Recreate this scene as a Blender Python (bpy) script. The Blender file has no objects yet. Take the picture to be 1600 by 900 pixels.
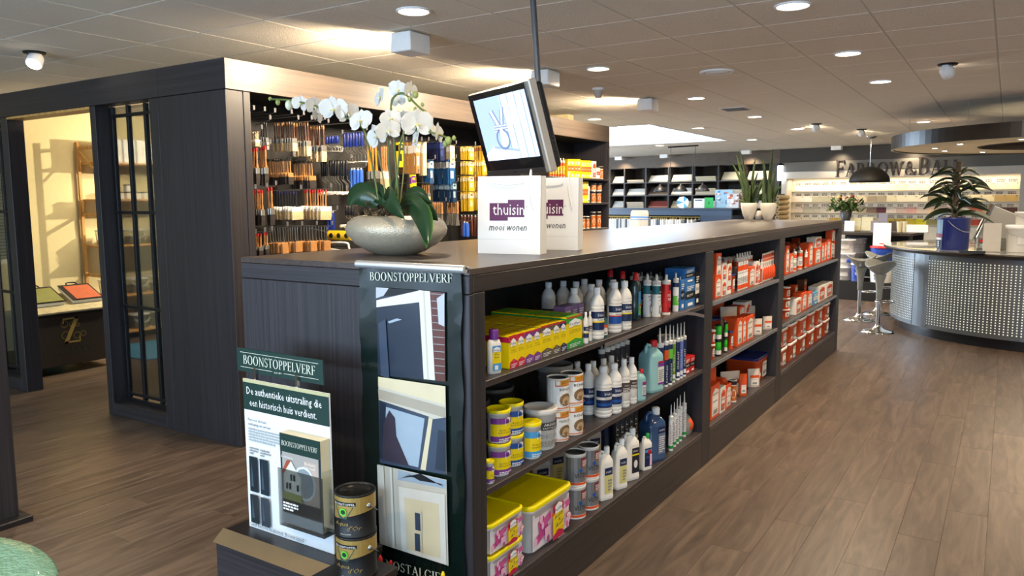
import bpy, math, random
import numpy as np
from mathutils import Vector, Matrix
random.seed(7)
SC = bpy.context.scene
COL = SC.collection
R = math.radians

# ------------------------------------------------------------------ camera
CAM_H = 1.6
F, CX, CY = 1200.0, 800.0, 450.0          # focal length in pixels of a 1600x900 frame
def _d(x, y):
    v = np.array([x - CX, -(y - CY), -F]); return v / np.linalg.norm(v)
_Y = _d(1577, 310); _X = -_d(-1076, 324); _X = _X - _Y * (_X @ _Y); _X /= np.linalg.norm(_X); _Z = np.cross(_X, _Y)
ROT = np.array([_X, _Y, _Z]); EYE = np.array([0, 0, CAM_H])
def on(px, py, ax, val):                  # the point of the plane axis=val seen at that place of the photograph
    r = ROT @ _d(px, py); t = (val - EYE[ax]) / r[ax]; return EYE + t * r
def G(px, py, z=0.0): return on(px, py, 2, z)
def ppm(P): return F / -(ROT.T @ (np.array(P, float) - EYE))[2]
cd = bpy.data.cameras.new('camera'); cd.sensor_width = 36; cd.lens = 27.0; cd.clip_end = 100; cd.clip_start = .05
cam = bpy.data.objects.new('camera', cd); COL.objects.link(cam)
cam.matrix_world = Matrix(((*ROT[0], 0), (*ROT[1], 0), (*ROT[2], CAM_H), (0, 0, 0, 1)))
SC.camera = cam

# ------------------------------------------------------------------ world, exposure, daylight
SC.view_settings.view_transform = 'Standard'; SC.view_settings.look = 'None'
SC.view_settings.gamma = 1; SC.view_settings.exposure = 0.38
W = bpy.data.worlds.new('world'); SC.world = W; W.use_nodes = True
W.node_tree.nodes['Background'].inputs[0].default_value = (.62, .78, 1, 1)
W.node_tree.nodes['Background'].inputs[1].default_value = 1.5
def area(name, loc, tgt, size, power, col, size_y=None, shape=None, spread=None):
    l = bpy.data.lights.new(name, 'AREA'); l.energy = power; l.color = col; l.size = size
    if size_y: l.shape = 'RECTANGLE'; l.size_y = size_y
    if shape: l.shape = shape
    if spread: l.spread = R(spread)
    o = bpy.data.objects.new(name, l); COL.objects.link(o); o.location = loc
    o.rotation_euler = (Vector(tgt) - Vector(loc)).to_track_quat('-Z', 'Y').to_euler(); o['kind'] = 'helper'
    return o
def spot(name, loc, tgt, power, col, cone=60, blend=.5, rad=.05):
    l = bpy.data.lights.new(name, 'SPOT'); l.energy = power; l.color = col; l.spot_size = R(cone); l.spot_blend = blend
    l.shadow_soft_size = rad
    o = bpy.data.objects.new(name, l); COL.objects.link(o); o.location = loc
    o.rotation_euler = (Vector(tgt) - Vector(loc)).to_track_quat('-Z', 'Y').to_euler(); o['kind'] = 'helper'
    return o
DAY = (.52, .74, 1.0); WARM = (1.0, .80, .56)
area('shop_window_daylight', (-3.2, -3.1, 1.5), (-3.2, 3, 1.2), 5.0, 225, DAY, 2.2)
area('shop_window_daylight', (3.4, -3.1, 1.5), (1.5, 4, 1.0), 3.5, 90, DAY, 2.2)
area('skylight_daylight', (-5.8, 12.1, 2.60), (-5.6, 12.1, 0), 2.0, 230, DAY, 3.0)
area('side_window_daylight', (-10.6, 14.0, 1.5), (-4, 13.5, 1.2), 4.0, 260, (.74, .87, 1.0), 2.0)

# ------------------------------------------------------------------ materials
_M = {}
def rgb(c):
    if isinstance(c, str):
        c = tuple(int(c[i:i + 2], 16) / 255 for i in (0, 2, 4))
        c = tuple(x / 12.92 if x <= .04045 else ((x + .055) / 1.055) ** 2.4 for x in c)
    return c
def mat(c, rough=.5, metal=0., var=.06, emit=None, es=0, alpha=1, trans=0, bump=0, bscale=60, coat=0, key=None, ior=1.45):
    k = key or (c, rough, metal, var, emit, es, alpha, trans, bump, bscale, coat)
    if k in _M: return _M[k]
    c3 = rgb(c)
    m = bpy.data.materials.new('m_%d' % len(_M)); m.use_nodes = True; nt = m.node_tree; b = nt.nodes['Principled BSDF']
    b.inputs['Roughness'].default_value = rough; b.inputs['Metallic'].default_value = metal
    b.inputs['Alpha'].default_value = alpha; b.inputs['Transmission Weight'].default_value = trans
    b.inputs['IOR'].default_value = ior
    if coat: b.inputs['Coat Weight'].default_value = coat
    b.inputs['Base Color'].default_value = (*c3, 1)
    if var:
        n = nt.nodes.new('ShaderNodeTexNoise'); n.inputs['Scale'].default_value = bscale * .3
        tc = nt.nodes.new('ShaderNodeTexCoord'); nt.links.new(tc.outputs['Object'], n.inputs['Vector'])
        mx = nt.nodes.new('ShaderNodeMix'); mx.data_type = 'RGBA'
        mx.inputs[6].default_value = (*[x * (1 - var) for x in c3], 1); mx.inputs[7].default_value = (*[min(1, x * (1 + var)) for x in c3], 1)
        nt.links.new(n.outputs['Fac'], mx.inputs[0]); nt.links.new(mx.outputs[2], b.inputs['Base Color'])
    if bump:
        n2 = nt.nodes.new('ShaderNodeTexNoise'); n2.inputs['Scale'].default_value = bscale
        tc2 = nt.nodes.new('ShaderNodeTexCoord'); nt.links.new(tc2.outputs['Object'], n2.inputs['Vector'])
        bp = nt.nodes.new('ShaderNodeBump'); bp.inputs['Strength'].default_value = bump; bp.inputs['Distance'].default_value = .01
        nt.links.new(n2.outputs['Fac'], bp.inputs['Height']); nt.links.new(bp.outputs[0], b.inputs['Normal'])
    if emit is not None:
        b.inputs['Emission Color'].default_value = (*rgb(emit), 1); b.inputs['Emission Strength'].default_value = es
    _M[k] = m; return m
def wood(key, dark, light, scale, rough=.5, world=False, bump=.25, dist=0.0):
    """streaky laminate: noise stretched along the grain"""
    if key in _M: return _M[key]
    m = bpy.data.materials.new(key); m.use_nodes = True; nt = m.node_tree; b = nt.nodes['Principled BSDF']; L = nt.links.new
    tc = nt.nodes.new('ShaderNodeTexCoord'); mp = nt.nodes.new('ShaderNodeMapping'); mp.inputs['Scale'].default_value = scale
    L(tc.outputs['Object'], mp.inputs['Vector'])
    n = nt.nodes.new('ShaderNodeTexNoise'); n.inputs['Scale'].default_value = 1; n.inputs['Detail'].default_value = 5; n.inputs['Distortion'].default_value = dist
    L(mp.outputs[0], n.inputs['Vector'])
    cr = nt.nodes.new('ShaderNodeValToRGB'); cr.color_ramp.elements[0].position = .32; cr.color_ramp.elements[1].position = .68
    cr.color_ramp.elements[0].color = (*rgb(dark), 1); cr.color_ramp.elements[1].color = (*rgb(light), 1)
    L(n.outputs['Fac'], cr.inputs[0]); L(cr.outputs[0], b.inputs['Base Color'])
    bp = nt.nodes.new('ShaderNodeBump'); bp.inputs['Strength'].default_value = bump; bp.inputs['Distance'].default_value = .004
    L(n.outputs['Fac'], bp.inputs['Height']); L(bp.outputs[0], b.inputs['Normal'])
    b.inputs['Roughness'].default_value = rough
    _M[key] = m; return m
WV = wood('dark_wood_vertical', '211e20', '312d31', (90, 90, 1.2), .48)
WX = wood('dark_wood_along_x', '211e20', '312d31', (1.2, 90, 90), .48)
WY = wood('dark_wood_along_y', '231e1c', '352d2b', (60, 1.2, 60), .42)
WY2 = wood('cornice_wood', '3e3530', '53483f', (60, 1.2, 60), .42)
WTOP = wood('worktop_wood', '3a312d', '4a403b', (60, 1.2, 60), .30, bump=.12)
SHELF = wood('shelf_wood', '2e2829', '3e3637', (60, 1.5, 60), .38)
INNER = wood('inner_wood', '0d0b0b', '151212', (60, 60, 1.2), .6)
PALE = wood('pale_wood', 'b5823e', 'd6a560', (40, 40, 2), .5)
BLK = mat('101012', .45); BLACK2 = mat('1b1b1e', .3); WHITE = mat('e8e6e0', .4); WHITEM = mat('f0efec', .55); CHROME = mat('c8c8c8', .12, 1, var=0)
STEEL = mat('9a9a98', .3, .9); ALU = mat('c9ccd0', .35, .7, var=.02); NAVY = mat('1c2460', .4); YEL = mat('f2d400', .4); ORG = mat('e0501a', .45)
RED = mat('c81e1e', .4); GREEN = mat('1f8a3a', .45); PURP = mat('6a2a86', .4); GREY = mat('8f8f8c', .5); DGREY = mat('4a4745', .5); WIRE = mat('b0b0ac', .3, .8)
WOODH = mat('b07c48', .4, var=.25, bscale=90); CREAM = mat('cdb68c', .7, var=.2, bscale=200); BRIS = mat('2a2422', .8, var=.3, bscale=200)
def glass(key, tint, refl):
    m = bpy.data.materials.new(key); m.use_nodes = True; nt = m.node_tree; L = nt.links.new
    for n in list(nt.nodes): nt.nodes.remove(n)
    o = nt.nodes.new('ShaderNodeOutputMaterial'); t = nt.nodes.new('ShaderNodeBsdfTransparent'); t.inputs[0].default_value = (*tint, 1)
    g = nt.nodes.new('ShaderNodeBsdfGlossy'); g.inputs['Roughness'].default_value = .04
    fr = nt.nodes.new('ShaderNodeFresnel'); fr.inputs[0].default_value = 1.35
    mm = nt.nodes.new('ShaderNodeMath'); mm.operation = 'MULTIPLY_ADD'; L(fr.outputs[0], mm.inputs[0]); mm.inputs[1].default_value = .8; mm.inputs[2].default_value = refl
    x = nt.nodes.new('ShaderNodeMixShader'); L(mm.outputs[0], x.inputs[0]); L(t.outputs[0], x.inputs[1]); L(g.outputs[0], x.inputs[2]); L(x.outputs[0], o.inputs[0])
    return m
GLASS = glass('glass', (.93, .95, .94), .02)
GLASSP = glass('clear_plastic', (.82, .84, .84), .07)

# ------------------------------------------------------------------ mesh builder
class MB:
    def __init__(s): s.v = []; s.f = []; s.m = []; s.sm = []; s.mats = []
    def mi(s, m):
        if m not in s.mats: s.mats.append(m)
        return s.mats.index(m)
    def add(s, vs, fs, m, smooth=False):
        k = len(s.v); i = s.mi(m)
        s.v += [tuple(map(float, p)) for p in vs]
        for f in fs: s.f.append([a + k for a in f]); s.m.append(i); s.sm.append(smooth)
        return s
    def box(s, x0, x1, y0, y1, z0, z1, m):
        if x0 > x1: x0, x1 = x1, x0
        if y0 > y1: y0, y1 = y1, y0
        if z0 > z1: z0, z1 = z1, z0
        return s.add([(x, y, z) for z in (z0, z1) for y in (y0, y1) for x in (x0, x1)],
              [(0, 2, 3, 1), (4, 5, 7, 6), (0, 1, 5, 4), (1, 3, 7, 5), (3, 2, 6, 7), (2, 0, 4, 6)], m)
    def bbox(s, x0, x1, y0, y1, z0, z1, m, b=.002):      # box with chamfered edges
        xs, ys, zs = (x0, x1), (y0, y1), (z0, z1); vs = []; idx = {}
        for i in (0, 1):
            for j in (0, 1):
                for k in (0, 1):
                    sx, sy, sz = (b, -b)[i], (b, -b)[j], (b, -b)[k]
                    for a, p in enumerate(((xs[i], ys[j] + sy, zs[k] + sz), (xs[i] + sx, ys[j], zs[k] + sz), (xs[i] + sx, ys[j] + sy, zs[k]))):
                        idx[i, j, k, a] = len(vs); vs.append(p)
        I = idx; fs = []
        for i in (0, 1):
            q = [I[i, 0, 0, 0], I[i, 0, 1, 0], I[i, 1, 1, 0], I[i, 1, 0, 0]]; fs.append(q if i == 0 else q[::-1])
            q = [I[0, i, 0, 1], I[1, i, 0, 1], I[1, i, 1, 1], I[0, i, 1, 1]]; fs.append(q if i == 0 else q[::-1])
            q = [I[0, 0, i, 2], I[0, 1, i, 2], I[1, 1, i, 2], I[1, 0, i, 2]]; fs.append(q if i == 0 else q[::-1])
        for i in (0, 1):
            for j in (0, 1):
                fs.append([I[i, j, 0, 0], I[i, j, 1, 0], I[i, j, 1, 1], I[i, j, 0, 1]])
                fs.append([I[i, 0, j, 0], I[i, 1, j, 0], I[i, 1, j, 2], I[i, 0, j, 2]])
                fs.append([I[0, i, j, 1], I[1, i, j, 1], I[1, i, j, 2], I[0, i, j, 2]])
                for k in (0, 1): fs.append([I[i, j, k, 0], I[i, j, k, 1], I[i, j, k, 2]])
        return s.add(vs, fs, m)
    def prism(s, poly, z0, z1, m, poly2=None):
        n = len(poly); p2 = poly2 or poly
        return s.add([(*p, z0) for p in poly] + [(*p, z1) for p in p2], [tuple(range(n))[::-1], tuple(range(n, 2 * n))] +
              [(i, (i + 1) % n, n + (i + 1) % n, n + i) for i in range(n)], m)
    def loft(s, rings, m, cap=True, smooth=True):
        n = len(rings[0]); vs = [p for r in rings for p in r]; fs = []
        for k in range(len(rings) - 1):
            fs += [(k * n + i, k * n + (i + 1) % n, (k + 1) * n + (i + 1) % n, (k + 1) * n + i) for i in range(n)]
        s.add(vs, fs, m, smooth)
        if cap:
            s.add(rings[0], [tuple(range(n))[::-1]], m); s.add(rings[-1], [tuple(range(n))], m)
        return s
    def lathe(s, prof, m, n=16, c=(0, 0, 0), sx=1, sy=1, smooth=True, cap=True):
        rings = [[(c[0] + r * sx * math.cos(2 * math.pi * i / n), c[1] + r * sy * math.sin(2 * math.pi * i / n), c[2] + z) for i in range(n)] for r, z in prof]
        return s.loft(rings, m, cap, smooth)
    def tube(s, pts, r, m, n=6, cap=True):
        P = [Vector(p) for p in pts]; rs = r if isinstance(r, (list, tuple)) else [r] * len(P); rings = []
        up = None
        for i, p in enumerate(P):
            t = (P[min(i + 1, len(P) - 1)] - P[max(i - 1, 0)]).normalized()
            if up is None: up = t.orthogonal().normalized()
            up = (up - t * up.dot(t)).normalized(); w = t.cross(up)
            rings.append([tuple(p + (up * math.cos(a) + w * math.sin(a)) * rs[i]) for a in [2 * math.pi * k / n for k in range(n)]])
        return s.loft(rings, m, cap)
    def sphere(s, c, r, m, n=10, k=6, sz=1):
        return s.lathe([(max(1e-4, r * math.sin(math.pi * i / k)), -r * sz * math.cos(math.pi * i / k)) for i in range(k + 1)], m, n, c)
    def quad(s, a, b, c, d, m): return s.add([a, b, c, d], [(0, 1, 2, 3)], m)
    def poly(s, pts, m): return s.add(pts, [tuple(range(len(pts)))], m)
    def xf(s, M):
        M = Matrix(M) if not isinstance(M, Matrix) else M
        s.v = [tuple(M @ Vector(p)) for p in s.v]; return s
    def mesh(s, name='mesh'):
        me = bpy.data.meshes.new(name); me.from_pydata(s.v, [], s.f)
        for m in s.mats: me.materials.append(m)
        me.polygons.foreach_set('material_index', s.m); me.polygons.foreach_set('use_smooth', s.sm)
        me.update(); return me
def link(name, data, parent=None, loc=None, rz=0, rot=None, **kw):
    o = bpy.data.objects.new(name, data); COL.objects.link(o)
    if parent is not None: o.parent = parent
    if loc is not None: o.location = [float(a) for a in loc]
    if rot: o.rotation_euler = rot
    elif rz: o.rotation_euler = (0, 0, rz)
    for k, v in kw.items(): o[k] = v
    return o
def put(name, mb, parent=None, **kw): return link(name, mb.mesh(name), parent, **kw)
def thing(name, label, cat, loc=(0, 0, 0), rz=0, group=None, data=None, rot=None):
    o = link(name, data, None, loc, rz, rot, label=label, category=cat)
    if group: o['group'] = group
    return o
def kit(name, kids): return (name, [(n, b.mesh(n) if isinstance(b, MB) else b, (k[0] if k else [])) for n, b, *k in kids])
def spawn(k, label, cat, loc, rz=0, group=None, rot=None, sc=None):
    """one instance of a kit: an Empty and a copy of each part and sub-part sharing mesh data"""
    o = thing(k[0], label, cat, loc, rz, group, rot=rot)
    if sc: o.scale = (sc, sc, sc) if isinstance(sc, float) else sc
    for n, me, subs in k[1]:
        c = link(n, me, o)
        for sn, sme in subs: link(sn, sme if not isinstance(sme, MB) else sme.mesh(sn), c)
    return o
def struct(name, mb, parent=None): return put(name, mb, parent, kind='structure')
_O = ['first', 'second', 'third', 'fourth', 'fifth', 'sixth', 'seventh', 'eighth', 'ninth', 'tenth', 'eleventh', 'twelfth', 'thirteenth', 'fourteenth', 'fifteenth', 'sixteenth', 'seventeenth', 'eighteenth', 'nineteenth', 'twentieth', '21st', '22nd', '23rd', '24th']
def nth(i): return _O[i] if i < len(_O) else '%dth' % (i + 1)

# ------------------------------------------------------------------ lettering
_T = {}
def glyphs(txt, italic=0):
    """sans lettering as polygons of unit size, from the built-in font"""
    k = (txt, italic)
    if k not in _T:
        c = bpy.data.curves.new('t', 'FONT'); c.body = txt; c.size = 1; c.resolution_u = 1; c.shear = italic
        ob = bpy.data.objects.new('t', c); me = bpy.data.meshes.new_from_object(ob)
        _T[k] = ([(v.co.x, v.co.y) for v in me.vertices], [tuple(p.vertices) for p in me.polygons])
        bpy.data.objects.remove(ob); bpy.data.curves.remove(c); bpy.data.meshes.remove(me)
    return _T[k]
def _stem(x, t=.14, s=.07, top=True, bot=True, y1=1.0):
    q = [[(x - t / 2, 0), (x + t / 2, 0), (x + t / 2, y1), (x - t / 2, y1)]]
    if bot: q.append([(x - t / 2 - s, 0), (x + t / 2 + s, 0), (x + t / 2 + s, .045), (x - t / 2 - s, .045)])
    if top: q.append([(x - t / 2 - s, y1 - .045), (x + t / 2 + s, y1 - .045), (x + t / 2 + s, y1), (x - t / 2 - s, y1)])
    return q
def _arc(cx, cy, rx, ry, a0, a1, wx=.14, wy=.05, n=14):
    q = []
    for i in range(n):
        a, b = R(a0 + (a1 - a0) * i / n), R(a0 + (a1 - a0) * (i + 1) / n)
        q.append([(cx + (rx - wx) * math.cos(a), cy + (ry - wy) * math.sin(a)), (cx + rx * math.cos(a), cy + ry * math.sin(a)),
                  (cx + rx * math.cos(b), cy + ry * math.sin(b)), (cx + (rx - wx) * math.cos(b), cy + (ry - wy) * math.sin(b))])
    return q
def _ln(x0, y0, x1, y1, t): return [[(x0 - t / 2, y0), (x0 + t / 2, y0), (x1 + t / 2, y1), (x1 - t / 2, y1)]]
def _hb(x0, x1, y, t=.05): return [[(x0, y - t / 2), (x1, y - t / 2), (x1, y + t / 2), (x0, y + t / 2)]]
def _sf(x, y, s=.12): return [[(x - s, y - .022), (x + s, y - .022), (x + s, y + .022), (x - s, y + .022)]]
SERIF = {
 'B': (.78, _stem(.17) + _arc(.36, .755, .27, .245, -90, 90) + _arc(.38, .265, .33, .265, -90, 90) + _hb(.2, .38, .975) + _hb(.2, .4, .52) + _hb(.2, .4, .025)),
 'O': (.98, _arc(.47, .5, .44, .51, 0, 360, .15, .04, 26)),
 'N': (.98, _ln(.17, 0, .17, 1, .055) + _ln(.82, 0, .82, 1, .055) + _ln(.8, 0, .17, 1, .15) + _sf(.17, .022) + _sf(.82, .978) + _sf(.1, .978, .1)),
 'S': (.66, _arc(.31, .745, .23, .255, 35, 270, .09, .06) + _arc(.31, .265, .26, .275, -150, 92, .1, .06) + _ln(.52, .78, .52, .95, .04) + _ln(.07, .05, .07, .25, .04)),
 'T': (.80, _stem(.38, top=False) + _hb(.03, .73, .975) + _ln(.05, .8, .05, .98, .045) + _ln(.71, .8, .71, .98, .045)),
 'P': (.72, _stem(.17) + _arc(.34, .73, .31, .27, -90, 90) + _hb(.2, .36, .975) + _hb(.2, .36, .485)),
 'R': (.84, _stem(.17) + _arc(.34, .74, .29, .26, -90, 90) + _hb(.2, .36, .975) + _hb(.2, .36, .505) + _ln(.72, 0, .36, .5, .15) + _sf(.76, .022)),
 'E': (.70, _stem(.17) + _hb(.2, .6, .975) + _hb(.2, .5, .52) + _hb(.2, .63, .025) + _ln(.59, .8, .59, .99, .045) + _ln(.63, .02, .63, .22, .045) + _ln(.5, .42, .5, .62, .045)),
 'F': (.68, _stem(.17) + _hb(.2, .6, .975) + _hb(.2, .5, .52) + _ln(.59, .8, .59, .99, .045) + _ln(.5, .42, .5, .62, .045)),
 'L': (.68, _stem(.17) + _hb(.2, .62, .025) + _ln(.62, .02, .62, .24, .045)),
 'V': (.90, _ln(.44, 0, .13, 1, .15) + _ln(.44, 0, .78, 1, .055) + _sf(.13, .978, .13) + _sf(.78, .978)),
 'W': (1.24, _ln(.38, 0, .13, 1, .14) + _ln(.38, 0, .62, 1, .05) + _ln(.85, 0, .58, 1, .14) + _ln(.85, 0, 1.12, 1, .05) + _sf(.13, .978, .13) + _sf(1.12, .978)),
 'A': (.88, _ln(.12, 0, .42, 1, .055) + _ln(.74, 0, .42, 1, .15) + _hb(.24, .62, .34) + _sf(.12, .022) + _sf(.74, .022, .14)),
 'I': (.36, _stem(.18)),
 'G': (.92, _arc(.47, .5, .42, .51, 40, 320, .15, .04, 22) + _ln(.77, .05, .77, .42, .13) + _sf(.77, .42) + _ln(.77, .72, .77, .95, .05)),
 '&': (.98, _arc(.38, .77, .2, .24, 0, 360, .08, .05, 16) + _arc(.34, .27, .31, .28, 60, 330, .13, .05, 16) + _ln(.86, 0, .27, .72, .15) + _arc(.62, .3, .25, .3, -80, 10, .05, .05, 8) + _sf(.84, .42, .1)),
 'D': (.92, _stem(.17) + _arc(.38, .5, .45, .5, -90, 90) + _hb(.2, .4, .975) + _hb(.2, .4, .025)),
 'H': (.96, _stem(.17) + _stem(.78) + _hb(.2, .78, .52)),
 'Z': (.76, _hb(.06, .68, .965, .07) + _hb(.06, .7, .035, .07) + _ln(.14, 0, .62, 1, .17) + _ln(.08, .78, .08, .98, .045) + _ln(.69, .02, .69, .24, .045)),
 'Y': (.86, _ln(.42, .45, .12, 1, .14) + _ln(.42, .45, .74, 1, .055) + _stem(.42, top=False, y1=.47) + _sf(.12, .978) + _sf(.74, .978)),
 ' ': (.35, [])}
def serif_polys(txt, size, small=None):
    """serif capitals; with small, letters after a word's first are small capitals"""
    out = []; x = 0; first = True
    for ch in txt:
        s = size if (small is None or first or ch == '&') else size * small
        adv, qs = SERIF[ch]
        out += [[(x + a * s, b * s) for a, b in q] for q in qs]
        x += adv * s + size * .03; first = ch in ' &'
    return out, x

class Print:
    """flat print on a front face (y = -d/2), or bent round a cylinder of radius r; each layer a hair further out"""
    def __init__(s, d=0, r=None, lift=.0006): s.mb = MB(); s.d = d; s.r = r; s.k = 0; s.lift = lift
    def _p(s, x, z, o):
        if s.r:
            rr = s.r + o; return (rr * math.sin(x / s.r), -rr * math.cos(x / s.r), z)
        return (x, -s.d / 2 - o, z)
    def poly(s, pts, m):
        s.k += 1; s.mb.poly([s._p(x, z, s.lift * s.k) for x, z in pts], m); return s
    def rect(s, x0, x1, z0, z1, m):
        n = max(1, int(abs(x1 - x0) / (s.r * .3)) + 1) if s.r else 1; s.k += 1
        for i in range(n):
            a, b = x0 + (x1 - x0) * i / n, x0 + (x1 - x0) * (i + 1) / n; o = s.lift * s.k
            s.mb.quad(s._p(a, z0, o), s._p(b, z0, o), s._p(b, z1, o), s._p(a, z1, o), m)
        return s
    def oval(s, x, z, rx, rz, m, n=12): return s.poly([(x + rx * math.cos(2 * math.pi * i / n), z + rz * math.sin(2 * math.pi * i / n)) for i in range(n)], m)
    def text(s, t, x, z, w, h, m, italic=0, slope=0, center=True, stack=False):
        vs, fs = glyphs(t, italic)
        if not vs: return s
        x0 = min(v[0] for v in vs); x1 = max(v[0] for v in vs); y0 = min(v[1] for v in vs); y1 = max(v[1] for v in vs)
        s.k += 1; o = s.lift * s.k; pts = []
        for a, b in vs:
            u = (a - x0) / (x1 - x0) * w - (w / 2 if center else 0); v = (b - y0) / (y1 - y0) * h
            if stack: u, v = -v, u
            pts.append(s._p(x + u, z + v + slope * u, o))
        s.mb.add(pts, fs, m); return s
    def serif(s, t, x, z, h, m, w=None, small=None, center=True):
        q, tot = serif_polys(t, h, small); k = (w / tot) if w else 1; s.k += 1; o = s.lift * s.k
        for p in q: s.mb.poly([s._p(x + (a - (tot / 2 if center else 0)) * k, z + b, o) for a, b in p], m)
        return s
def lines(p, x0, x1, z0, z1, n, m, fill=.55):     # a paragraph too small to read
    st = (z1 - z0) / n
    for i in range(n):
        e = x1 - (x1 - x0) * (.35 if i == n - 1 else .08 * (i % 3)); z = z1 - (i + 1) * st
        x = x0
        while x < e - .0005:
            w = min(e - x, (x1 - x0) * random.uniform(.08, .22)); p.rect(x, x + w, z, z + st * fill, m); p.k -= 1; x += w + (x1 - x0) * .03
    p.k += 1

# ================================================================== THE SETTING
CZ = 2.66
BS = -.15; BANG = math.atan(BS); BU = np.array([1, BS, 0]) / math.hypot(1, BS); BN = np.array([-BS, 1, 0]) / math.hypot(1, BS)
def back(u, off, z=0.0): return np.array([0, 16.4, 0]) + BU * u - BN * off + np.array([0, 0, z])      # a point of the slanted back wall's own frame
def bk(px, py, off=0.0):                   # (u, z) where the plane 'off' in front of the back wall is seen
    r = ROT @ _d(px, py); t = (BN @ np.array([0, 16.4, 0]) - off - BN @ EYE) / (BN @ r); Q = EYE + t * r
    return float((Q - [0, 16.4, 0]) @ BU), float(Q[2])

def floor_mat():
    m = bpy.data.materials.new('vinyl_plank'); m.use_nodes = True; nt = m.node_tree; b = nt.nodes['Principled BSDF']; L = nt.links.new
    def math_(op, a, bb=None):
        n = nt.nodes.new('ShaderNodeMath'); n.operation = op
        for i, v in enumerate((a, bb)):
            if v is None: continue
            if isinstance(v, (int, float)): n.inputs[i].default_value = v
            else: L(v, n.inputs[i])
        return n.outputs[0]
    g = nt.nodes.new('ShaderNodeNewGeometry'); sp = nt.nodes.new('ShaderNodeSeparateXYZ'); L(g.outputs['Position'], sp.inputs[0])
    cx = math_('FLOOR', math_('DIVIDE', sp.outputs[0], .18))
    off = math_('MULTIPLY', math_('FRACT', math_('MULTIPLY', cx, .37)), 1.22)
    cy = math_('FLOOR', math_('DIVIDE', math_('SUBTRACT', sp.outputs[1], off), 1.22))
    cb = nt.nodes.new('ShaderNodeCombineXYZ'); L(cx, cb.inputs[0]); L(cy, cb.inputs[1])
    wn = nt.nodes.new('ShaderNodeTexWhiteNoise'); wn.noise_dimensions = '2D'; L(cb.outputs[0], wn.inputs['Vector'])
    va = nt.nodes.new('ShaderNodeVectorMath'); va.operation = 'MULTIPLY_ADD'; L(wn.outputs['Color'], va.inputs[0]); va.inputs[1].default_value = (9, 9, 9); 
    L(g.outputs['Position'], va.inputs[2])
    mp = nt.nodes.new('ShaderNodeMapping'); mp.inputs['Scale'].default_value = (13, 1.5, 1); L(va.outputs[0], mp.inputs['Vector'])
    n1 = nt.nodes.new('ShaderNodeTexNoise'); n1.inputs['Scale'].default_value = 1; n1.inputs['Detail'].default_value = 7; n1.inputs['Distortion'].default_value = 1.6; n1.inputs['Roughness'].default_value = .6
    L(mp.outputs[0], n1.inputs['Vector'])
    cr = nt.nodes.new('ShaderNodeValToRGB'); e = cr.color_ramp.elements; e[0].position = .28; e[1].position = .72
    e[0].color = (*rgb('403124'), 1); e[1].color = (*rgb('6f5a47'), 1)
    x = cr.color_ramp.elements.new(.5); x.color = (*rgb('594637'), 1)
    L(n1.outputs['Fac'], cr.inputs[0])
    hs = nt.nodes.new('ShaderNodeHueSaturation'); L(cr.outputs[0], hs.inputs['Color'])
    L(math_('ADD', math_('MULTIPLY', wn.outputs['Value'], .22), .88), hs.inputs['Value']); hs.inputs['Saturation'].default_value = .85
    L(hs.outputs[0], b.inputs['Base Color']); b.inputs['Roughness'].default_value = .38
    bp = nt.nodes.new('ShaderNodeBump'); bp.inputs['Strength'].default_value = .25; bp.inputs['Distance'].default_value = .003
    L(n1.outputs['Fac'], bp.inputs['Height']); L(bp.outputs[0], b.inputs['Normal'])
    return m
FLM = floor_mat()
def proj(p):
    v = ROT.T @ (np.array(p, float) - EYE)
    if v[2] > -.2: return None
    return CX + F * v[0] / -v[2], CY - F * v[1] / -v[2], -v[2]
fl = struct('floor', MB().box(-12, 5.2, -3.6, 19.2, -.1, -.006, mat('2c221a', .8)))
pl_me = MB().bbox(-.0897, .0897, -.6097, .6097, -.0065, 0, FLM, .0006).mesh('plank')
cells = []
for ix in range(-66, 29):
    off = (ix * .37 % 1.0) * 1.22
    for iy in range(-4, 16):
        x = (ix + .5) * .18; y = (iy + .5) * 1.22 + off
        if not (-11.9 < x < 5.1 and -3.2 < y < 18.9): continue
        p = proj((x, y, 0)); vis = False
        if p:
            vis = -150 < p[0] < 1750 and 300 < p[1] < 1100
            if -2.5 < x < -1.55 and 2.2 < y < 8.4: vis = False
            if -5.0 < x < -2.0 and y > 3.3: vis = False
        cells.append((-(p[2] if vis else 99), x, y))
cells.sort(key=lambda c: -c[0])
rest = MB()
for k, (s, x, y) in enumerate(cells):
    if k < 300: link('plank', pl_me, fl, (x, y, 0))
    else: rest.box(x - .0893, x + .0893, y - .6093, y + .6093, -.0065, -.0002, FLM)
put('plank_field', rest, fl, kind='stuff')

TILE = mat('e6dccb', .85, var=.04, bump=.5, bscale=140)
GRID = mat('cfcac0', .6)
ceil = struct('ceiling', MB().box(-12, 5.2, -3.6, 8.9, 2.72, 2.80, mat('c8c4ba', .9)).box(-12, 5.2, 14.6, 19.2, 2.72, 2.80, mat('c8c4ba', .9)).box(-3.7, 5.2, 8.9, 14.6, 2.72, 2.8, mat('c8c4ba', .9)).box(-12, -7.4, 8.9, 14.6, 2.72, 2.8, mat('c8c4ba', .9)))
tl_me = MB().bbox(-.2955, .2955, -.2955, .2955, CZ, CZ + .016, TILE, .003).mesh('ceiling_tile')
g = MB()
for i in range(-15, 15):
    x = -3.13 + .6 * i
    if -12 < x < 5.2: g.box(x - .0045, x + .0045, -3.6, 19.2, CZ + .004, CZ + .02, GRID)
for j in range(-11, 28):
    y = 3.13 + .6 * j
    if -3.6 < y < 19.2: g.box(-12, 5.2, y - .0035, y + .0035, CZ + .006, CZ + .02, GRID)
def in_sky(x, y): return -7.4 < x < -3.7 and 8.9 < y < 14.6
def sky_hole(x, y): return -6.75 < x < -4.45 and 10.3 < y < 13.95
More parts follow.
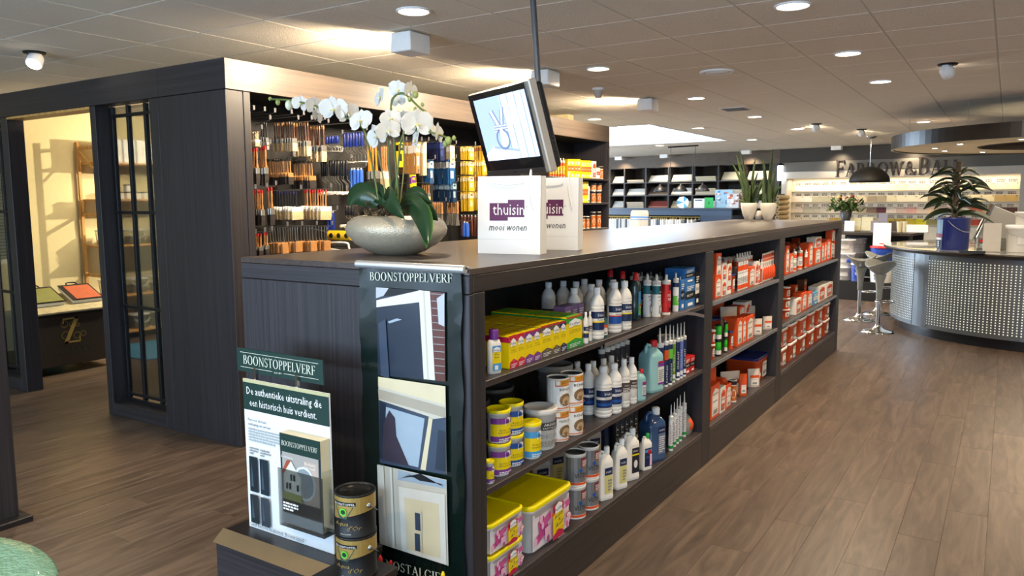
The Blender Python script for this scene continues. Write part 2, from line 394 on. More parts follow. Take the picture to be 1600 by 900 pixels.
g2 = MB(); cells = []
for i in range(-15, 14):
    for j in range(-11, 27):
        x = -3.13 + .6 * i + .3; y = 3.13 + .6 * j + .3
        if not (-12 < x < 5.2 and -3.5 < y < 19.1) or sky_hole(x, y): continue
        p = proj((x, y, CZ)); vis = bool(p) and -80 < p[0] < 1700 and -120 < p[1] < 330
        cells.append((p[2] if vis else 99, x, y))
cells.sort()
rest = MB()
for k, (s, x, y) in enumerate(cells):
    if k < 300: link('ceiling_tile', tl_me, ceil, (x, y, 0))
    else: rest.box(x - .2955, x + .2955, y - .2955, y + .2955, CZ, CZ + .016, TILE)
put('tile_field', rest, ceil, kind='stuff')
put('ceiling_grid', g, ceil, kind='stuff')
# skylight: a shaft in the ceiling with a bright translucent pane
sk = MB(); x0, x1, y0, y1 = -6.73, -4.33, 10.33, 13.93
for a in ((x0 - .04, x0, y0, y1), (x1, x1 + .04, y0, y1), (x0, x1, y0 - .04, y0), (x0, x1, y1, y1 + .04)): sk.box(*a, CZ, 3.06, WHITEM)
sky = put('skylight', sk, label='large rectangular skylight glowing with daylight in the far ceiling', category='skylight')
put('pane', MB().box(x0, x1, y0, y1, 3.0, 3.02, mat('ffffff', .5, var=0, emit='dcecff', es=3.4)), sky)
# walls
PLAST = mat('d9d4c6', .8, var=.03)
def slab(name, u0, u1, o0, o1, z0, z1, m):   # box in the frame of the back wall
    c = [back(u, o) for u, o in ((u0, o1), (u1, o1), (u1, o0), (u0, o0))]
    return MB().prism([(p[0], p[1]) for p in c], z0, z1, m)
struct('wall_back', slab('w', -13, 6, -.7, -.55, 0, 2.72, mat('7e7a74', .8)))
struct('wall_right', MB().box(5.0, 5.2, -3.6, 19.2, 0, 2.72, PLAST))
wf = MB().box(-12, 5.2, -3.5, -3.3, 0, .3, PLAST).box(-12, 5.2, -3.5, -3.3, 2.5, 2.72, PLAST)
for a, b in ((-12, -7.2), (-.2, .3), (4.4, 5.2)): wf.box(a, b, -3.5, -3.3, .3, 2.5, PLAST)
struct('wall_front', wf)
wl = MB().box(-12, -11.8, -3.6, 11.5, 0, 2.72, PLAST).box(-12, -11.8, 16.5, 19.2, 0, 2.72, PLAST).box(-12, -11.8, 11.5, 16.5, 0, .3, PLAST)
struct('wall_left', wl)
ALC = mat('cdbf93', .85, var=.05, bump=.1)
wa = MB().box(-9.25, -9.1, -3.3, 3.35, 0, 2.72, ALC).box(-9.25, -9.1, 4.2, 8.65, 0, 2.72, ALC).box(-9.25, -9.1, 3.35, 4.2, 0, .95, ALC).box(-9.25, -9.1, 3.35, 4.2, 2.1, 2.72, ALC).box(-9.1, -4.64, 8.5, 8.65, 0, 2.72, ALC)
struct('wall_alcove', wa)
w1 = struct('window_1', MB().box(-9.2, -9.12, 3.35, 3.4, .95, 2.1, WHITEM).box(-9.2, -9.12, 4.15, 4.2, .95, 2.1, WHITEM).box(-9.2, -9.12, 3.4, 4.15, .95, 1.0, WHITEM).box(-9.2, -9.12, 3.4, 4.15, 2.05, 2.1, WHITEM))
put('pane', MB().box(-9.17, -9.165, 3.4, 4.15, 1.0, 2.05, GLASS), w1)
bl = MB()
for k in range(30):
    z = 1.02 + k * .035; bl.quad((-9.115, 3.36, z), (-9.115, 4.19, z), (-9.09, 4.19, z + .018), (-9.09, 3.36, z + .018), WHITEM)
put('blind_slats', bl, w1, kind='stuff')

# ------------------------------------------------------------------ dark wood partition with doorway and glazed side lights
FY = 3.15; PT = .13
pa = thing('dark_partition', 'dark wood partition wall with open doorway and slim glazed side windows', 'partition')
DW = (-6.945, -5.70); WR = (-5.63, -4.96); WL = (-8.0, -7.05)
put('fascia_panel', MB().bbox(-9.1, -4.862, FY, FY + PT, 2.307, 2.495, WX), pa)
put('fascia_panel', MB().bbox(-4.858, -4.148, FY, FY + PT, 2.307, 2.495, WX), pa)
put('pier_panel', MB().bbox(-4.858, -4.148, FY, FY + PT, 0, 2.303, WV), pa)
put('door_post', MB().bbox(DW[1], WR[0], FY, FY + PT, 0, 2.303, WV), pa)
put('door_post', MB().bbox(WL[1], DW[0], FY, FY + PT, 0, 2.303, WV), pa)
put('window_post', MB().bbox(-9.1, WL[0], FY, FY + PT, 0, 2.303, WV), pa)
def muntins(x0, x1, vx):
    put('bottom_rail', MB().bbox(x0, x1, FY, FY + PT, 0, .095, WX), pa)
    f = put('window_lattice', MB().box(x0, x1, FY + .10, FY + .125, .095, .12, BLK), pa)
    for x in vx: put('muntin', MB().bbox(x - .013, x + .013, FY + .11, FY + .14, .1, 2.305, BLK), f)
    for z in (2.235, 1.53, .825, .15): put('muntin', MB().bbox(x0, x1, FY + .105, FY + .13, z - .011, z + .011, BLK), f)
    vs = sorted(vx)
    zs = (.12, .15, .825, 1.53, 2.235, 2.3)
    for a, b in zip(vs, vs[1:]):
        for c, d in zip(zs[1:], zs[2:]): put('pane', MB().box(a + .01, b - .01, FY + .122, FY + .124, c, d, GLASS), f)
muntins(WR[0], WR[1], (-5.615, -5.41, -5.195, -4.978))
put('window_post', MB().bbox(WR[1] + .001, -4.861, FY, FY + PT, 0, 2.303, WV), pa)
muntins(WL[0], WL[1], (-7.985, -7.78, -7.57, -7.36, -7.07))
put('door_reveal', MB().box(DW[0], DW[1], FY, FY + PT, 2.285, 2.303, PALE), pa)
# the shelving block behind the corner: brushes and tubes face the aisle
SX = -4.144; YB = 8.65; BKX = -4.62
sb = thing('shelving_block', 'tall dark wood wall unit filled with hanging brushes and tubes beside the aisle', 'shelving')
put('corner_post', MB().bbox(BKX, SX, FY + PT + .002, 3.335, 0, 2.303, WV), sb)
put('fascia_panel', MB().bbox(SX - .02, SX, FY + .001, YB, 2.307, 2.495, WY2), sb)
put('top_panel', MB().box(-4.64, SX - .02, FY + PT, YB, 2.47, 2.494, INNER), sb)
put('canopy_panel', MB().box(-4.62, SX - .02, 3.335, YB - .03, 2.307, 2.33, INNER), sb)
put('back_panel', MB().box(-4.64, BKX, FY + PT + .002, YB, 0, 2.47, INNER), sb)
put('end_panel', MB().bbox(BKX, SX - .021, YB - .03, YB, 0, 2.4695, WV).box(SX - .021, SX, YB - .03, YB, 0, 2.3065, WV), sb)
put('divider_panel', MB().bbox(BKX, SX - .01, 6.62, 6.65, 0, 2.305, WV), sb)
put('base_cabinet', MB().bbox(BKX, SX, 3.337, YB - .032, 0, .75, WY), sb)
for z in (1.86, 1.575, 1.27): put('shelf', MB().bbox(BKX, SX + .01, 6.652, YB - .032, z - .022, z, SHELF), sb)

# ------------------------------------------------------------------ the long display gondola
GX0, GX1, GY0, GY1, GT = -2.607, -1.465, 2.018, 8.70, 1.38
go = thing('display_gondola', 'long dark wood shelf counter with products in three open bays', 'shelving')
put('worktop', MB().bbox(GX0, GX1, GY0, GY1, 1.359, GT, WTOP, .001), go)
put('fascia_side', MB().bbox(GX1 - .02, GX1, GY0 + .022, GY1, 1.300, 1.3575, WY), go)
put('fascia_side', MB().bbox(GX0, GX0 + .02, GY0 + .022, GY1, 1.300, 1.3575, WY), go)
put('fascia_front', MB().bbox(GX0, GX1, GY0, GY0 + .02, 1.297, 1.3575, WX), go)
put('front_panel', MB().bbox(GX0, GX1, GY0, GY0 + .02, .0, 1.295, WV), go)
put('corner_post', MB().bbox(GX1 - .6, GX1, GY0 + .021, 2.108, 0, 1.298, WV), go)
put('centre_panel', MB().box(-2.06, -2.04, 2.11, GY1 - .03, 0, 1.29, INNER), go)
put('side_panel', MB().box(GX0, GX0 + .02, 2.04, GY1 - .03, 0, 1.298, WV), go)
put('end_panel', MB().bbox(GX0 + .021, GX1, GY1 - .15, GY1, 0, 1.298, WV), go)
BAY = [(2.11, 4.36), (4.50, 6.09), (6.25, 8.55)]
for a, b in ((4.36, 4.50), (6.09, 6.25)): put('bay_divider', MB().bbox(-2.04, GX1, a + .001, b - .001, 0, 1.298, WV), go)
SZ = (.99, .606, .22)
EDGE = mat('8a8d93', .35, .5)
for i, (a, b) in enumerate(BAY):
    for z in SZ[:2]:
        s = put('shelf', MB().bbox(-2.04, GX1 - .002, a, b, z - .024, z, SHELF, .002), go)
        if i: put('edge_strip', MB().bbox(GX1 - .001, GX1 + .003, a, b, z - .024, z, EDGE, .001), s)
    put('shelf', MB().bbox(-2.04, GX1 + .001, a, b, .20, .22, SHELF), go)
    put('kickboard', MB().bbox(GX1 - .02, GX1, a + (0 if i else -.09), b, .0, .198, WY), go)

# ================================================================== LAMPS OF THE ROOM
LED = mat('ffffff', .5, var=0, emit='fff1dc', es=14)
dl_rim = MB().lathe([(.098, .004), (.098, -.006), (.088, -.009), (.083, -.002), (.083, .004)], WHITEM, 24, cap=False)
dl_kit = kit('ceiling_downlight', [('rim', dl_rim), ('diffuser', MB().lathe([(.083, -.003), (.001, -.004)], LED, 24, cap=False))])
def downlight(x, y, label, power=26, lit=True):
    o = spawn(dl_kit, label, 'ceiling light', (x, y, CZ - .001), group='round recessed ceiling downlights')
    if lit:
        l = bpy.data.lights.new('downlight', 'AREA'); l.shape = 'DISK'; l.size = .15; l.energy = power; l.color = WARM; l.spread = R(150)
        lo = bpy.data.objects.new('downlight_glow', l); COL.objects.link(lo); lo.location = (x, y, CZ - .02); lo['kind'] = 'helper'
DL = [(-2.86, 3.44, 'round ceiling downlight nearest, above the orchid'), (-1.06, 4.51, 'round ceiling downlight nearest above the right aisle'),
      (-1.05, 6.18, 'second round ceiling downlight along the right aisle'), (-1.04, 7.8, 'third round ceiling downlight along the right aisle'),
      (-2.85, 5.73, 'round ceiling downlight right of the monitor pole'), (-2.81, 7.94, 'round ceiling downlight right of the round vent'),
      (-2.80, 10.12, 'round ceiling downlight left of the second one over the far counter end'), (-4.62, 9.19, 'round ceiling downlight beside the far end of the wall unit'),
      (-3.93, 11.22, 'round ceiling downlight right of the skylight tip'), (-2.74, 12.21, 'round ceiling downlight beyond the square vent'),
      (-3.89, 13.92, 'farthest round ceiling downlight above the snake plants'), (-1.05, 12.16, 'round ceiling downlight left of the hanging ring'),
      (-5.76, 14.27, 'round ceiling downlight behind the skylight')]
for x, y, lb in DL: downlight(x, y, lb)
for x, y in ((-1.05, 2.0), (-1.05, -.5), (.9, 4.5), (.9, 7.8), (-2.85, .5), (1.9, .8), (2.6, 5.5)):
    l = bpy.data.lights.new('downlight', 'AREA'); l.shape = 'DISK'; l.size = .15; l.energy = 19; l.color = WARM
    lo = bpy.data.objects.new('downlight_glow', l); COL.objects.link(lo); lo.location = (x, y, CZ - .02); lo['kind'] = 'helper'
# box wall washers hung under the ceiling, throwing light at the wall unit
def washer(x, y, label, power=34):
    b = MB(); b.bbox(-.07, .09, -.1, .1, -.13, -.012, WHITEM, .006)
    k = kit('wall_washer', [('housing', b), ('bracket', MB().box(-.02, .02, -.05, .05, -.013, 0, GREY)), ('lens', MB().quad((-.072, -.085, -.115), (-.072, .085, -.115), (-.072, .085, -.03), (-.072, -.085, -.03), LED))])
    spawn(k, label, 'ceiling light', (x, y, CZ), 0, 'box wall washers')
    area('washer_glow', (x - .09, y, CZ - .075), (x - 1.2, y, CZ - .30), .1, power, WARM, .17, spread=150)
washer(-3.25, 3.86, 'white box wall washer hanging left of the nearest downlight'); washer(-3.25, 5.55, 'white box wall washer hidden partly behind the monitor'); washer(-3.25, 7.68, 'white box wall washer right of the smoke detector')
def eyeball(x, y, tgt, label, power=55, cone=70):
    d = (Vector(tgt) - Vector((x, y, CZ - .05))).normalized()
    q = d.to_track_quat('-Z', 'Y').to_matrix().to_4x4(); T = Matrix.Translation((0, 0, -.06)) @ q
    body = MB().lathe([(.03, .06), (.05, .03), (.055, -.03), (.05, -.035)], WHITEM, 16).xf(T)
    lens = MB().lathe([(.047, -.037), (.001, -.037)], LED, 16, cap=False).xf(T)
    k = kit('eyeball_spotlight', [('socket', MB().lathe([(.075, 0), (.07, -.012), (.05, -.012)], BLK, 18)), ('lamp_head', body, [('lens', lens)])])
    spawn(k, label, 'spotlight', (x, y, CZ))
    P = Vector((x, y, CZ - .06)) + d * .06
    spot('spotlight_glow', P, tgt, power, WARM, cone)
eyeball(-5.83, 2.86, (-4.6, 1.2, 0), 'tilted white eyeball spotlight in front of the dark partition', 60)
eyeball(-.47, 7.11, (.6, 10.5, 1), 'tilted white eyeball spotlight in the ceiling at the right', 90, 50)
o = eyeball(-2.35, 11.6, (-3.6, 16.4, 2), 'small tilted spotlight beyond the square vent', 60, 60)
eyeball(-1.95, 12.9, (-2.2, 15.4, 2.2), 'small tilted spotlight above the dome pendant', 60, 60)
for u, h in ((-8.1, 2.5), (-6.85, 2.5), (-4.85, 2.5), (-2.95, 2.5), (-1.6, 2.5)):
    P = back(u, .25, CZ - .1); T = back(u, -.0, 2.2)
    b = MB().box(-.1, .1, -.05, .05, 0, .08, WHITEM)
    put('wall_washer', b, loc=(P[0], P[1], CZ - .082), rz=BANG, label='small white box washer over the %s of the far wall' % {-8.1: 'left end', -6.85: 'lamp pendant', -4.85: 'snake plants', -2.95: 'start of the lettering', -1.6: 'hanging ring'}[u], category='ceiling light', group='box washers along the far wall')
    spot('washer_glow', P - np.array([0, 0, .03]), T - np.array([0, 0, .15]), 22, WARM, 120, .8, .04)
# smoke detector, vents
spawn(kit('smoke_detector', [('base', MB().lathe([(.06, 0), (.06, -.02)], WHITEM, 18)), ('sensor', MB().lathe([(.05, -.02), (.045, -.05), (.025, -.09)], mat('b5aea2', .6), 16))]), 'beige dome smoke detector on the ceiling near the monitor', 'smoke detector', (-3.34, 6.72, CZ))
spawn(kit('ceiling_vent', [('ring', MB().lathe([(.14, .0), (.14, -.012), (.12, -.016), (.105, -.006)], WHITEM, 24, cap=False)), ('disc', MB().lathe([(.095, -.004), (.09, -.014), (.001, -.016)], WHITEM, 24, cap=False))]), 'round white air vent disc in the ceiling', 'vent', (-2.10, 6.42, CZ))
vk = [('frame', MB().box(-.15, .15, -.15, .15, -.008, 0, WHITEM))] + [('slat', MB().box(-.13, .13, -.11 + .055 * i, -.085 + .055 * i, -.016, -.008, mat('777777', .6))) for i in range(5)]
spawn(kit('ceiling_vent', vk), 'square slatted air vent in the far ceiling', 'vent', (-2.75, 9.1, CZ))
# alcove lamp and its added fill lights
spot('alcove_spot', (-6.9, 6.6, 2.45), (-9.0, 4.4, 1.1), 360, (1.0, .86, .60), 95, .5, .03)
spot('alcove_spot', (-7.4, 4.9, 2.5), (-9.0, 5.7, 1.2), 80, (1.0, .84, .58), 100, .8, .06)  # added fill spot, brightens the front of the ladder shelf
area('alcove_fill', (-7.2, 5.6, 2.6), (-7.2, 5.6, 0), 1.0, 50, (1.0, .86, .62), 1.0)

# ================================================================== PRODUCTS: BUILDERS
WLAB = mat('f2f1ec', .45); BLU = mat('1c4f9c', .4); DBLU = mat('16284f', .4); LBLU = mat('4a9ad0', .4); PINK = mat('d25a9c', .5); LPINK = mat('eebcd4', .5)
CARM = mat('c4204a', .45); VIO = mat('7b3a8c', .45); TAUPE = mat('5e544c', .5); GRN2 = mat('1f9a3c', .45); LGRN = mat('63c83a', .45); OWHITE = mat('e9e4da', .35); TEXT = mat('242424', .5)
TEAL = mat('1a6e78', .45); MAROON = mat('8c1a2a', .45); LID = mat('f4df00', .32); GOLD = mat('b79a55', .35, .5)
_K = {}
def cached(f):
    def w(*a):
        k = (f.__name__,) + a
        if k not in _K: _K[k] = f(*a)
        return _K[k]
    return w
def rr(w, d, r, n=3):            # rounded rectangle
    p = []
    for cx, cy, a0 in ((w / 2 - r, d / 2 - r, 0), (-w / 2 + r, d / 2 - r, 90), (-w / 2 + r, -d / 2 + r, 180), (w / 2 - r, -d / 2 + r, 270)):
        for i in range(n + 1): a = R(a0 + 90 * i / n); p.append((cx + r * math.cos(a), cy + r * math.sin(a)))
    return p
def rings(spec, r=.01, n=3):     # [(w, d, z)] rounded rectangles to loft
    return [[(x, y, z) for x, y in rr(w, d, min(r, w / 2.1, d / 2.1), n)] for w, d, z in spec]
@cached
def k_bottle(r, h, style):
    body = MB(); bm = {'grey': OWHITE}.get(style, OWHITE); nk = .38
    hb = h * .66; r = r * 1.1
    pr = [(r * .9, 0), (r, .006), (r, h * .06), (r * .94, h * .07), (r, h * .08), (r, h * .13), (r * .94, h * .14), (r, h * .15), (r, hb * .84), (r * .95, hb * .855), (r, hb * .87), (r, hb * .95), (r * .95, hb * .965), (r, hb * .985), (r * .99, hb * 1.03), (r * .82, h * .77), (r * nk * 1.1, h * .86), (r * nk, h * .89)]
    body.lathe(pr, bm, 18, cap=True)
    cap = MB().lathe([(r * .46, h * .88), (r * .46, h * .99), (r * .42, h), (.001, h)], WHITEM, 14, cap=False)
    P = Print(r=r); a = r * 1.45
    if style == 'blue':
        P.rect(-a, a, hb * .62, hb * .82, DBLU).rect(-a, a, hb * .3, hb * .54, DBLU).rect(-a, a, hb * .36, hb * .44, BLU)
        P.text('bleko', 0, hb * .68, r * .9, hb * .09, WHITEM).text('Thinner', 0, hb * .56, r * 1.0, hb * .045, TEXT)
    elif style == 'red':
        P.rect(-a, a, hb * .62, hb * .82, DBLU).rect(-a, a, hb * .28, hb * .50, BLU).rect(-a, a, hb * .5, hb * .53, RED).text('bleko', 0, hb * .68, r * .9, hb * .09, WHITEM).text('Ammonia', 0, hb * .55, r, hb * .045, TEXT)
    elif style == 'yellow':
        P.rect(-a, a, hb * .62, hb * .82, DBLU).rect(-a, a, hb * .28, hb * .50, DBLU).rect(-a, a, hb * .5, hb * .54, YEL).text('bleko', 0, hb * .68, r * .9, hb * .09, WHITEM).text('Methanol', 0, hb * .56, r, hb * .045, TEXT)
    elif style == 'brown':
        P.rect(-a, a, hb * .5, hb * .8, mat('4a3c38', .5)).text('SPIRITUS', 0, hb * .68, r, hb * .05, OWHITE); lines(P, -r * .7, r * .7, hb * .52, hb * .65, 3, OWHITE)
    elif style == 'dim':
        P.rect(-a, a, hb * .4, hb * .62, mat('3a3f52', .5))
    return kit('plastic_bottle', [('bottle_body', body), ('cap', cap), ('label', P.mb)])
@cached
def k_detergent(r, h):           # dark green bottle, red cap
    G_ = mat('26393a', .15, coat=.4); body = MB().lathe([(r * .9, 0), (r, .01), (r, h * .3), (r * .86, h * .5), (r, h * .68), (r * .8, h * .78), (r * .45, h * .84)], G_, 18, sy=.75)
    cap = MB().lathe([(r * .5, h * .83), (r * .42, h * .97), (r * .2, h), (.001, h)], RED, 12, cap=False)
    P = Print(r=r * .93); P.rect(0, r * 1.0, h * .1, h * .6, LBLU).rect(r * .05, r * .95, h * .12, h * .36, LGRN).oval(r * .5, h * .27, r * .4, h * .07, RED).text('Ajax', r * .5, h * .25, r * .6, h * .045, WHITEM)
    for v in range(len(P.mb.v)): x, y, z = P.mb.v[v]; P.mb.v[v] = (x, y * .83, z)
    return kit('detergent_bottle', [('bottle_body', body), ('cap', cap), ('label', P.mb)])
@cached
def k_glue(w, h):
    body = MB().loft(rings([(w * .95, w * .6, 0), (w, w * .65, .006), (w, w * .65, h * .68), (w * .8, w * .5, h * .76), (w * .6, w * .4, h * .78)], .014), OWHITE)
    cap = MB().lathe([(w * .34, h * .78), (w * .33, h * .97), (w * .28, h), (.001, h)], PURP, 14, cap=False)
    P = Print(d=w * .66); q = w * .34
    P.rect(-q, q, h * .08, h * .64, YEL).rect(-q, q, h * .5, h * .64, LBLU).poly([(-q * .8, h * .5), (q * .8, h * .5), (q * .8, h * .58), (0, h * .62), (-q * .8, h * .58)], WHITEM)
    P.text('Perfax', 0, h * .52, q * 1.4, h * .04, DBLU).text('Mix', 0, h * .43, q * 1.1, h * .04, DBLU).text('Fix', 0, h * .36, q * 1.1, h * .04, DBLU).rect(-q, q, h * .08, h * .24, LBLU).rect(-q * .6, q * .2, h * .1, h * .2, WHITEM)
    return kit('glue_bottle', [('bottle_body', body), ('cap', cap), ('label', P.mb)])
PFX = {'red': (CARM, 'BEHANGPLAK'), 'purple': (VIO, 'BEHANGLIJM'), 'grey': (TAUPE, 'SPECIAAL'), 'blue': (NAVY, 'VLIES'), 'green': (GRN2, 'SUPERIEUR')}
def perfax(P, w, h, m, word, z0=0):
    P.rect(-w / 2, w / 2, z0, z0 + h, YEL).rect(-w / 2, w / 2, z0 + h * .80, z0 + h, m).rect(-w / 2, w / 2, z0 + h * .95, z0 + h * .985, RED)
    P.poly([(-w * .36, z0 + h * .66), (0, z0 + h * .70), (w * .36, z0 + h * .66), (w * .36, z0 + h * .84), (0, z0 + h * .93), (-w * .36, z0 + h * .84)], WHITEM)
    P.text('Perfax', 0, z0 + h * .73, w * .64, h * .08, DBLU).text(word, 0, z0 + h * .54, w * .7, h * .035, TEXT).text('ALLE SOORTEN', 0, z0 + h * .48, w * .76, h * .035, TEXT)
    P.poly([(-w / 2, z0), (w / 2, z0), (w / 2, z0 + h * .2), (0, z0 + h * .29), (-w / 2, z0 + h * .2)], m).text('TOP', 0, z0 + h * .2, w * .2, h * .03, YEL)
    lines(P, -w * .36, w * .36, z0 + h * .03, z0 + h * .17, 3, WHITEM, .4)
@cached
def k_paste(w, d, h, c):
    m, word = PFX[c]; body = MB().bbox(-w / 2, w / 2, -d / 2, d / 2, 0, h, YEL, .0012)
    body.box(-w / 2 - .0002, w / 2 + .0002, -d / 2 - .0001, d / 2 + .0002, h * .80, h * .97, m)
    P = Print(d=d); perfax(P, w, h, m, word)
    t = MB().quad((-w * .4, -d * .4, h + .0004), (w * .4, -d * .4, h + .0004), (w * .4, d * .4, h + .0004), (-w * .4, d * .4, h + .0004), YEL if c != 'green' else LGRN)
    t.quad((-w * .5, -d * .5, h + .0002), (w * .5, -d * .5, h + .0002), (w * .5, -d * .42, h + .0002), (-w * .5, -d * .42, h + .0002), RED)
    return kit('paste_box', [('carton', body), ('label', P.mb), ('top_print', t)])
@cached
def k_cart(r, h, style):         # sealant cartridge
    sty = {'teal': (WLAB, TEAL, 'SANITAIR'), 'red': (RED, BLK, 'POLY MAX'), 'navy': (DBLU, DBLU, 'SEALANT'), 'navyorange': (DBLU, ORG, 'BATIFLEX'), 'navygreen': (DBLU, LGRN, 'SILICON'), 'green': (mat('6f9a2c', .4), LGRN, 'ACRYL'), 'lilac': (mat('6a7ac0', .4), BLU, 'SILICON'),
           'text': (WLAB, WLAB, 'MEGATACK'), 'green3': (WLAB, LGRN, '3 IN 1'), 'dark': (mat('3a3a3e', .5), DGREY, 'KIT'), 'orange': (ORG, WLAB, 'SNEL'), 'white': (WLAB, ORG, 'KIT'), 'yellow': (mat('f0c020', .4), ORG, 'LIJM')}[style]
    hb = h * (.82 if style in ('teal', 'red', 'green3', 'dark', 'orange', 'white', 'yellow') else .72)
    body = MB().lathe([(r * 1.04, 0), (r * 1.04, .008), (r, .009), (r, hb), (r * 1.03, hb + .001), (r * 1.03, hb + .008), (r * .35, hb + .012)], OWHITE, 14)
    noz = MB().lathe([(r * .34, hb + .012), (r * .3, hb + .03), (r * .12, h), (.001, h)] if h - hb > .07 else [(r * .34, hb + .01), (r * .3, h), (.001, h)], OWHITE if style != 'dark' else GREY, 10, cap=False)
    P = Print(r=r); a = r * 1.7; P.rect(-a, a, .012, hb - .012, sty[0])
    if style == 'teal': P.rect(-a, a * .9, hb * .66, hb * .9, TEAL).rect(0, r * .9, hb * .66, hb * .9, BLK).text('BISON', r * .45, hb * .7, r * .7, hb * .05, WHITEM).text('SANITAIR', r * .2, hb * .56, r * 1.3, hb * .05, TEXT).text('KIT', r * .2, hb * .46, r * .7, hb * .05, TEXT).rect(0, r, hb * .1, hb * .35, GREY).oval(r * .5, hb * .22, r * .3, hb * .08, OWHITE)
    elif style == 'red': P.rect(0, r * .8, hb * .75, hb * .9, BLK).text('POLY', r * .3, hb * .55, r * 1.2, hb * .09, WHITEM).text('MAX', r * .3, hb * .43, r * 1.1, hb * .09, WHITEM).rect(0, r, hb * .12, hb * .22, BLK)
    elif style in ('navyorange', 'navygreen'): P.rect(-a, a, hb * .62, hb * .84, sty[1]).text(sty[2], r * .2, hb * .3, hb * .4, r * .5, WHITEM, stack=True)
    elif style == 'text': P.text('TECHNIFLEX', r * .5, hb * .5, hb * .75, r * .6, TEXT, stack=True).text('SEALANT', -r * .4, hb * .5, hb * .6, r * .5, MAROON, stack=True).rect(-a, a, .014, hb * .16, GRN2)
    elif style == 'green3': P.rect(-a, a, hb * .2, hb * .5, LGRN).oval(r * .3, hb * .38, r * .6, hb * .12, WHITEM).text('3', r * .3, hb * .3, r * .5, hb * .14, RED).rect(-a, a, hb * .78, hb * .92, DBLU)
    elif style in ('orange', 'white', 'yellow'): P.rect(-a, a, hb * .72, hb * .92, sty[1]).rect(-a, a, hb * .05, hb * .2, ORG).text('Alabastine', r * .2, hb * .62, r * 1.6, hb * .06, TEXT); lines(P, -r * .7, r * .7, hb * .26, hb * .5, 4, GREY)
    else: P.rect(-r * .7, r * .7, hb * .1, hb * .2, WLAB).text(sty[2], 0, hb * .5, hb * .45, r * .55, OWHITE, stack=True)
    return kit('sealant_cartridge', [('tube', body), ('nozzle', noz), ('label', P.mb)])
@cached
def k_tub(r, h, style):          # round tub with lid
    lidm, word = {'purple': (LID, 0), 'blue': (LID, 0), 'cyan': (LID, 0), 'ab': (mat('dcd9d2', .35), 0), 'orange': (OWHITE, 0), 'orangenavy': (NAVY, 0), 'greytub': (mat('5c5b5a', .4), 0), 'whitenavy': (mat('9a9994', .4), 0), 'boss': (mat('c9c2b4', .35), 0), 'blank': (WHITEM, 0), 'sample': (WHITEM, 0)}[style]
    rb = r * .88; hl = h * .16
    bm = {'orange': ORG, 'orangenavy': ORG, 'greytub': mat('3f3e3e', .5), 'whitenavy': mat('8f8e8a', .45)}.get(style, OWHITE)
    body = MB().lathe([(rb * .96, 0), (rb, .004), (r * .95, h - hl * .9), (r * 1.0, h - hl * .88), (r * 1.0, h - hl * .5)], bm, 22)
    lid = MB().lathe([(r * 1.03, h - hl * .62), (r * 1.05, h - hl * .1), (r * 1.0, h), (r * .93, h - .001), (r * .9, h - .006), (.001, h - .006)], lidm, 22, cap=False)
    P = Print(r=r * .985, lift=.0005); a = r * 1.25; b0, b1 = h * .06, h * .76
    if style in ('purple', 'blue', 'cyan'):
        m = {'purple': VIO, 'blue': BLU, 'cyan': LBLU}[style]
        P.rect(-a, a, b0, b1, YEL).rect(-a, a, b0, b0 + h * .16, m).rect(-a, a, b1 - h * .17, b1, m).poly([(r * .0, b1 - h * .24), (r * .62, b1 - h * .2), (r * .62, b1 - h * .02), (r * .3, b1 + h * .02), (r * .0, b1 - h * .04)], WHITEM)
        P.text('Perfax', r * .3, b1 - h * .15, r * .55, h * .08, DBLU).text('ROLL-ON', r * .1, h * .38, r * 1.1, h * .05, TEXT).text('KANT & KLAAR LIJM', r * .1, h * .3, r * 1.3, h * .05, TEXT)
        lines(P, -r * .5, r * .7, b0 + h * .02, b0 + h * .12, 2, WHITEM)
    elif style == 'ab': P.rect(-a, a, h * .5, h * .68, mat('3a3a38', .5)).text('ARDEX', 0, h * .6, r * .9, h * .06, WHITEM).text('EASY FILLER', 0, h * .53, r * 1.0, h * .04, WHITEM).text('DECOR', 0, h * .3, r * 1.2, h * .1, GREY); lines(P, -r * .7, r * .7, h * .1, h * .25, 4, GREY)
    elif style == 'boss': P.rect(-a, a, h * .12, h * .74, BLK).poly([(r * .42 + r * .22 * math.cos(t * 1.047), h * .63 + h * .085 * math.sin(t * 1.047)) for t in range(6)], RED).text('SUPER', -r * .3, h * .55, r * .6, h * .05, OWHITE).rect(-r * .2, r * .2, h * .34, h * .46, WHITEM).rect(-a, a, h * .12, h * .2, RED).rect(r * .4, r * .8, h * .3, h * .5, OWHITE)
    elif style in ('orange', 'orangenavy'): P.poly([(-r * .1, h * .2), (r * .8, h * .2), (r * .8, h * .7), (r * .3, h * .74), (-r * .1, h * .66)], OWHITE).text('Alabastine', r * .35, h * .58, r * .75, h * .07, TEXT).rect(0, r * .7, h * .26, h * .36, GREY).text('MUUR', r * .35, h * .45, r * .6, h * .07, TEXT)
    elif style in ('whitenavy',): P.rect(-a * .5, a * .6, h * .42, h * .66, DBLU).text('BEISSIER', 0, h * .5, r * .8, h * .07, OWHITE)
    elif style == 'greytub': P.rect(-r * .1, r * .8, h * .4, h * .6, mat('222', .6) if False else BLK)
    else: P.rect(-r * .5, r * .5, h * .3, h * .6, mat('c9c6c0', .5))
    kd = [('tub_body', body), ('lid', lid), ('label', P.mb)]
    if r > .07: kd.append(('handle', MB().tube([(r * 1.02 * math.cos(R(a_)), r * 1.02 * math.sin(R(a_)), h * .78 - .22 * h * math.sin(R(180 - (a_ + 180) if False else (a_ + 180)) )) for a_ in range(-180, 1, 20)], .002, WIRE, 5)))
    return kit('lidded_tub', kd)
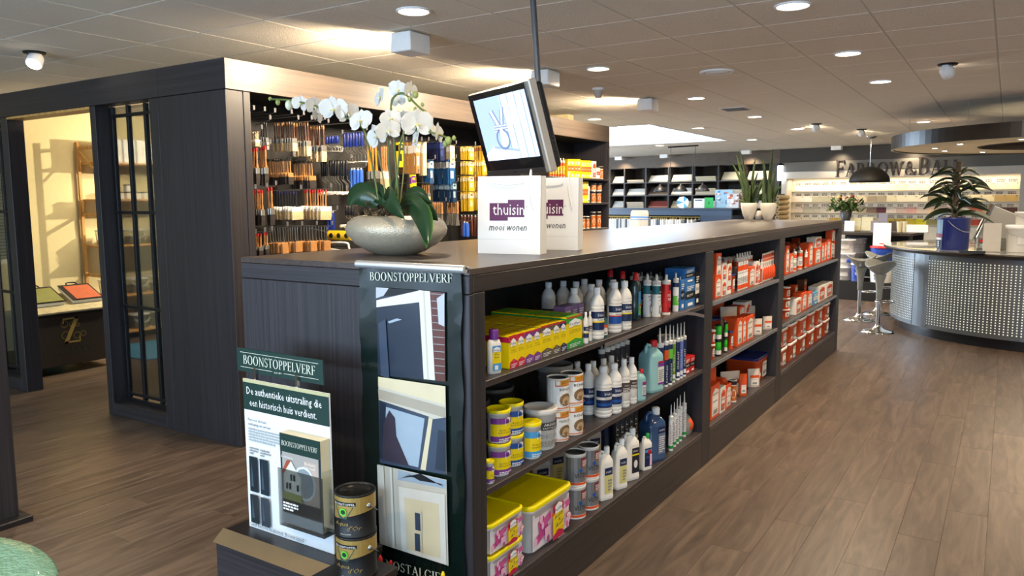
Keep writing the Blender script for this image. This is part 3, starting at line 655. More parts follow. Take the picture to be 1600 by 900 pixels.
@cached
def k_can(r, h, style):
    pr = [(r, 0), (r * 1.03, .002), (r * 1.03, .006), (r, .008), (r, h - .008), (r * 1.03, h - .006), (r * 1.03, h), (r * .98, h), (r * .95, h - .005)]
    body = MB().lathe(pr, {'gold': BLK, 'vista': OWHITE, 'greenblack': BLK}.get(style, OWHITE), 22, cap=False)
    lid = MB().lathe([(r * .96, h - .006), (r * .8, h - .004), (r * .78, h - .008), (.001, h - .008)], mat('2b2926', .25, .6) if style == 'gold' else (STEEL if style != 'greenblack' else BLK), 22, cap=False)
    P = Print(r=r * 1.002, lift=.0006); a = r * 1.5
    kd = [('can_body', body), ('lid', lid), ('label', P.mb)]
    if style in ('jotun', 'jotunp'):
        P.rect(-a, a, .01, h - .01, WLAB).rect(-r * .75, a, h * .78, h * .95, mat('e89a20', .4)).rect(-r * .75, a, h * .76, h * .78, RED).rect(-r * .65, -r * .3, h * .8, h * .93, WLAB).text('JOTUN', r * .45, h * .81, r * 1.2, h * .1, DBLU).text('BENAR' if style == 'jotun' else 'PANELLAKK', r * .3, h * .62, r * 1.3, h * .08, TEXT)
        P.oval(r * .25, h * .33, r * .62, h * .2, mat('8a6a48', .5)).oval(r * .3, h * .3, r * .42, h * .14, mat('c2a27a', .5)).rect(r * .1, r * .4, h * .16, h * .3, mat('8a6a48', .5)).rect(-a, a, .012, h * .06, mat('d8703a', .5))
    elif style == 'vista':
        P.rect(-a, a, .02, h * .9, mat('8d8c8a', .3, .5)).rect(r * .1, r * .85, h * .6, h * .86, MAROON).rect(-a, a, h * .06, h * .13, ORG).text('VISTA', r * .1, h * .28, r * 1.35, h * .14, TEXT).oval(r * .02, h * .5, r * .16, h * .065, BLU)
        lines(P, r * .15, r * .8, h * .63, h * .83, 4, OWHITE)
    elif style == 'gold':
        n = 28; P.k += 1; o = P.lift
        for i in range(n):
            t0, t1 = -3.1 + 6.2 * i / n, -3.1 + 6.2 * (i + 1) / n
            f = lambda t: h * (.50 + .10 * math.sin((t + .3) * 1.1))
            P.mb.quad(P._p(t0 * r, f(t0), o), P._p(t1 * r, f(t1), o), P._p(t1 * r, h * .97, o), P._p(t0 * r, h * .97, o), GOLD)
        P.rect(-r * 1.1, r * .22, h * .76, h * .85, BLK).text('BOONSTOPPEL', -r * .42, h * .775, r * 1.2, h * .05, WHITEM)
        P.poly([(-r * .95, h * .74), (r * .1, h * .74), (-r * .25, h * .46), (-r * .65, h * .46)], mat('143d22', .4)).oval(-r * .42, h * .62, r * .2, h * .09, LGRN).oval(-r * .42, h * .62, r * .12, h * .055, mat('143d22', .4))
        P.text('Aqua', -r * .55, h * .28, r * .8, h * .12, GOLD, italic=.35).text("d'Or", r * .12, h * .2, r * .7, h * .12, GOLD, italic=.35).text('ZIJDEGLANS', -r * .3, h * .1, r * .55, h * .025, OWHITE)
        for s in (-38, 142):
            ca, sa = math.cos(R(s)), math.sin(R(s))
            kd.append(('handle_lug', MB().lathe([(.009, 0), (.008, .005), (.003, .008)], STEEL, 10).xf(Matrix.Translation((ca * r * .98, sa * r * .98, h * .72)) @ Matrix.Rotation(R(s), 4, 'Z') @ Matrix.Rotation(R(90), 4, 'Y'))))
        kd.append(('handle', MB().tube([(r * (1.08 if 0 < i < 9 else 1.03) * math.cos(R(-38 + 20 * i)), r * (1.1 if 0 < i < 9 else 1.03) * math.sin(R(-38 + 20 * i)), h * (.72 - .36 * math.sin(R(20 * i)))) for i in range(10)], .0015, STEEL, 6)))
    elif style == 'greenblack': P.rect(-a, a, h * .1, h * .9, mat('35c02a', .4)).rect(-a, a, h * .1, h * .36, OWHITE).rect(-r * .6, r * .6, h * .4, h * .6, mat('2aa02a', .4))
    elif style == 'jar': P.rect(-a, a, .01, h * .75, mat('c2661e', .4)).oval(0, h * .4, r * .6, h * .2, OWHITE).rect(-a, a, h * .8, h * .97, mat('2a1a10', .4))
    return kit('paint_can', kd)
@cached
def k_jerry(w, d, h, style):
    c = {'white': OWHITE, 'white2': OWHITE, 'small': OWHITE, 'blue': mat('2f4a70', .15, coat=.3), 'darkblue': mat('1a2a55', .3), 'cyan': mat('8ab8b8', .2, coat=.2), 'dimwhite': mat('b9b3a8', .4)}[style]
    body = MB().loft(rings([(w * .94, d * .94, 0), (w, d, .008), (w, d, h * .07), (w * .975, d * .975, h * .08), (w * .975, d * .975, h * .68), (w * .95, d * .9, h * .74), (w * .6, d * .42, h * .86), (w * .34, d * .26, h * .88)], min(w, d) * .18, 3), c)
    # handle bridging shoulder to neck
    body.tube([(-w * .36, 0, h * .74), (-w * .36, 0, h * .88), (-w * .26, 0, h * .93), (-w * .05, 0, h * .9)], [w * .09, w * .085, w * .085, w * .08], c, 8)
    cap = MB().lathe([(w * .17, h * .87), (w * .17, h * .98), (w * .15, h), (.001, h)], {'cyan': RED, 'small': GRN2}.get(style, WHITEM), 14, (w * .18, 0, 0), cap=False)
    P = Print(d=d)
    q = w * .4
    if style in ('white', 'dimwhite'): P.rect(-q * .6, q * .9, h * .12, h * .48, mat('d8cc80', .5)).rect(-q * .6, q * .9, h * .48, h * .62, DBLU).text('KOOLZAAD', q * .15, h * .52, q, h * .04, WHITEM); lines(P, 0, q * .8, h * .18, h * .42, 4, GREY)
    elif style == 'white2': P.rect(-q * .3, q, h * .14, h * .64, mat('23232e', .5)).text('bleko', q * .35, h * .56, q * .9, h * .04, WHITEM).rect(-q * .3, q, h * .49, h * .52, YEL).oval(q * .35, h * .32, q * .35, h * .08, OWHITE)
    elif style == 'small': P.rect(-q, q, h * .1, h * .62, DBLU).rect(-q, q, h * .5, h * .58, LBLU).oval(q * .3, h * .52, q * .5, h * .06, RED).rect(q * .4, q, h * .12, h * .45, LPINK).text('Cleaner', -q * .2, h * .35, q, h * .06, LBLU)
    elif style == 'cyan': P.rect(0, q * 1.1, h * .15, h * .6, OWHITE).rect(0, q * 1.1, h * .5, h * .58, VIO).rect(0, q * 1.1, h * .58, h * .61, RED).rect(0, q * 1.1, h * .15, h * .19, VIO); lines(P, q * .1, q, h * .22, h * .46, 6, GREY)
    elif style == 'blue': P.rect(-q * .1, q * .95, h * .14, h * .60, mat('6a7690', .5)).rect(-q * .1, q * .95, h * .54, h * .66, DBLU).text('NORTOL', q * .42, h * .58, q * .8, h * .035, WHITEM); lines(P, 0, q * .85, h * .18, h * .5, 8, OWHITE)
    return kit('jerrycan', [('can_body', body), ('cap', cap), ('label', P.mb)])
@cached
def k_pail(w, d, h, style):      # rectangular pail with clip lid
    r = .03; b = 'o' if style == 'orange' else 'p'
    bm = mat('d8501e', .4) if style in ('orange', 'navy') else OWHITE; hl = .014 if h < .15 else .02
    body = MB().loft(rings([(w * .86, d * .86, 0), (w * .88, d * .88, .006), (w * .95, d * .95, h - hl * 1.6), (w * .985, d * .985, h - hl * 1.5), (w * .985, d * .985, h - hl)], r, 4), bm)
    lm = {'ready': LID, 'orange': OWHITE, 'navy': NAVY}[style]
    lid = MB().loft(rings([(w, d, h - hl), (w * 1.01, d * 1.01, h - hl * .5), (w, d, h), (w * .95, d * .95, h), (w * .94, d * .93, h - .005)], r, 4), lm)
    if style == 'orange': lid.loft(rings([(w * .93, d * .92, h - .0045), (w * .92, d * .91, h - .002)], r, 4), NAVY)
    P = Print(d=d * .93, lift=.0012); q = w * .44
    if style == 'ready':
        P.rect(-q, q, h * .06, h * .8, mat('eadfe2', .45))
        def rl(x0, z0, x1, z1, t_, m, m2):     # a printed roll: band with a round end
            dx, dz = x1 - x0, z1 - z0; l_ = math.hypot(dx, dz * .6); nx, nz = -dz / l_ * t_, dx / l_ * t_
            P.poly([((x0 - nx) * q, (z0 - nz) * h), ((x1 - nx) * q, (z1 - nz) * h), ((x1 + nx) * q, (z1 + nz) * h), ((x0 + nx) * q, (z0 + nz) * h)], m).oval(x0 * q, z0 * h, t_ * .8 * q, t_ * h, m2, 10)
        rl(-.85, .22, -.2, .40, .09, PINK, LPINK); rl(-.60, .64, -.50, .26, .10, mat('c94a8c', .5), LPINK); rl(-.55, .50, -.1, .62, .08, PINK, LPINK); rl(-.28, .16, -.30, .42, .09, LPINK, mat('b05a80', .5)); rl(.6, .60, .92, .66, .07, PINK, LPINK); rl(.72, .2, .9, .42, .08, LPINK, PINK)
        P.rect(-q * .1, q * .5, h * .06, h * .78, CARM).poly([(-q * .1, h * .16), (q * .2, h * .24), (q * .5, h * .16), (q * .5, h * .6), (-q * .1, h * .6)], YEL).poly([(0, h * .6), (q * .4, h * .6), (q * .4, h * .76), (q * .2, h * .82), (0, h * .76)], WHITEM)
        P.text('Perfax', q * .2, h * .66, q * .5, h * .06, DBLU, slope=.1).text('Ready', q * .2, h * .5, q * .5, h * .09, NAVY, .3, .15).text('&', q * .2, h * .43, q * .12, h * .06, NAVY).text('Roll', q * .2, h * .33, q * .42, h * .09, NAVY, .3, .15)
        P.text('KANT & KLAAR', q * .2, h * .25, q * .5, h * .035, RED).oval(q * .66, h * .44, q * .13, h * .06, RED).oval(q * .66, h * .44, q * .1, h * .045, WHITEM).text('NEW', q * .66, h * .42, q * .12, h * .03, RED).oval(-q * .25, h * .66, q * .08, h * .04, ORG)
        P.text('direct klaar', q * .2, h * .1, q * .4, h * .03, WHITEM)
    else:
        P.poly([(q * .1, h * .1), (q * .9, h * .1), (q * .9, h * .72), (q * .4, h * .78), (q * .1, h * .62)], OWHITE).text('Alabastine', q * .5, h * .56, q * .7, h * .08, TEXT).rect(q * .2, q * .8, h * .2, h * .34, GREY).rect(-q * .8, -q * .3, h * .2, h * .34, OWHITE)
    kd = [('pail_body', body), ('lid', lid), ('label', P.mb)]
    return kit('plastic_pail', kd)
@cached
def k_carton(w, d, h, style):
    base, acc = {'orange': (ORG, OWHITE), 'white': (OWHITE, ORG), 'blue': (mat('2f6fb0', .4), BLK), 'black': (BLK, OWHITE), 'redblack': (RED, BLK), 'bluewhite': (LBLU, OWHITE), 'yellow': (YEL, ORG), 'brown': (mat('6a3a22', .5), ORG), 'purpleclear': (mat('8a6a98', .3), VIO), 'redwhite': (OWHITE, RED)}[style]
    P = Print(d=d); q = w / 2
    if style in ('orange', 'white'):
        P.poly([(-q * .7, h * .08), (q * .8, h * .08), (q * .8, h * .8), (0, h * .9), (-q * .7, h * .75)], acc if style == 'orange' else ORG).rect(-q * .5, q * .6, h * .34, h * .6, OWHITE if style == 'white' else WLAB).text('Alabastine', 0, h * .7, w * .7, h * .07, TEXT).text('REPAIR', 0, h * .48, w * .5, h * .06, TEXT).rect(-q * .4, q * .5, h * .14, h * .26, GREY)
    else:
        P.rect(-q, q, h * .35, h * .65, acc).text({'blue': 'KIT', 'black': 'BISON', 'redblack': 'FIX', 'yellow': 'GLUE'}.get(style, 'KLEBER'), 0, h * .45, w * .6, h * .09, WHITEM if acc in (BLK, ORG, RED, VIO) else TEXT).rect(-q * .5, q * .5, h * .08, h * .2, WLAB); lines(P, -q * .7, q * .7, h * .7, h * .9, 3, OWHITE)
    return kit('product_box', [('carton', MB().bbox(-w / 2, w / 2, -d / 2, d / 2, 0, h, base, .001)), ('label', P.mb)])
@cached
def k_pouch(w, h, style):
    m = {'orange': mat('d9531f', .35), 'white': mat('cfc3b4', .35), 'clear': mat('a9a49c', .3), 'teal': mat('2f5f62', .3)}[style]; d = w * .42
    body = MB(); rg = []
    for t, f in ((0, .9), (.1, 1), (.45, .85), (.8, .35), (.93, .08), (1, .06)):
        rg.append([(w / 2 * (1 if abs(math.cos(R(a))) > .9 else .98) * math.cos(R(a)) * (1.0 if t < .8 else 1.0), d / 2 * f * math.sin(R(a)), h * t) for a in range(0, 360, 30)])
    body.loft(rg, m)
    P = Print(d=d * 1.02); q = w * .3
    P.rect(-q * 1.2, q * 1.2, h * .52, h * .66, ORG).rect(-q, q, h * .12, h * .5, OWHITE).rect(-q * .6, q * .6, h * .18, h * .28, GREY).text('Alabastine', 0, h * .42, q * 1.5, h * .05, ORG)
    for i, (x, y, z) in enumerate(P.mb.v): P.mb.v[i] = (x, y * (1 - .15 * (z / (h * .45))), z)
    return kit('pouch', [('bag', body), ('label', P.mb)])
@cached
def k_blister(w, h, style):
    m = {'orange': OWHITE, 'grey': mat('c9beb0', .5)}[style]; P = Print(d=.004)
    P.rect(-w / 2, w / 2, h * .72, h * .94, ORG).text('Alabastine', 0, h * .78, w * .8, h * .07, WHITEM); lines(P, -w * .4, w * .4, h * .55, h * .68, 3, GREY)
    tube = MB().lathe([(w * .2, h * .08), (w * .24, h * .1), (w * .2, h * .4), (w * .06, h * .52)], ORG, 8, (0, -.012, 0))
    return kit('blister_card', [('card', MB().box(-w / 2, w / 2, -.002, .002, 0, h, m)), ('label', P.mb), ('tube', tube)])

# ================================================================== PRODUCTS ON THE GONDOLA
def toward(P): v = np.array(P[:2]) - EYE[:2]; return v / np.linalg.norm(v)
BN_ = ['near bay', 'middle bay', 'far bay']; SN = ['top shelf', 'middle shelf', 'bottom shelf']
def std(fn, px, pyb, pyt, wpx, z, label, cat, style, rz=62, group=None, dz=0, ratio=None, front=.5):
    """an item whose front foot, top and width are measured in the photograph"""
    P = G(px, pyb, z); s = ppm(P); h = (pyb - pyt) / s * 1.005; w = wpx / s
    h = round(h, 3); w = round(w * 500) / 500
    a = toward(P)
    if ratio is None: C = P[:2] + a * w / 2; k = fn(w / 2, h, style)
    else:
        C = P[:2] + a * (w * ratio * .5); k = fn(w, round(w * ratio, 3), h, style)
    C = [max(-2.0 + w / 2, min(C[0], -1.475 - w * .45)), C[1]]
    return spawn(k, label, cat, (C[0], C[1], z + dz + .0005), R(rz), group)
z1, z2, z3 = SZ
# --- top shelf, near bay
P = on(771.5, 586.7, 0, -1.51); spawn(k_glue(.052, .158), 'white glue bottle with purple cap, nearest on the top shelf', 'bottle', (-1.512, P[1] + .005, z1 + .0005), R(68))
BX = [('red', 2.305, 2.357, .120, 'red and yellow paste box'), ('red', 2.358, 2.409, .120, 'red and yellow paste box'), ('purple', 2.411, 2.471, .120, 'purple and yellow paste box'), ('purple', 2.473, 2.526, .120, 'purple and yellow paste box'),
      ('grey', 2.530, 2.617, .124, 'wide grey and yellow paste box'), ('grey', 2.619, 2.679, .124, 'narrow grey and yellow paste box'), ('blue', 2.681, 2.735, .122, 'blue and yellow paste box'), ('green', 2.738, 2.878, .132, 'large green and yellow paste box')]
seen = {}
for c, a, b, h, lb in BX:
    n = seen.get(c, 0); seen[c] = n + 1
    cnt = 6 if c != 'green' else 5; dd = .058 if c != 'green' else .075
    for k in range(cnt):
        side = '' if c in ('grey', 'blue', 'green') else (', nearer of the pair' if n == 0 else ', farther of the pair')
        row = ', front of its row' if k == 0 else ', %s behind the front of its row' % nth(k - 1)
        spawn(k_paste(round(b - a - .002, 3), dd - .002, h, c), lb + side + row, 'box', (-1.498 - dd / 2 - k * dd, (a + b) / 2, z1 + .0005), R(90), 'paste boxes on the top shelf')
for i in range(3): spawn(k_carton(.055, .06, .15, 'purpleclear'), 'clear purple plastic tray behind the green paste box, %s from the left' % nth(i), 'box', (-1.625 - .0 * i, 2.93 + .062 * i, z1 + .0005), R(90))
std(k_bottle, 915, 537, 488, 8, z1, 'small purple labelled bottle beside the green paste box', 'bottle', 'yellow')
std(k_bottle, 921.5, 533, 487, 7, z1, 'small yellow labelled bottle right of the purple one', 'bottle', 'brown')
GB = 'white ribbed bottles on the top shelf'
for px, b, t, s, lb in ((932, 530.7, 450, 'yellow', 'white ribbed bottle with yellow striped label behind the teal bag'), (959.6, 520.6, 441.9, 'red', 'white ribbed bottle with red striped label on the top shelf'), (975, 516, 440, 'yellow', 'white ribbed bottle with yellow stripe, farthest right of the white ones')):
    std(k_bottle, px, b, t, 21, z1, lb, 'bottle', s, group=GB)
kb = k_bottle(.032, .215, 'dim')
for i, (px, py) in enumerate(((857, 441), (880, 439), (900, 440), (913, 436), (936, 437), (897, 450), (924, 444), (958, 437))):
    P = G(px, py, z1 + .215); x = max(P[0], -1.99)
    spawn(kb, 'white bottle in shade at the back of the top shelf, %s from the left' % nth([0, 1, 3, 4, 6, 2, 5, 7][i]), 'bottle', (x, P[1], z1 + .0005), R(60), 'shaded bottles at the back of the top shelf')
for i, (px, b, t, lb) in enumerate(((992.4, 501, 412, 'front'), (972, 497, 416.6, 'middle'), (953, 493, 421.6, 'rear'))):
    std(k_detergent, px, b, t, 18, z1, 'dark green detergent bottle with red cap, %s of three' % lb, 'bottle', *() if False else ('x',), 62, 'dark bottles with red caps') if False else None
    P = G(px, b, z1); s = ppm(P); a = toward(P); w = 19 / s
    spawn(k_detergent(round(w / 2, 3), .245), 'dark green detergent bottle with red cap, %s of three' % lb, 'bottle', (max(-1.98, P[0] + a[0] * w / 2), P[1] + a[1] * w / 2, z1 + .0005), R(62), 'dark bottles with red caps')
bag = k_pouch(.05, .085, 'teal')
spawn(bag, 'crumpled teal plastic bag between the white bottles', 'bag', (-1.50, float(on(946, 523, 0, -1.49)[1]), z1 + .0005), R(70))
CT = 'sealant cartridges on the top shelf'
for px, b, t, w, s, lb in ((1010.6, 495.3, 429, 13.3, 'teal', 'white and teal cartridge, left of the pair'), (1025, 495.5, 430, 13.5, 'teal', 'white and teal cartridge, right of the pair'), (1040, 492, 430, 14, 'red', 'red cartridge beside the white and teal pair'),
                      (1055, 487, 427, 9, 'green3', 'white and green cartridge with a red number three'), (1062, 484, 433, 8, 'text', 'slim white cartridge behind the green one')):
    std(k_cart, px, b, t, w, z1, lb, 'cartridge', s, group=CT)
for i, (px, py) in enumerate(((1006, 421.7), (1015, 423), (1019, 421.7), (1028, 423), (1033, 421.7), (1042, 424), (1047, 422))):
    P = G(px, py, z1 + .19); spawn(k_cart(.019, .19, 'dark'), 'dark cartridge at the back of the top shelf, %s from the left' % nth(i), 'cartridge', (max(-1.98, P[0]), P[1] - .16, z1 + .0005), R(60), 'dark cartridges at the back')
def cart_box(x0, x1, px0, px1, pyt, pyb, z, style, label, xf=-1.50, depth=.07, cat='box', kitf=k_carton, group=None, lift=0):
    a = on(px0, pyb, 0, xf); b = on(px1, pyb, 0, xf); t = on((px0 + px1) / 2, pyt, 0, xf); bb = on((px0 + px1) / 2, pyb, 0, xf)
    w = round(abs(b[1] - a[1]) * .97, 3); h = round(t[2] - bb[2], 3)
    return spawn(kitf(w, depth, h, style), label, cat, (xf - depth / 2, min((a[1] + b[1]) / 2, BAY[0][1] - w / 2 - .003), z + lift + .0005), R(90), group)
cart_box(0, 0, 1063, 1069, 434, 481, z1, 'blue', 'slim blue box left of the blue and black boxes', depth=.04)
cart_box(0, 0, 1070, 1085.5, 441, 479.5, z1, 'blue', 'blue and black adhesive box, lower of the two', depth=.12)
cart_box(0, 0, 1070, 1085.5, 417, 440, z1, 'blue', 'blue and black adhesive box, upper of the two', depth=.12, lift=.1435)
cart_box(0, 0, 1090, 1096, 423, 474, z1, 'black', 'white and black box at the end of the top shelf', depth=.08)
# --- middle shelf, near bay
def stack(fn, px, pyb, pyt, wpx, z, n, label, cat, style, rz, group=None, ratio=None, names=('lower', 'upper', 'topmost')):
    P = G(px, pyb, z); s = ppm(P); h = round((pyb - pyt) / s / n, 3); w = round(wpx / s * 500) / 500; a = toward(P); C = P[:2] + a * w / 2
    x = max(-2.0 + w / 2, min(C[0], -1.473 - w / 2))
    for k in range(n):
        st = style[k] if isinstance(style, tuple) else style
        kk = fn(w / 2, h, st) if ratio is None else fn(w, round(w * ratio, 3), h, st)
        spawn(kk, (label[k] if isinstance(label, tuple) else label + ', %s of its stack' % (names[k] if n > 1 else 'only')), cat, (x, C[1], z + .0005 + k * (h + .0006)), R(rz), group)
TB = 'yellow lidded paste tubs'
stack(k_tub, 779.5, 746, 640, 38, z2, 2, 'yellow lidded tub with purple label', 'tub', 'purple', 66, TB)
stack(k_tub, 799, 731, 629, 38, z2, 2, 'yellow lidded tub with blue label', 'tub', 'blue', 66, TB)
std(k_tub, 765, 757, 720, 14, z2, 'tiny yellow lidded tub beside the corner post', 'tub', 'purple', 66, TB)
std(k_tub, 829.8, 718.7, 660.7, 32, z2, 'yellow lidded tub with cyan label', 'tub', 'cyan', 66, TB)
std(k_tub, 844, 705.6, 640, 53, z2, 'wide white tub with dark grey label', 'tub', 'ab', 70)
stack(k_can, 871, 691, 591, 35, z2, 2, ('white paint can with horse picture, lower one of the front stack', 'white paint can with horse picture, upper one of the front stack'), 'paint can', ('jotunp', 'jotun'), 60, 'stacked white paint cans')
stack(k_can, 893, 681, 584, 35, z2, 2, ('white paint can with horse picture, lower one of the rear stack', 'white paint can with horse picture, upper one of the rear stack'), 'paint can', ('jotun', 'jotun'), 60, 'stacked white paint cans')
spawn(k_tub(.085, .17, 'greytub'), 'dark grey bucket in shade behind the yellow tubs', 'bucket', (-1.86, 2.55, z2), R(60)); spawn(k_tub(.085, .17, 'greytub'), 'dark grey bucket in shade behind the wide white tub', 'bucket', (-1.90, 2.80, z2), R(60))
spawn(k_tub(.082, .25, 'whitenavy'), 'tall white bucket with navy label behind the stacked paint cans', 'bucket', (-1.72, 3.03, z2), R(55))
MBt = 'white ribbed bottles on the middle shelf'
for px, b, t, w, s, lb in ((918.7, 649, 569.5, 18.5, 'blue', 'white bottle with blue label right of the paint cans'), (942, 653, 573.6, 25, 'blue', 'white bottle with blue label, widest and foremost'), (959, 647, 569, 22, 'blue', 'white bottle with blue label just right of the widest'),
                        (974, 637.5, 562, 17.5, 'brown', 'white bottle with brown label, left of two'), (986, 631.6, 559, 16.6, 'brown', 'white bottle with brown label, right of two')):
    std(k_bottle, px, b, t, w, z2, lb, 'bottle', s, group=MBt)
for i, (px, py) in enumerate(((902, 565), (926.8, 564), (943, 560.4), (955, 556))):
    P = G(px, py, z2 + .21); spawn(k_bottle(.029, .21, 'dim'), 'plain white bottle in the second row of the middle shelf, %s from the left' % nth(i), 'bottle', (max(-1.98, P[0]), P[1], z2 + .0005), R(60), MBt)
std(k_jerry, 1001, 627, 578, 17, z2, 'small pale green jerrycan with red cap', 'jerrycan', 'cyan', 65, ratio=.7)
std(k_jerry, 1016, 614, 534, 33, z2, 'large pale green jerrycan with red cap', 'jerrycan', 'cyan', 72, ratio=.9)
for i, (px, b, t, w, s, lb) in enumerate(((1029.7, 607.6, 513, 13, 'navy', 'dark navy cartridge with white nozzle, foremost'), (1039, 604.8, 509, 9, 'navyorange', 'navy and orange cartridge with white nozzle'), (1045.4, 602, 508, 9, 'navygreen', 'navy and light green cartridge with white nozzle'),
      (1050.7, 598, 509, 8, 'green', 'green cartridge with white nozzle'), (1057, 594.4, 506, 9, 'navy', 'dark navy cartridge with white nozzle, right of the green one'), (1062.4, 591.6, 505, 8, 'lilac', 'lilac blue cartridge with white nozzle'), (1067.5, 588.8, 503, 8, 'navy', 'dark navy cartridge with white nozzle, farthest right'))):
    std(k_cart, px, b, t, w, z2, lb, 'cartridge', s, group='cartridges with long nozzles on the middle shelf')
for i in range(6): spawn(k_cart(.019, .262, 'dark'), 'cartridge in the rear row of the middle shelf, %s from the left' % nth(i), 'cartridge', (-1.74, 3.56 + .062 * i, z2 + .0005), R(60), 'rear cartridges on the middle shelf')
cart_box(0, 0, 1070, 1078, 562, 588, z2, 'redblack', 'small red box, left of the pair under the black tub', depth=.06)
cart_box(0, 0, 1078.5, 1085, 560, 584, z2, 'redblack', 'small red box, right of the pair under the black tub', depth=.06)
spawn(k_tub(.062, .205, 'boss'), 'white tub with black and red label at the end of the middle shelf', 'tub', (-1.64, 4.235, z2), R(62))
# strip that has come loose from the shelf edge and bows upward
b = MB(); pts = []
for i in range(25):
    t = i / 24; y = 3.05 + t * 1.29; x = GX1 + .004 - .006 * math.sin(math.pi * t); z = z1 - .02 - .0 + (.0)
    zz = z1 - .012 + {0: 0}.get(i, 0) - .0; pts.append((x, y, z1 - .022 + .0 * t))
def sag(t): return -.0 if t < .0 else 0
prof = [(3.02, .966), (3.2, .966), (3.4, .969), (3.6, .978), (3.75, .988), (3.9, .990), (4.05, .980), (4.2, .955), (4.34, .925)]
for (ya, za), (yb, zb) in zip(prof, prof[1:]):
    b.add([(GX1 + .002, ya, za - .009), (GX1 + .002, yb, zb - .009), (GX1 + .002, yb, zb + .009), (GX1 + .002, ya, za + .009), (GX1 + .005, ya, za - .009), (GX1 + .005, yb, zb - .009), (GX1 + .005, yb, zb + .009), (GX1 + .005, ya, za + .009)],
          [(0, 1, 2, 3), (7, 6, 5, 4), (0, 4, 5, 1), (3, 2, 6, 7)], mat('6c6666', .4))
put('loose_edge_strip', b, go)
# --- bottom shelf, near bay
spawn(k_pail(.24, .25, .118, 'ready'), 'yellow lidded pink pail by the corner post, lower of its stack', 'pail', (-1.602, 2.257, z3 + .0005), R(90), 'pink paste pails with yellow lids')
spawn(k_pail(.24, .25, .118, 'ready'), 'yellow lidded pink pail by the corner post, upper of its stack', 'pail', (-1.602, 2.257, z3 + .1195), R(90), 'pink paste pails with yellow lids')
spawn(k_pail(.335, .26, .20, 'ready'), 'largest pink pail with yellow lid, standing alone', 'pail', (-1.612, 2.60, z3 + .0005), R(90), 'pink paste pails with yellow lids')
stack(k_can, 898, 812, 708, 34.5, z3, 2, 'silver grey can with maroon patch, front stack', 'paint can', 'vista', 58, 'silver grey paint cans')
stack(k_can, 919, 798, 696.5, 33, z3, 2, 'silver grey can with maroon patch, rear stack', 'paint can', 'vista', 58, 'silver grey paint cans')
JW = 'white jerrycans on the bottom shelf'
std(k_jerry, 948.7, 783, 700, 27, z3, 'white jerrycan with pale yellow label, nearest', 'jerrycan', 'white', 68, JW, ratio=.62)
std(k_jerry, 969, 765, 687, 25, z3, 'white jerrycan with pale yellow label, second', 'jerrycan', 'white', 68, JW, ratio=.62)
std(k_jerry, 990, 752.4, 672, 29, z3, 'tall white jerrycan with black label', 'jerrycan', 'white2', 68, JW, ratio=.62)
std(k_jerry, 1012, 735.5, 679, 19, z3, 'small white jerrycan with dark blue label', 'jerrycan', 'small', 68, JW, ratio=.6)
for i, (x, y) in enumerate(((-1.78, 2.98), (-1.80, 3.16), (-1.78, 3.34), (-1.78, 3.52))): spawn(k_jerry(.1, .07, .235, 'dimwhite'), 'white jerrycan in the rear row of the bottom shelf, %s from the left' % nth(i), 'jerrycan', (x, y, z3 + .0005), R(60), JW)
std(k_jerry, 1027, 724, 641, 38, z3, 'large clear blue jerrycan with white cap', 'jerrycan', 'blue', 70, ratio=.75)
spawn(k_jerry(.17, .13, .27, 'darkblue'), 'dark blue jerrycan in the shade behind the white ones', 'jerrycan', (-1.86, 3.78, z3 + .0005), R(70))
for i, (px, b, t) in enumerate(((1047.5, 705, 632), (1052.5, 698.6, 628), (1057, 694, 622), (1061.5, 690, 617), (1068, 683, 612))):
    std(k_cart, px, b, t, 7.4, z3, 'white lettered sealant cartridge on the bottom shelf, %s from the left' % nth(i), 'cartridge', 'text', group='lettered cartridges on the bottom shelf')
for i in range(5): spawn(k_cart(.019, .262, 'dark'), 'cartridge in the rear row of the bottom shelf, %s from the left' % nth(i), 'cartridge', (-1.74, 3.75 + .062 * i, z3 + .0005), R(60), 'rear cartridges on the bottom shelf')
b = MB(); random.seed(3)
rg = []
for t, f in ((0, .8), (.2, 1), (.5, .95), (.8, .7), (1, .3)): rg.append([(f * (.055 + .012 * random.random()) * math.cos(R(a)), f * (.04 + .012 * random.random()) * math.sin(R(a)), .12 * t) for a in range(0, 360, 30)])
b.loft(rg, mat('8f8a82', .25, bump=.8, bscale=120)); t_ = MB().loft([[(x * .55 + .012, y * .9 - .012, z * .6 + .03) for x, y, z in r_] for r_ in rg], ORG)
spawn(kit('bag_of_ties', [('bag', b), ('contents', t_)]), 'clear plastic bag with orange contents at the end of the bottom shelf', 'bag', (-1.55, 4.29, z3 + .0005), R(70))

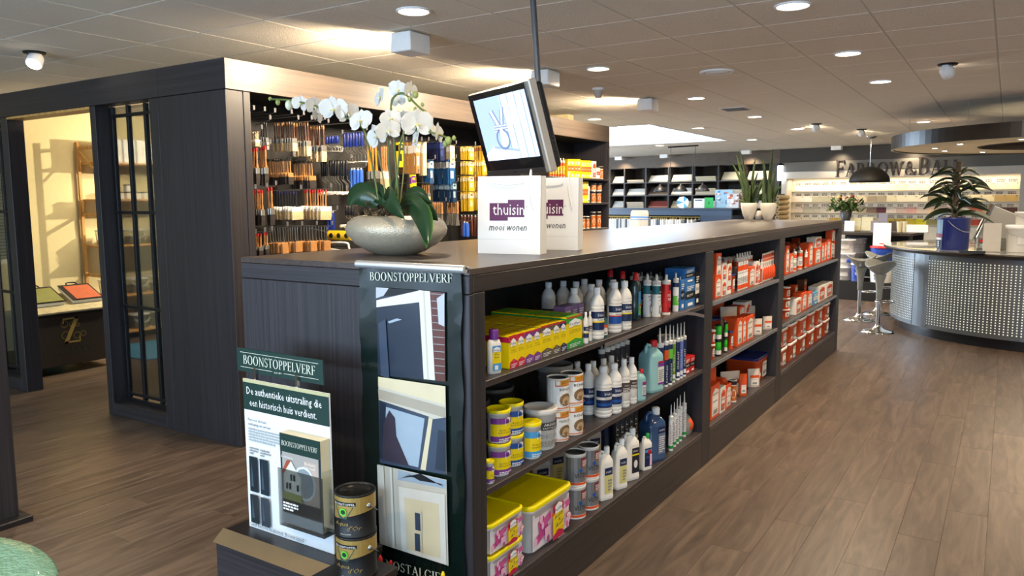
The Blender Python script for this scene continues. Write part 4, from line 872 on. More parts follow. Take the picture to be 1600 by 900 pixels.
# --- orange goods: middle and far bays
def row(bay, shelf, items, xf=-1.50):
    z = SZ[shelf]
    for it in items:
        kind, px0, px1, pyt, pyb, style, lb = it[:7]; depth = it[7] if len(it) > 7 else .08; lift = it[8] if len(it) > 8 else 0; x_ = it[9] if len(it) > 9 else xf
        a = on(px0, (pyt + pyb) / 2, 0, x_); b_ = on(px1, (pyt + pyb) / 2, 0, x_); t = on((px0 + px1) / 2, pyt, 0, x_)
        w = round(abs(b_[1] - a[1]) * .96, 3); y = (a[1] + b_[1]) / 2
        stk_ = lift < 0
        if stk_: lift = prev[2]; y = prev[1]; z_top = prev[3]
        if bay: k_ = (.957, .94)[bay - 1] * (1 if x_ > -1.6 else .82); y = y if stk_ else BAY[bay][0] + (y - BAY[bay][0]) * k_; w = round(w * k_, 3)
        if kind in ('tub', 'can', 'cart', 'pouch'): w = round((px1 - px0) / ppm(a) / 2, 2) * 2 if kind != 'cart' else min(.046, round((px1 - px0) / ppm(a), 3))
        h = round(max(.04, t[2] - z - lift), 3)
        lim = (SZ[shelf - 1] - .026 if shelf else 1.296) - z - lift; h = min(h, round(lim, 3)); y = min(max(y, BAY[bay][0] + w / 2 + .004), BAY[bay][1] - w / 2 - .004); prev = (x_, y, lift + h + .001, 0)
        if kind == 'box': k, cat = k_carton(w, depth, h, style), 'box'
        elif kind == 'cart': k, cat = k_cart(round(min(w, .06) / 2, 3), h, style), 'cartridge'
        elif kind == 'tub': k, cat = k_tub(round(w / 2 * 1.0, 3), h, style), 'tub'
        elif kind == 'can': k, cat = k_can(round(w / 2, 3), h, style), 'can'
        elif kind == 'pouch': k, cat = k_pouch(w, h, style), 'pouch'
        elif kind == 'pail': k, cat = k_pail(w, depth, h, style), 'pail'
        elif kind == 'blister': k, cat = k_blister(w, h, style), 'card'
        dd = depth if kind in ('box', 'pail') else (w if kind in ('tub', 'can') else (.02 if kind == 'blister' else min(w, .06)))
        if kind == 'pouch': dd = w * .42
        spawn(k, lb + ', %s of the %s' % (SN[shelf], BN_[bay]), cat, (x_ - dd / 2, y, z + lift + .0005), R(90 if kind in ('box', 'pail', 'blister') else (45 if kind == 'pouch' else 40)), 'orange branded goods')
row(1, 0, [('box', 1118, 1128, 432, 467, 'orange', 'tall orange box at the left end, lower', .12), ('box', 1118, 1127, 396, 431, 'orange', 'tall orange box at the left end, upper', .12, -1),
           ('box', 1129, 1136, 438, 461, 'white', 'small white and orange box'), ('box', 1129, 1136, 411, 437, 'white', 'small white box on a white box', .08, -1), ('box', 1137.5, 1144, 440, 458, 'redwhite', 'tiny white and red box'), ('box', 1137.5, 1144, 412, 439, 'white', 'white box on the tiny box', .08, -1), ('tub', 1145, 1155, 428, 456, 'orangenavy', 'navy lidded orange tub'),] +
    [('cart', 1156 + 2.7 * i, 1158.6 + 2.7 * i, 403 - .6 * i, 454 - .8 * i, 'white', 'white tube with orange band, %s from the left' % nth(i)) for i in range(6)] +
    [('box', 1173, 1182, 416, 447, 'orange', 'orange box right of the white tubes'), ('box', 1183, 1188.5, 408, 444, 'white', 'white box right of the orange box'), ('cart', 1189, 1192, 405, 441, 'white', 'white tube beside the cards'), ('cart', 1192.5, 1195.5, 404, 440, 'orange', 'orange tube beside the cards')] +
    [('blister', 1196 + 3.2 * i, 1199.1 + 3.2 * i, 396 - 1.0 * i, 440 - i, 'orange', 'hanging blister card, %s from the left' % nth(i)) for i in range(6)] +
    [('tub', 1128, 1140, 401, 440, 'orangenavy', 'navy lidded tub at the back', .08, 0, -1.66), ('tub', 1140, 1152, 401, 440, 'orangenavy', 'second navy lidded tub at the back', .08, 0, -1.66)] +
    [('box', 1152 + 9 * i, 1160 + 9 * i, 398 - i, 430, 'white', 'pale box in the back row, %s from the left' % nth(i), .05, 0, -1.72) for i in range(4)])
row(1, 1, [('tub', 1113, 1122, 538, 561, 'orange', 'orange tub with white lid, lower'), ('tub', 1113, 1122, 516, 538, 'orange', 'orange tub with white lid, upper', .08, -1),
           ('can', 1121.5, 1133, 532, 557.5, 'greenblack', 'green and black can, front lower'), ('can', 1121.5, 1133, 507, 532, 'greenblack', 'green and black can, front upper', .08, -1),
           ('can', 1134, 1141, 528, 553, 'greenblack', 'green and black can, rear lower'), ('can', 1134, 1141, 504, 528, 'greenblack', 'green and black can, rear upper', .08, -1),
           ('tub', 1142, 1152.5, 517, 548, 'orangenavy', 'navy lidded tub below the wide lid'), ('tub', 1128, 1153, 491, 545, 'orangenavy', 'wide navy lidded tub at the back', .08, 0, -1.68),
           ('box', 1154, 1162, 496, 542, 'orange', 'tall orange carton, left'), ('box', 1162.5, 1168, 496, 538, 'orange', 'tall orange carton, middle'), ('box', 1169, 1180, 492, 535, 'orange', 'tall orange carton, right'),
           ('pouch', 1182, 1197, 497, 523, 'white', 'pale stand-up pouch, left'), ('pouch', 1198, 1213, 493, 519, 'white', 'pale stand-up pouch, right'),
           ('box', 1173, 1184, 488, 530, 'white', 'white box behind the pouches', .1, 0, -1.66), ('box', 1173, 1183, 471, 487, 'orange', 'orange box on top of the white one', .1, -1, -1.66), ('box', 1185, 1196, 463, 530, 'white', 'tall pale box behind the pouches', .1, 0, -1.66), ('box', 1197, 1208, 477, 524, 'orange', 'orange box behind the right pouch', .1, 0, -1.66)])
row(1, 2, [('box', 1111, 1125, 601, 652, 'orange', 'large orange carton at the left end', .16), ('box', 1126.5, 1135, 604, 646, 'white', 'white and orange carton, left', .1), ('box', 1135.5, 1144, 600, 638, 'orange', 'white and orange carton, right', .1),
           ('tub', 1114, 1136, 566, 620, 'orange', 'clear orange tub at the back', .08, 0, -1.72), ('can', 1146, 1159, 593, 626, 'jar', 'red drum with pale top', .08), ('pouch', 1160, 1172, 583, 618, 'orange', 'orange pouch beside the drum'),
           ('pouch', 1174, 1195, 575, 602, 'white', 'wide pale pouch'), ('pail', 1193, 1211, 550, 596, 'navy', 'big orange pail with navy lid', .26, 0, -1.52)])
row(2, 0, [('box', 1228.5, 1234, 384, 428, 'orange', 'orange box at the left end'), ('box', 1235, 1241, 396, 426, 'orange', 'small orange box'), ('cart', 1242, 1250, 389, 423, 'white', 'white can with orange band, left'), ('cart', 1251.5, 1260, 387, 421, 'white', 'white can with orange band, right'),
           ('box', 1254, 1263, 378, 415, 'orange', 'orange box in the back row', .06, 0, -1.68), ('box', 1234, 1243, 383, 420, 'brown', 'brown box in the back row', .06, 0, -1.68), ('cart', 1261.5, 1266, 390, 418, 'orange', 'slim orange tube'), ('box', 1266.5, 1273, 379, 415, 'orange', 'tall orange box with white front'),
           ('box', 1276, 1286, 386, 412, 'orange', 'orange box under a white one'), ('box', 1276, 1286, 370, 386, 'white', 'white box on an orange one', .08, -1), ('box', 1287, 1291, 379, 411, 'orange', 'slim orange box'), ('box', 1291.5, 1295, 377, 410, 'orange', 'second slim orange box'), ('box', 1295.5, 1301, 373, 409, 'orange', 'orange box with pale top'),
           ('box', 1302, 1306.5, 375, 407, 'orange', 'orange box near the end'), ('box', 1307, 1311.5, 376, 406, 'orange', 'orange box at the right end'), ('box', 1306, 1312, 358, 375, 'orange', 'orange box leaning on the end stack', .06, -1)])
row(2, 1, [('tub', 1224.5, 1244, 483, 500, 'orange', 'orange tub with dark rim, lower'), ('tub', 1224.5, 1243, 466, 482, 'orange', 'orange tub with dark rim, middle', .08, -1), ('tub', 1225, 1242, 449, 465, 'orange', 'orange tub with dark rim, upper', .08, -1),
           ('box', 1245, 1254, 466, 490, 'white', 'white box beside the tubs'), ('box', 1255, 1263, 456, 488, 'orange', 'orange box with black print'), ('box', 1264, 1272, 455, 482, 'orange', 'second orange box with black print'), ('box', 1274, 1281, 455, 478, 'bluewhite', 'blue and white box'),
           ('box', 1282.5, 1293, 445, 472, 'white', 'tray pack of pale cartons, left', .1), ('box', 1294.5, 1305, 440, 467, 'white', 'tray pack of pale cartons, right', .1)])
xs = [(1251, 1257), (1258, 1266), (1266.5, 1274.5), (1275.5, 1285), (1286, 1294.5), (1295.5, 1304)]
for i, (a, b_) in enumerate(xs):
    P, Q = on(a, 520, 0, -1.5), on(b_, 520, 0, -1.5); w = round(max(.2, abs(Q[1] - P[1]) * .96), 3); y_ = (P[1] + Q[1]) / 2 if i else Q[1] - .1
    xs[i] = y_; spawn(k_pail(.27 if i else .30, .25, .165, 'orange'), 'white lidded orange pail, lower layer on the far bottom shelf, %s from the left' % nth(i), 'pail', (-1.615, 6.43 + .365 * i, z3 + .0005), R(90), 'orange branded goods')
for i in (0, 1, 2, 3, 4, 5):
    spawn(k_pail(.27 if i else .30, .25, .165, 'orange'), 'white lidded orange pail, upper layer on the far bottom shelf, %s from the left' % nth(i), 'pail', (-1.615, 6.43 + .365 * i, z3 + .1665), R(90), 'orange branded goods')

# fuller rows behind the front goods of the middle and far bays
EX = [(1, 2, k_pouch, (.15, .26, 'orange'), -1.70, 4.86, 45, 'large orange pouch at the back of the middle bay bottom shelf, left', 'pouch'), (1, 2, k_pouch, (.15, .24, 'orange'), -1.68, 5.06, 45, 'large orange pouch at the back of the middle bay bottom shelf, right', 'pouch'),
      (1, 2, k_pouch, (.16, .17, 'white'), -1.60, 5.34, 50, 'wide pale pouch before the big orange pail', 'pouch'), (1, 2, k_carton, (.08, .07, .15, 'orange'), -1.62, 5.17, 90, 'orange carton beside the red drum on the bottom shelf', 'box'),
      (1, 1, k_pouch, (.14, .20, 'white'), -1.72, 5.66, 45, 'pale pouch behind the front pouches, left', 'pouch'), (1, 1, k_pouch, (.14, .22, 'orange'), -1.86, 5.80, 45, 'orange pouch behind the front pouches, right', 'pouch'), (1, 1, k_pouch, (.11, .17, 'clear'), -1.66, 6.00, 50, 'grey pouch at the right end of the middle bay middle shelf', 'pouch')]
for i in range(5): EX.append((2, 0, k_carton, (.12, .06, .20 + .02 * (i % 3), 'orange'), -1.80, 6.45 + .42 * i, 90, 'tall orange box in the rear row of the far top shelf, %s from the left' % nth(i), 'box'))
for i in range(4): EX.append((2, 1, k_carton, (.13, .07, .17 + .02 * (i % 2), 'brown' if i % 2 else 'orange'), -1.72, 6.9 + .4 * i, 90, 'box in the rear row of the far middle shelf, %s from the left' % nth(i), 'box'))
for i in range(6): EX.append((1, 0, k_cart, (.021, .225, 'white'), -1.62, 5.50 + .065 * i, 60, 'white tube in the rear row of the middle bay top shelf, %s from the left' % nth(i), 'cartridge'))
for b_, sh_, fn, ar, x, y, rz_, lb, cat in EX: spawn(fn(*ar), lb, cat, (x, y, SZ[sh_] + .0005), R(rz_), 'orange branded goods')

# ================================================================== ON AND IN FRONT OF THE GONDOLA
# --- hanging banner
BY = 2.012
def XZ(px, py, y): p = on(px, py, 1, y); return (float(p[0]), float(p[2]))
class Flat:                                   # flat print on a vertical sheet facing the shop front (y = const), measured in the photograph
    def __init__(s, y, lift=.0008): s.y = y; s.k = 0; s.mb = MB(); s.l = lift
    def poly(s, pts, m, raw=False):
        s.k += 1; s.mb.poly([(a, s.y - s.l * s.k, b) for a, b in (pts if raw else [XZ(x, y, s.y) for x, y in pts])], m); return s
    def rect(s, x0, x1, z0, z1, m): return s.poly([(x0, z0), (x1, z0), (x1, z1), (x0, z1)], m, True)
    def text(s, t, pa, h, m, w=None, pb=None, italic=0):   # baseline from photo point pa to pb
        a = XZ(*pa, s.y); b = XZ(*pb, s.y) if pb else (a[0] + w, a[1]); vs, fs = glyphs(t, italic)
        x0 = min(v[0] for v in vs); x1 = max(v[0] for v in vs); y1 = max(v[1] for v in vs); s.k += 1
        s.mb.add([(a[0] + (u - x0) / (x1 - x0) * (b[0] - a[0]), s.y - s.l * s.k, a[1] + (u - x0) / (x1 - x0) * (b[1] - a[1]) + v / y1 * h) for u, v in vs], fs, m); return s
    def serif(s, t, pa, pb, h, m, small=None):
        a, b = XZ(*pa, s.y), XZ(*pb, s.y); q, tot = serif_polys(t, 1, small); s.k += 1
        for p in q: s.mb.poly([(a[0] + u / tot * (b[0] - a[0]), s.y - s.l * s.k, a[1] + u / tot * (b[1] - a[1]) + v * h) for u, v in p], m)
        return s
bn = thing('hanging_banner', 'tall dark green banner with three house photographs hanging on the counter front', 'banner')
DG = mat('0d1b17', .22, coat=.5, var=.1); n = 20; sh = MB(); grid = []
for j in range(31):
    z = 1.372 - j * (1.372 - .12) / 30; r_ = []
    for i in range(n + 1):
        t = i / n; x = -1.945 + t * .455
        wav = .0035 * math.sin(j * .9 + i * .5) * (max(0, .22 - t) / .22 + max(0, t - .78) / .22)
        r_.append((x + (.004 * math.sin(j * .8) if i in (0, n) else 0), BY - .002 - abs(wav) * 1.6, z))
    grid.append(r_)
vs = [p for r_ in grid for p in r_]; w_ = n + 1
sh.add(vs, [(j * w_ + i, (j + 1) * w_ + i, (j + 1) * w_ + i + 1, j * w_ + i + 1) for j in range(30) for i in range(n)], DG, True)
put('banner_sheet', sh, bn)
P0, P1 = XZ(558, 411, 1.998), XZ(727, 417, 1.998)
put('top_rail', MB().tube([(P0[0], 1.998, 1.380), (P1[0], 1.998, 1.380)], .0135, ALU, 12).box(P0[0], P1[0], 1.998, 2.03, 1.381, 1.386, ALU), bn)
f = Flat(BY - .006, .0005); OW = mat('ded9cc', .35, coat=.3); OW2 = mat('c8c1b0', .35); DB = mat('26303f', .25, coat=.4); DB2 = mat('3a4759', .25, coat=.4); BR = mat('5c2f26', .4, var=.3, bscale=300); GLS = mat('9fb0bd', .2, coat=.4); CRM = mat('d9cba6', .35)
SK = mat('b8bcc6', .3)
TX = mat('d9dcc9', .5)
f.serif('BOONSTOPPEL', (578, 438), (670, 441), .030, TX).serif('VERF', (671, 441), (708, 442), .030, TX)
# photo one: dark door frame, white trim, brick
f.poly([(588, 449), (696, 457), (697, 596), (591, 586)], DB).poly([(588, 449), (608, 450), (600, 462), (588, 466)], SK).poly([(608, 450), (656, 454), (655, 458), (600, 463)], BLK)
f.poly([(589, 469), (655, 454), (656, 472), (589, 480)], OW).poly([(655, 453), (673, 455), (681, 594), (663, 592)], OW).poly([(662, 454), (664, 454), (671, 593), (669, 593)], OW2).poly([(673, 455), (696, 457), (697, 596), (681, 594)], BR)
for k in range(12): y = 458 + k * 11.2; f.poly([(674.5 + k * .6, y), (696, y + 1.5), (696, y + 2.8), (674.6 + k * .6, y + 1.3)], GREY); f.k -= 1
f.k += 1
f.poly([(684, 466), (696, 458), (696, 510), (687, 506)], SK).poly([(593, 505), (604, 498), (610, 590), (597, 587)], DB2).poly([(608, 502), (622, 497), (630, 499), (610, 505)], GLS)
# photo two: window seen from below
f.poly([(593, 588), (698, 603), (700, 740), (596, 722)], OW2).poly([(593, 588), (698, 603), (698, 632), (593, 603)], CRM).poly([(593, 607), (698, 636), (698, 652), (594, 622)], mat('a99f8c', .4)).poly([(594, 624), (672, 650), (663, 735), (596, 722)], DB2)
f.poly([(600, 633), (666, 653), (656, 729), (600, 716)], GLS).poly([(596, 626), (606, 630), (603, 716), (596, 715)], DB).poly([(611, 640), (620, 652), (622, 680), (642, 727), (600, 717), (602, 660)], mat('3b3440', .3)).poly([(673, 652), (679, 654), (668, 734), (660, 732)], CRM).poly([(679, 654), (700, 651), (700, 740), (668, 735)], DB2).poly([(688, 670), (699, 673), (699, 735), (683, 732)], DB)
# photo three: cream door
f.poly([(594, 724), (701, 748), (704, 882), (598, 848)], OW2).poly([(626, 733), (701, 749), (700, 762), (625, 748)], GLS)
for a in range(5): f.poly([(628 + 3 * a, 746 - 2 * a), (660, 738 + 2 * a), (697, 759 - a), (660, 741 + 2 * a)], BLK)
f.poly([(627, 758), (699, 770), (702, 880), (632, 858)], OW).poly([(636, 775), (690, 785), (693, 870), (640, 855)], CRM).poly([(594, 724), (604, 727), (610, 850), (598, 847)], OW).poly([(614, 728), (617, 729), (622, 854), (618, 853)], OW)
for y0, y1 in ((798, 825), (830, 857)): f.poly([(653, y0), (661, y0 + 2), (662, y1 + 2), (654, y1)], DB2).poly([(661.5, y0 - 2), (664, y0 - 1), (665, y1 + 4), (662.5, y1 + 3)], OW2)
f.serif('NOSTALGIE', (608, 884), (694, 906), .033, TX)
put('print', f.mb, bn)

# --- card display on its plinth
def plinth(name, x0, x1, y0, y1, z, label, strip=False):
    t = thing(name, label, 'plinth', ((x0 + x1) / 2, (y0 + y1) / 2, 0)); w, d = (x1 - x0) / 2, (y1 - y0) / 2
    put('body', MB().bbox(-w, w, -d, d, 0, z - .03, WX, .004), t); put('top', MB().bbox(-w - .004, w + .004, -d + (.036 if strip else -.004), d + .004, z - .03, z, mat('26211f', .35), .004), t)
    if strip: put('bronze_strip', MB().add([(-w, -d - .012, z - .028), (w, -d - .012, z - .028), (w, -d + .036, z + .008), (-w, -d + .036, z + .008), (-w, -d + .036, z - .028), (w, -d + .036, z - .028)], [(0, 1, 2, 3), (1, 5, 2), (0, 3, 4), (0, 4, 5, 1), (2, 5, 4, 3)], mat('7d6a4e', .4, .3)), t)
plinth('display_plinth', -2.40, -1.815, 1.69, 1.95, .385, 'low dark plinth with bronze front strip under the card display', True)
plinth('display_plinth', -1.80, -1.612, 1.60, 1.80, .418, 'low dark plinth under the two stacked gold and black cans')
DY = 1.80; cs = thing('card_display', 'white and dark green cardboard display board with leaflet holder', 'display', (0, 0, 0))
xa, xb = XZ(390, 822, DY)[0], XZ(522, 868, DY)[0]; zb, zt = .386, .955; GRN = mat('15332c', .4)
put('board', MB().box(xa, xb, DY, DY + .006, zb, zt, mat('e4e8ea', .45)), cs)
f = Flat(DY, .0006); W_ = xb - xa
f.rect(xa, xb, zt - .012, zt, mat('b8b387', .5)).rect(xa, xb, zt - .115, zt - .012, GRN)
def tx(t, x, z, w, h, m, it=0):
    vs, fs = glyphs(t, it); x0 = min(v[0] for v in vs); x1 = max(v[0] for v in vs); y1 = max(v[1] for v in vs); f.k += 1
    f.mb.add([(x + (u - x0) / (x1 - x0) * w, f.y - f.l * f.k, z + v / y1 * h) for u, v in vs], fs, m)
tx('De authentieke uitstraling die', xa + .02, zt - .055, W_ - .055, .027, WHITEM); tx('een historisch huis verdient.', xa + .035, zt - .098, W_ - .095, .027, WHITEM)
tx('Kies voor de beste', xa + .022, zt - .155, .10, .010, TEXT); tx('verfraaiing van uw huis.', xa + .022, zt - .172, .125, .010, TEXT)
random.seed(5)
def para(x0, x1, z0, z1, n, m):
    st = (z1 - z0) / n
    for i in range(n):
        x = x0
        while x < x1 - .004 - (.03 if i == n - 1 else 0):
            w = random.uniform(.008, .02); f.rect(x, min(x + w, x1), z1 - (i + .6) * st, z1 - i * st, m); f.k -= 1; x += w + .003
    f.k += 1
LG = mat('a9aeb0', .5)
para(xa + .022, xa + .20, zt - .235, zt - .182, 5, LG); para(xa + .025, xa + .075, zt - .285, zt - .255, 3, GREY); para(xa + .085, xa + .14, zt - .285, zt - .255, 3, GREY)
for x0, x1, z0, z1, m in ((.022, .068, -.425, -.29, '1d2a33'), (.082, .128, -.425, -.29, '20303a'), (.022, .068, -.555 + .01, -.435, '2a3338'), (.082, .128, -.555 + .01, -.435, '39424c')):
    f.rect(xa + x0, xa + x1, zt + z0, zt + z1, mat(m, .25, coat=.3)).poly([(xa + x0 + .008, zt + z0 + .02), (xa + x0 + .022, zt + z0 + .02), (xa + x0 + .014, zt + z1 - .01)], mat('44555f', .3), True)
tx('Geef historie toekomst. Boonstoppel.', xa + .02, zb + .012, .29, .016, mat('3a4a48', .5), .1)
put('board_print', f.mb, cs)
hx0, hx1 = XZ(374, 560, DY + .03)[0], XZ(508, 580, DY + .03)[0]
hd = put('header_sign', MB().box(hx0, hx1, DY + .02, DY + .026, .975, 1.062, GRN).box((hx0 + hx1) / 2 - .12, (hx0 + hx1) / 2 - .11, DY + .008, DY + .02, .93, 1.0, CHROME).box((hx0 + hx1) / 2 + .10, (hx0 + hx1) / 2 + .11, DY + .008, DY + .02, .93, 1.0, CHROME), cs)
f = Flat(DY + .02, .0006); q, tot = serif_polys('BOONSTOPPELVERF', .034); k = (hx1 - hx0 - .07) / tot; f.k = 1
for p in q: f.mb.poly([(hx0 + .035 + u * k, f.y - .0006, 1.004 + v) for u, v in p], TX)
f.rect(hx0 + .02, hx1 - .02, 1.047, 1.0485, TX).rect(hx0 + .02, (hx0 + hx1) / 2 - .03, .992, .9935, TX).rect((hx0 + hx1) / 2 + .03, hx1 - .02, .992, .9935, TX); f.y = DY + .02
tx('sinds 1890', (hx0 + hx1) / 2 - .02, .988, .04, .007, TX)
put('header_print', f.mb, hd)
# leaflet holder
lx0, lx1 = XZ(441, 700, 1.765)[0], XZ(505, 740, 1.765)[0]; lz0, lz1 = .475, .80
ho = put('leaflet_holder', MB().box(lx0 - .01, lx1 + .012, 1.748, 1.750, lz0 - .01, lz0 + .20, GLASS).box(lx1 + .010, lx1 + .012, 1.75, DY - .002, lz0 - .01, lz0 + .22, GLASS).box(lx0 - .01, lx1 + .012, 1.75, DY - .002, lz0 - .012, lz0 - .009, GLASSP), cs)
put('leaflet_stack', MB().box(lx0, lx1, 1.756, DY - .003, lz0, lz1, mat('d8cfae', .6)), ho)
f = Flat(1.756, .0005); Wl = lx1 - lx0; Hl = lz1 - lz0
f.rect(lx0, lx1, lz0, lz1, mat('23333b', .25, coat=.3)).rect(lx0, lx1, lz1 - Hl * .2, lz1, GRN).rect(lx0 + .01, lx1 - .01, lz0 + Hl * .27, lz1 - Hl * .2, mat('a8a39c', .3)).rect(lx0, lx1, lz0, lz0 + Hl * .12, mat('c8ccd0', .4)).rect(lx1 - Wl * .4, lx1 - .012, lz0 + Hl * .28, lz1 - Hl * .25, mat('c2ae9e', .4))
q, tot = serif_polys('BOONSTOPPELVERF', .018); k = (Wl - .02) / tot; f.k += 1
for p in q: f.mb.poly([(lx0 + .01 + u * k, f.y - f.l * f.k, lz1 - Hl * .13 + v) for u, v in p], TX)
cx_, cz_ = lx0 + Wl * .6, lz0 + Hl * .5
f.k += 1; f.poly([(cx_ + .055 * math.cos(t * .5236), cz_ + .062 * math.sin(t * .5236)) for t in range(12)], mat('dfe3e6', .3), True).poly([(cx_ + .047 * math.cos(t * .5236), cz_ + .054 * math.sin(t * .5236)) for t in range(12)], mat('8e979c', .3), True)
hx = lx0 + .018; f.poly([(hx, lz0 + Hl * .36), (hx + .085, lz0 + Hl * .34), (hx + .085, lz0 + Hl * .55), (hx + .04, lz0 + Hl * .72), (hx, lz0 + Hl * .56)], OW, True).poly([(hx, lz0 + Hl * .56), (hx + .04, lz0 + Hl * .72), (hx + .02, lz0 + Hl * .72), (hx - .008, lz0 + Hl * .58)], mat('a24a2e', .5), True)
for a_, b_ in ((.035, .50), (.05, .50), (.012, .40), (.028, .40), (.066, .40)): f.rect(hx + a_, hx + a_ + .009, lz0 + Hl * b_, lz0 + Hl * (b_ + .07), DB); f.k -= 1
f.k += 1; f.rect(hx - .005, hx + .09, lz0 + Hl * .28, lz0 + Hl * .36, mat('5a5a30', .5))
tx('De historische', lx0 + .012, lz1 - Hl * .26, .06, .009, WHITEM); tx('Bescherm', lx1 - .07, lz1 - Hl * .28, .05, .009, WHITEM); tx('kant en verf', lx1 - .065, lz1 - Hl * .32, .045, .009, WHITEM)
para(lx0 + .015, lx0 + .09, lz0 + Hl * .15, lz0 + Hl * .25, 3, WHITEM)
put('cover_print', f.mb, ho)
# gold and black cans
for k in range(2):
    C = on(555, 840, 1, 1.655)
    spawn(k_can(.0635, .138, 'gold'), 'gold and black paint can with green emblem, %s of the stack by the banner' % ('lower', 'upper')[k], 'paint can', (-1.695, 1.705, .4185 + k * .1385), R(33), 'gold and black paint cans')
# small leaning card behind the cans, giant matches
b = MB().box(-.055, .055, -.002, .002, 0, .205, mat('3a3330', .5)); cdk = kit('leaflet', [('card', b), ('edge', MB().box(.045, .055, -.0026, -.002, 0, .205, OWHITE)), ('print', MB().box(-.035, .03, -.003, -.002, .13, .16, mat('8a8478', .5)))])
spawn(cdk, 'dark leaflet with pale edge standing behind the gold cans', 'leaflet', (-1.872, 1.90, .3855), R(12), rot=(R(-6), 0, R(12)))
for i, (pa, pb, lb) in enumerate((((594, 868), (603, 912), 'red tipped giant match standing upright by the banner'), ((611, 876), (578, 915), 'red tipped giant match leaning left by the banner'), ((692, 893), (690, 930), 'yellow tipped giant match at the foot of the banner'))):
    A = on(*pa, 1, (1.86, 1.89, 1.93)[i]); 
    
    B_ = np.array([A[0] + (pb[0] - pa[0]) * .0032, A[1] + .0, 0.001]); D = (A - B_) / np.linalg.norm(A - B_)
    T = thing('giant_match', lb, 'match', tuple(B_)); A = A - B_
    Q = A - D * .02; put('stick', MB().tube([(0, 0, 0), tuple(Q)], .006, mat('c98a2e', .5), 8), T); put('match_head', MB().tube([tuple(Q), tuple(Q + D * .012), tuple(A)], [.007, .007, .003], RED if i < 2 else YEL, 8), T)

# --- orchid in a wide glazed bowl
OY = 2.47; OX = -2.172
orc = thing('potted_orchid', 'white orchid with long sprays in a wide pearly bowl on the counter', 'potted plant', (OX, OY, GT))
PEARL = mat('b3a993', .26, .3, var=.12, bump=.35, bscale=160)
put('bowl', MB().lathe([(.09, 0), (.13, .012), (.19, .045), (.226, .082), (.234, .108), (.222, .135), (.19, .156), (.165, .163), (.155, .158), (.15, .145)], PEARL, 36, sy=.8), orc)
random.seed(11)
ms = MB()
for i in range(300):
    a = random.uniform(0, 6.28); r_ = .15 * math.sqrt(random.random()); x, y = r_ * math.cos(a) - .03, r_ * .75 * math.sin(a); z = .155 + (.06 if x < -.02 else .03) * random.random()
    p = [(x + .012 * random.uniform(-1, 1), y + .012 * random.uniform(-1, 1), z + .012 * random.uniform(-1, 1.4)) for _ in range(4)]
    ms.tube(p, .0022, mat('4a3a2c', .9) if i % 3 else mat('7a6a4a', .9), 4, False)
ms.lathe([(.15, .14), (.1, .155), (.001, .16)], mat('32281f', .9), 20, sy=.8, cap=False)
put('moss', ms, orc, kind='stuff')
LEAF = mat('1d3a1f', .3, var=.2, bscale=30, coat=.3); LEAFL = mat('3c6a24', .35, var=.2, bscale=30)
def W2(px, py, y=2.40): p = on(px, py, 1, y); return Vector((p[0] - OX, p[1] - OY, p[2] - GT))
def leaf(p0, p1, p2, w, m, tw=(0, 1, 0), n=10):
    """strap leaf along a quadratic curve, folded on its midrib, with thickness"""
    p0, p1, p2 = Vector(p0), Vector(p1), Vector(p2); tw = Vector(tw); top = []; bot = []
    for i in range(n + 1):
        t = i / n; c = p0 * (1 - t) ** 2 + p1 * 2 * t * (1 - t) + p2 * t * t; d = (p1 - p0) * 2 * (1 - t) + (p2 - p1) * 2 * t; d.normalize()
        s = d.cross(tw).normalized(); nn = s.cross(d).normalized(); ww = w * (math.sin(math.pi * min(1, .12 + t * .88)) ** .6) * (1 if t < 1 else .02) * .5
        top.append([c - s * ww + nn * ww * .25, c, c + s * ww + nn * ww * .25]); 
        bot.append([c - s * ww + nn * ww * .25 - nn * .001, c - nn * .003, c + s * ww + nn * ww * .25 - nn * .001])
    b = MB(); vs = [tuple(p) for r_ in top for p in r_] + [tuple(p) for r_ in bot for p in r_]; k = 3 * (n + 1); fs = []
    for i in range(n):
        for j in range(2): a = i * 3 + j; fs += [(a, a + 1, a + 4, a + 3), (k + a, k + a + 3, k + a + 4, k + a + 1)]
        fs += [(i * 3, i * 3 + 3, k + i * 3 + 3, k + i * 3), (i * 3 + 2, k + i * 3 + 2, k + i * 3 + 5, i * 3 + 5)]
    return b.add(vs, fs, m, True)
c0 = Vector((.02, -.03, .155))
V = (0, -1, .2)
for q, w, m, tw in (((W2(592, 318), W2(560, 288), W2(545, 322, 2.38)), .10, LEAF, V), ((W2(606, 316), W2(590, 290), W2(552, 300, 2.5)), .085, LEAF, V), ((W2(618, 318), W2(592, 288, 2.34), W2(632, 343, 2.30)), .085, LEAF, V),
                 ((W2(628, 322), W2(612, 295, 2.45), W2(622, 274, 2.5)), .055, LEAF, V), ((W2(632, 318), W2(652, 285), W2(672, 322, 2.40)), .06, LEAF, V),
                 ((W2(628, 322), W2(640, 300, 2.36), W2(676, 318, 2.34)), .05, LEAF, V), ((W2(630, 318), W2(668, 312, 2.30), W2(668, 384, 2.24)), .085, LEAF, V), ((W2(634, 322), W2(680, 320, 2.30), W2(666, 388, 2.24)), .08, LEAFL, V),
                 ((W2(640, 325), W2(668, 318, 2.38), W2(684, 345, 2.36)), .06, LEAF, V)):
    put('leaf', leaf(*q, w, m, tw), orc)
STEM = mat('5d6b35', .5, var=.2); STK = mat('7a7a48', .5)
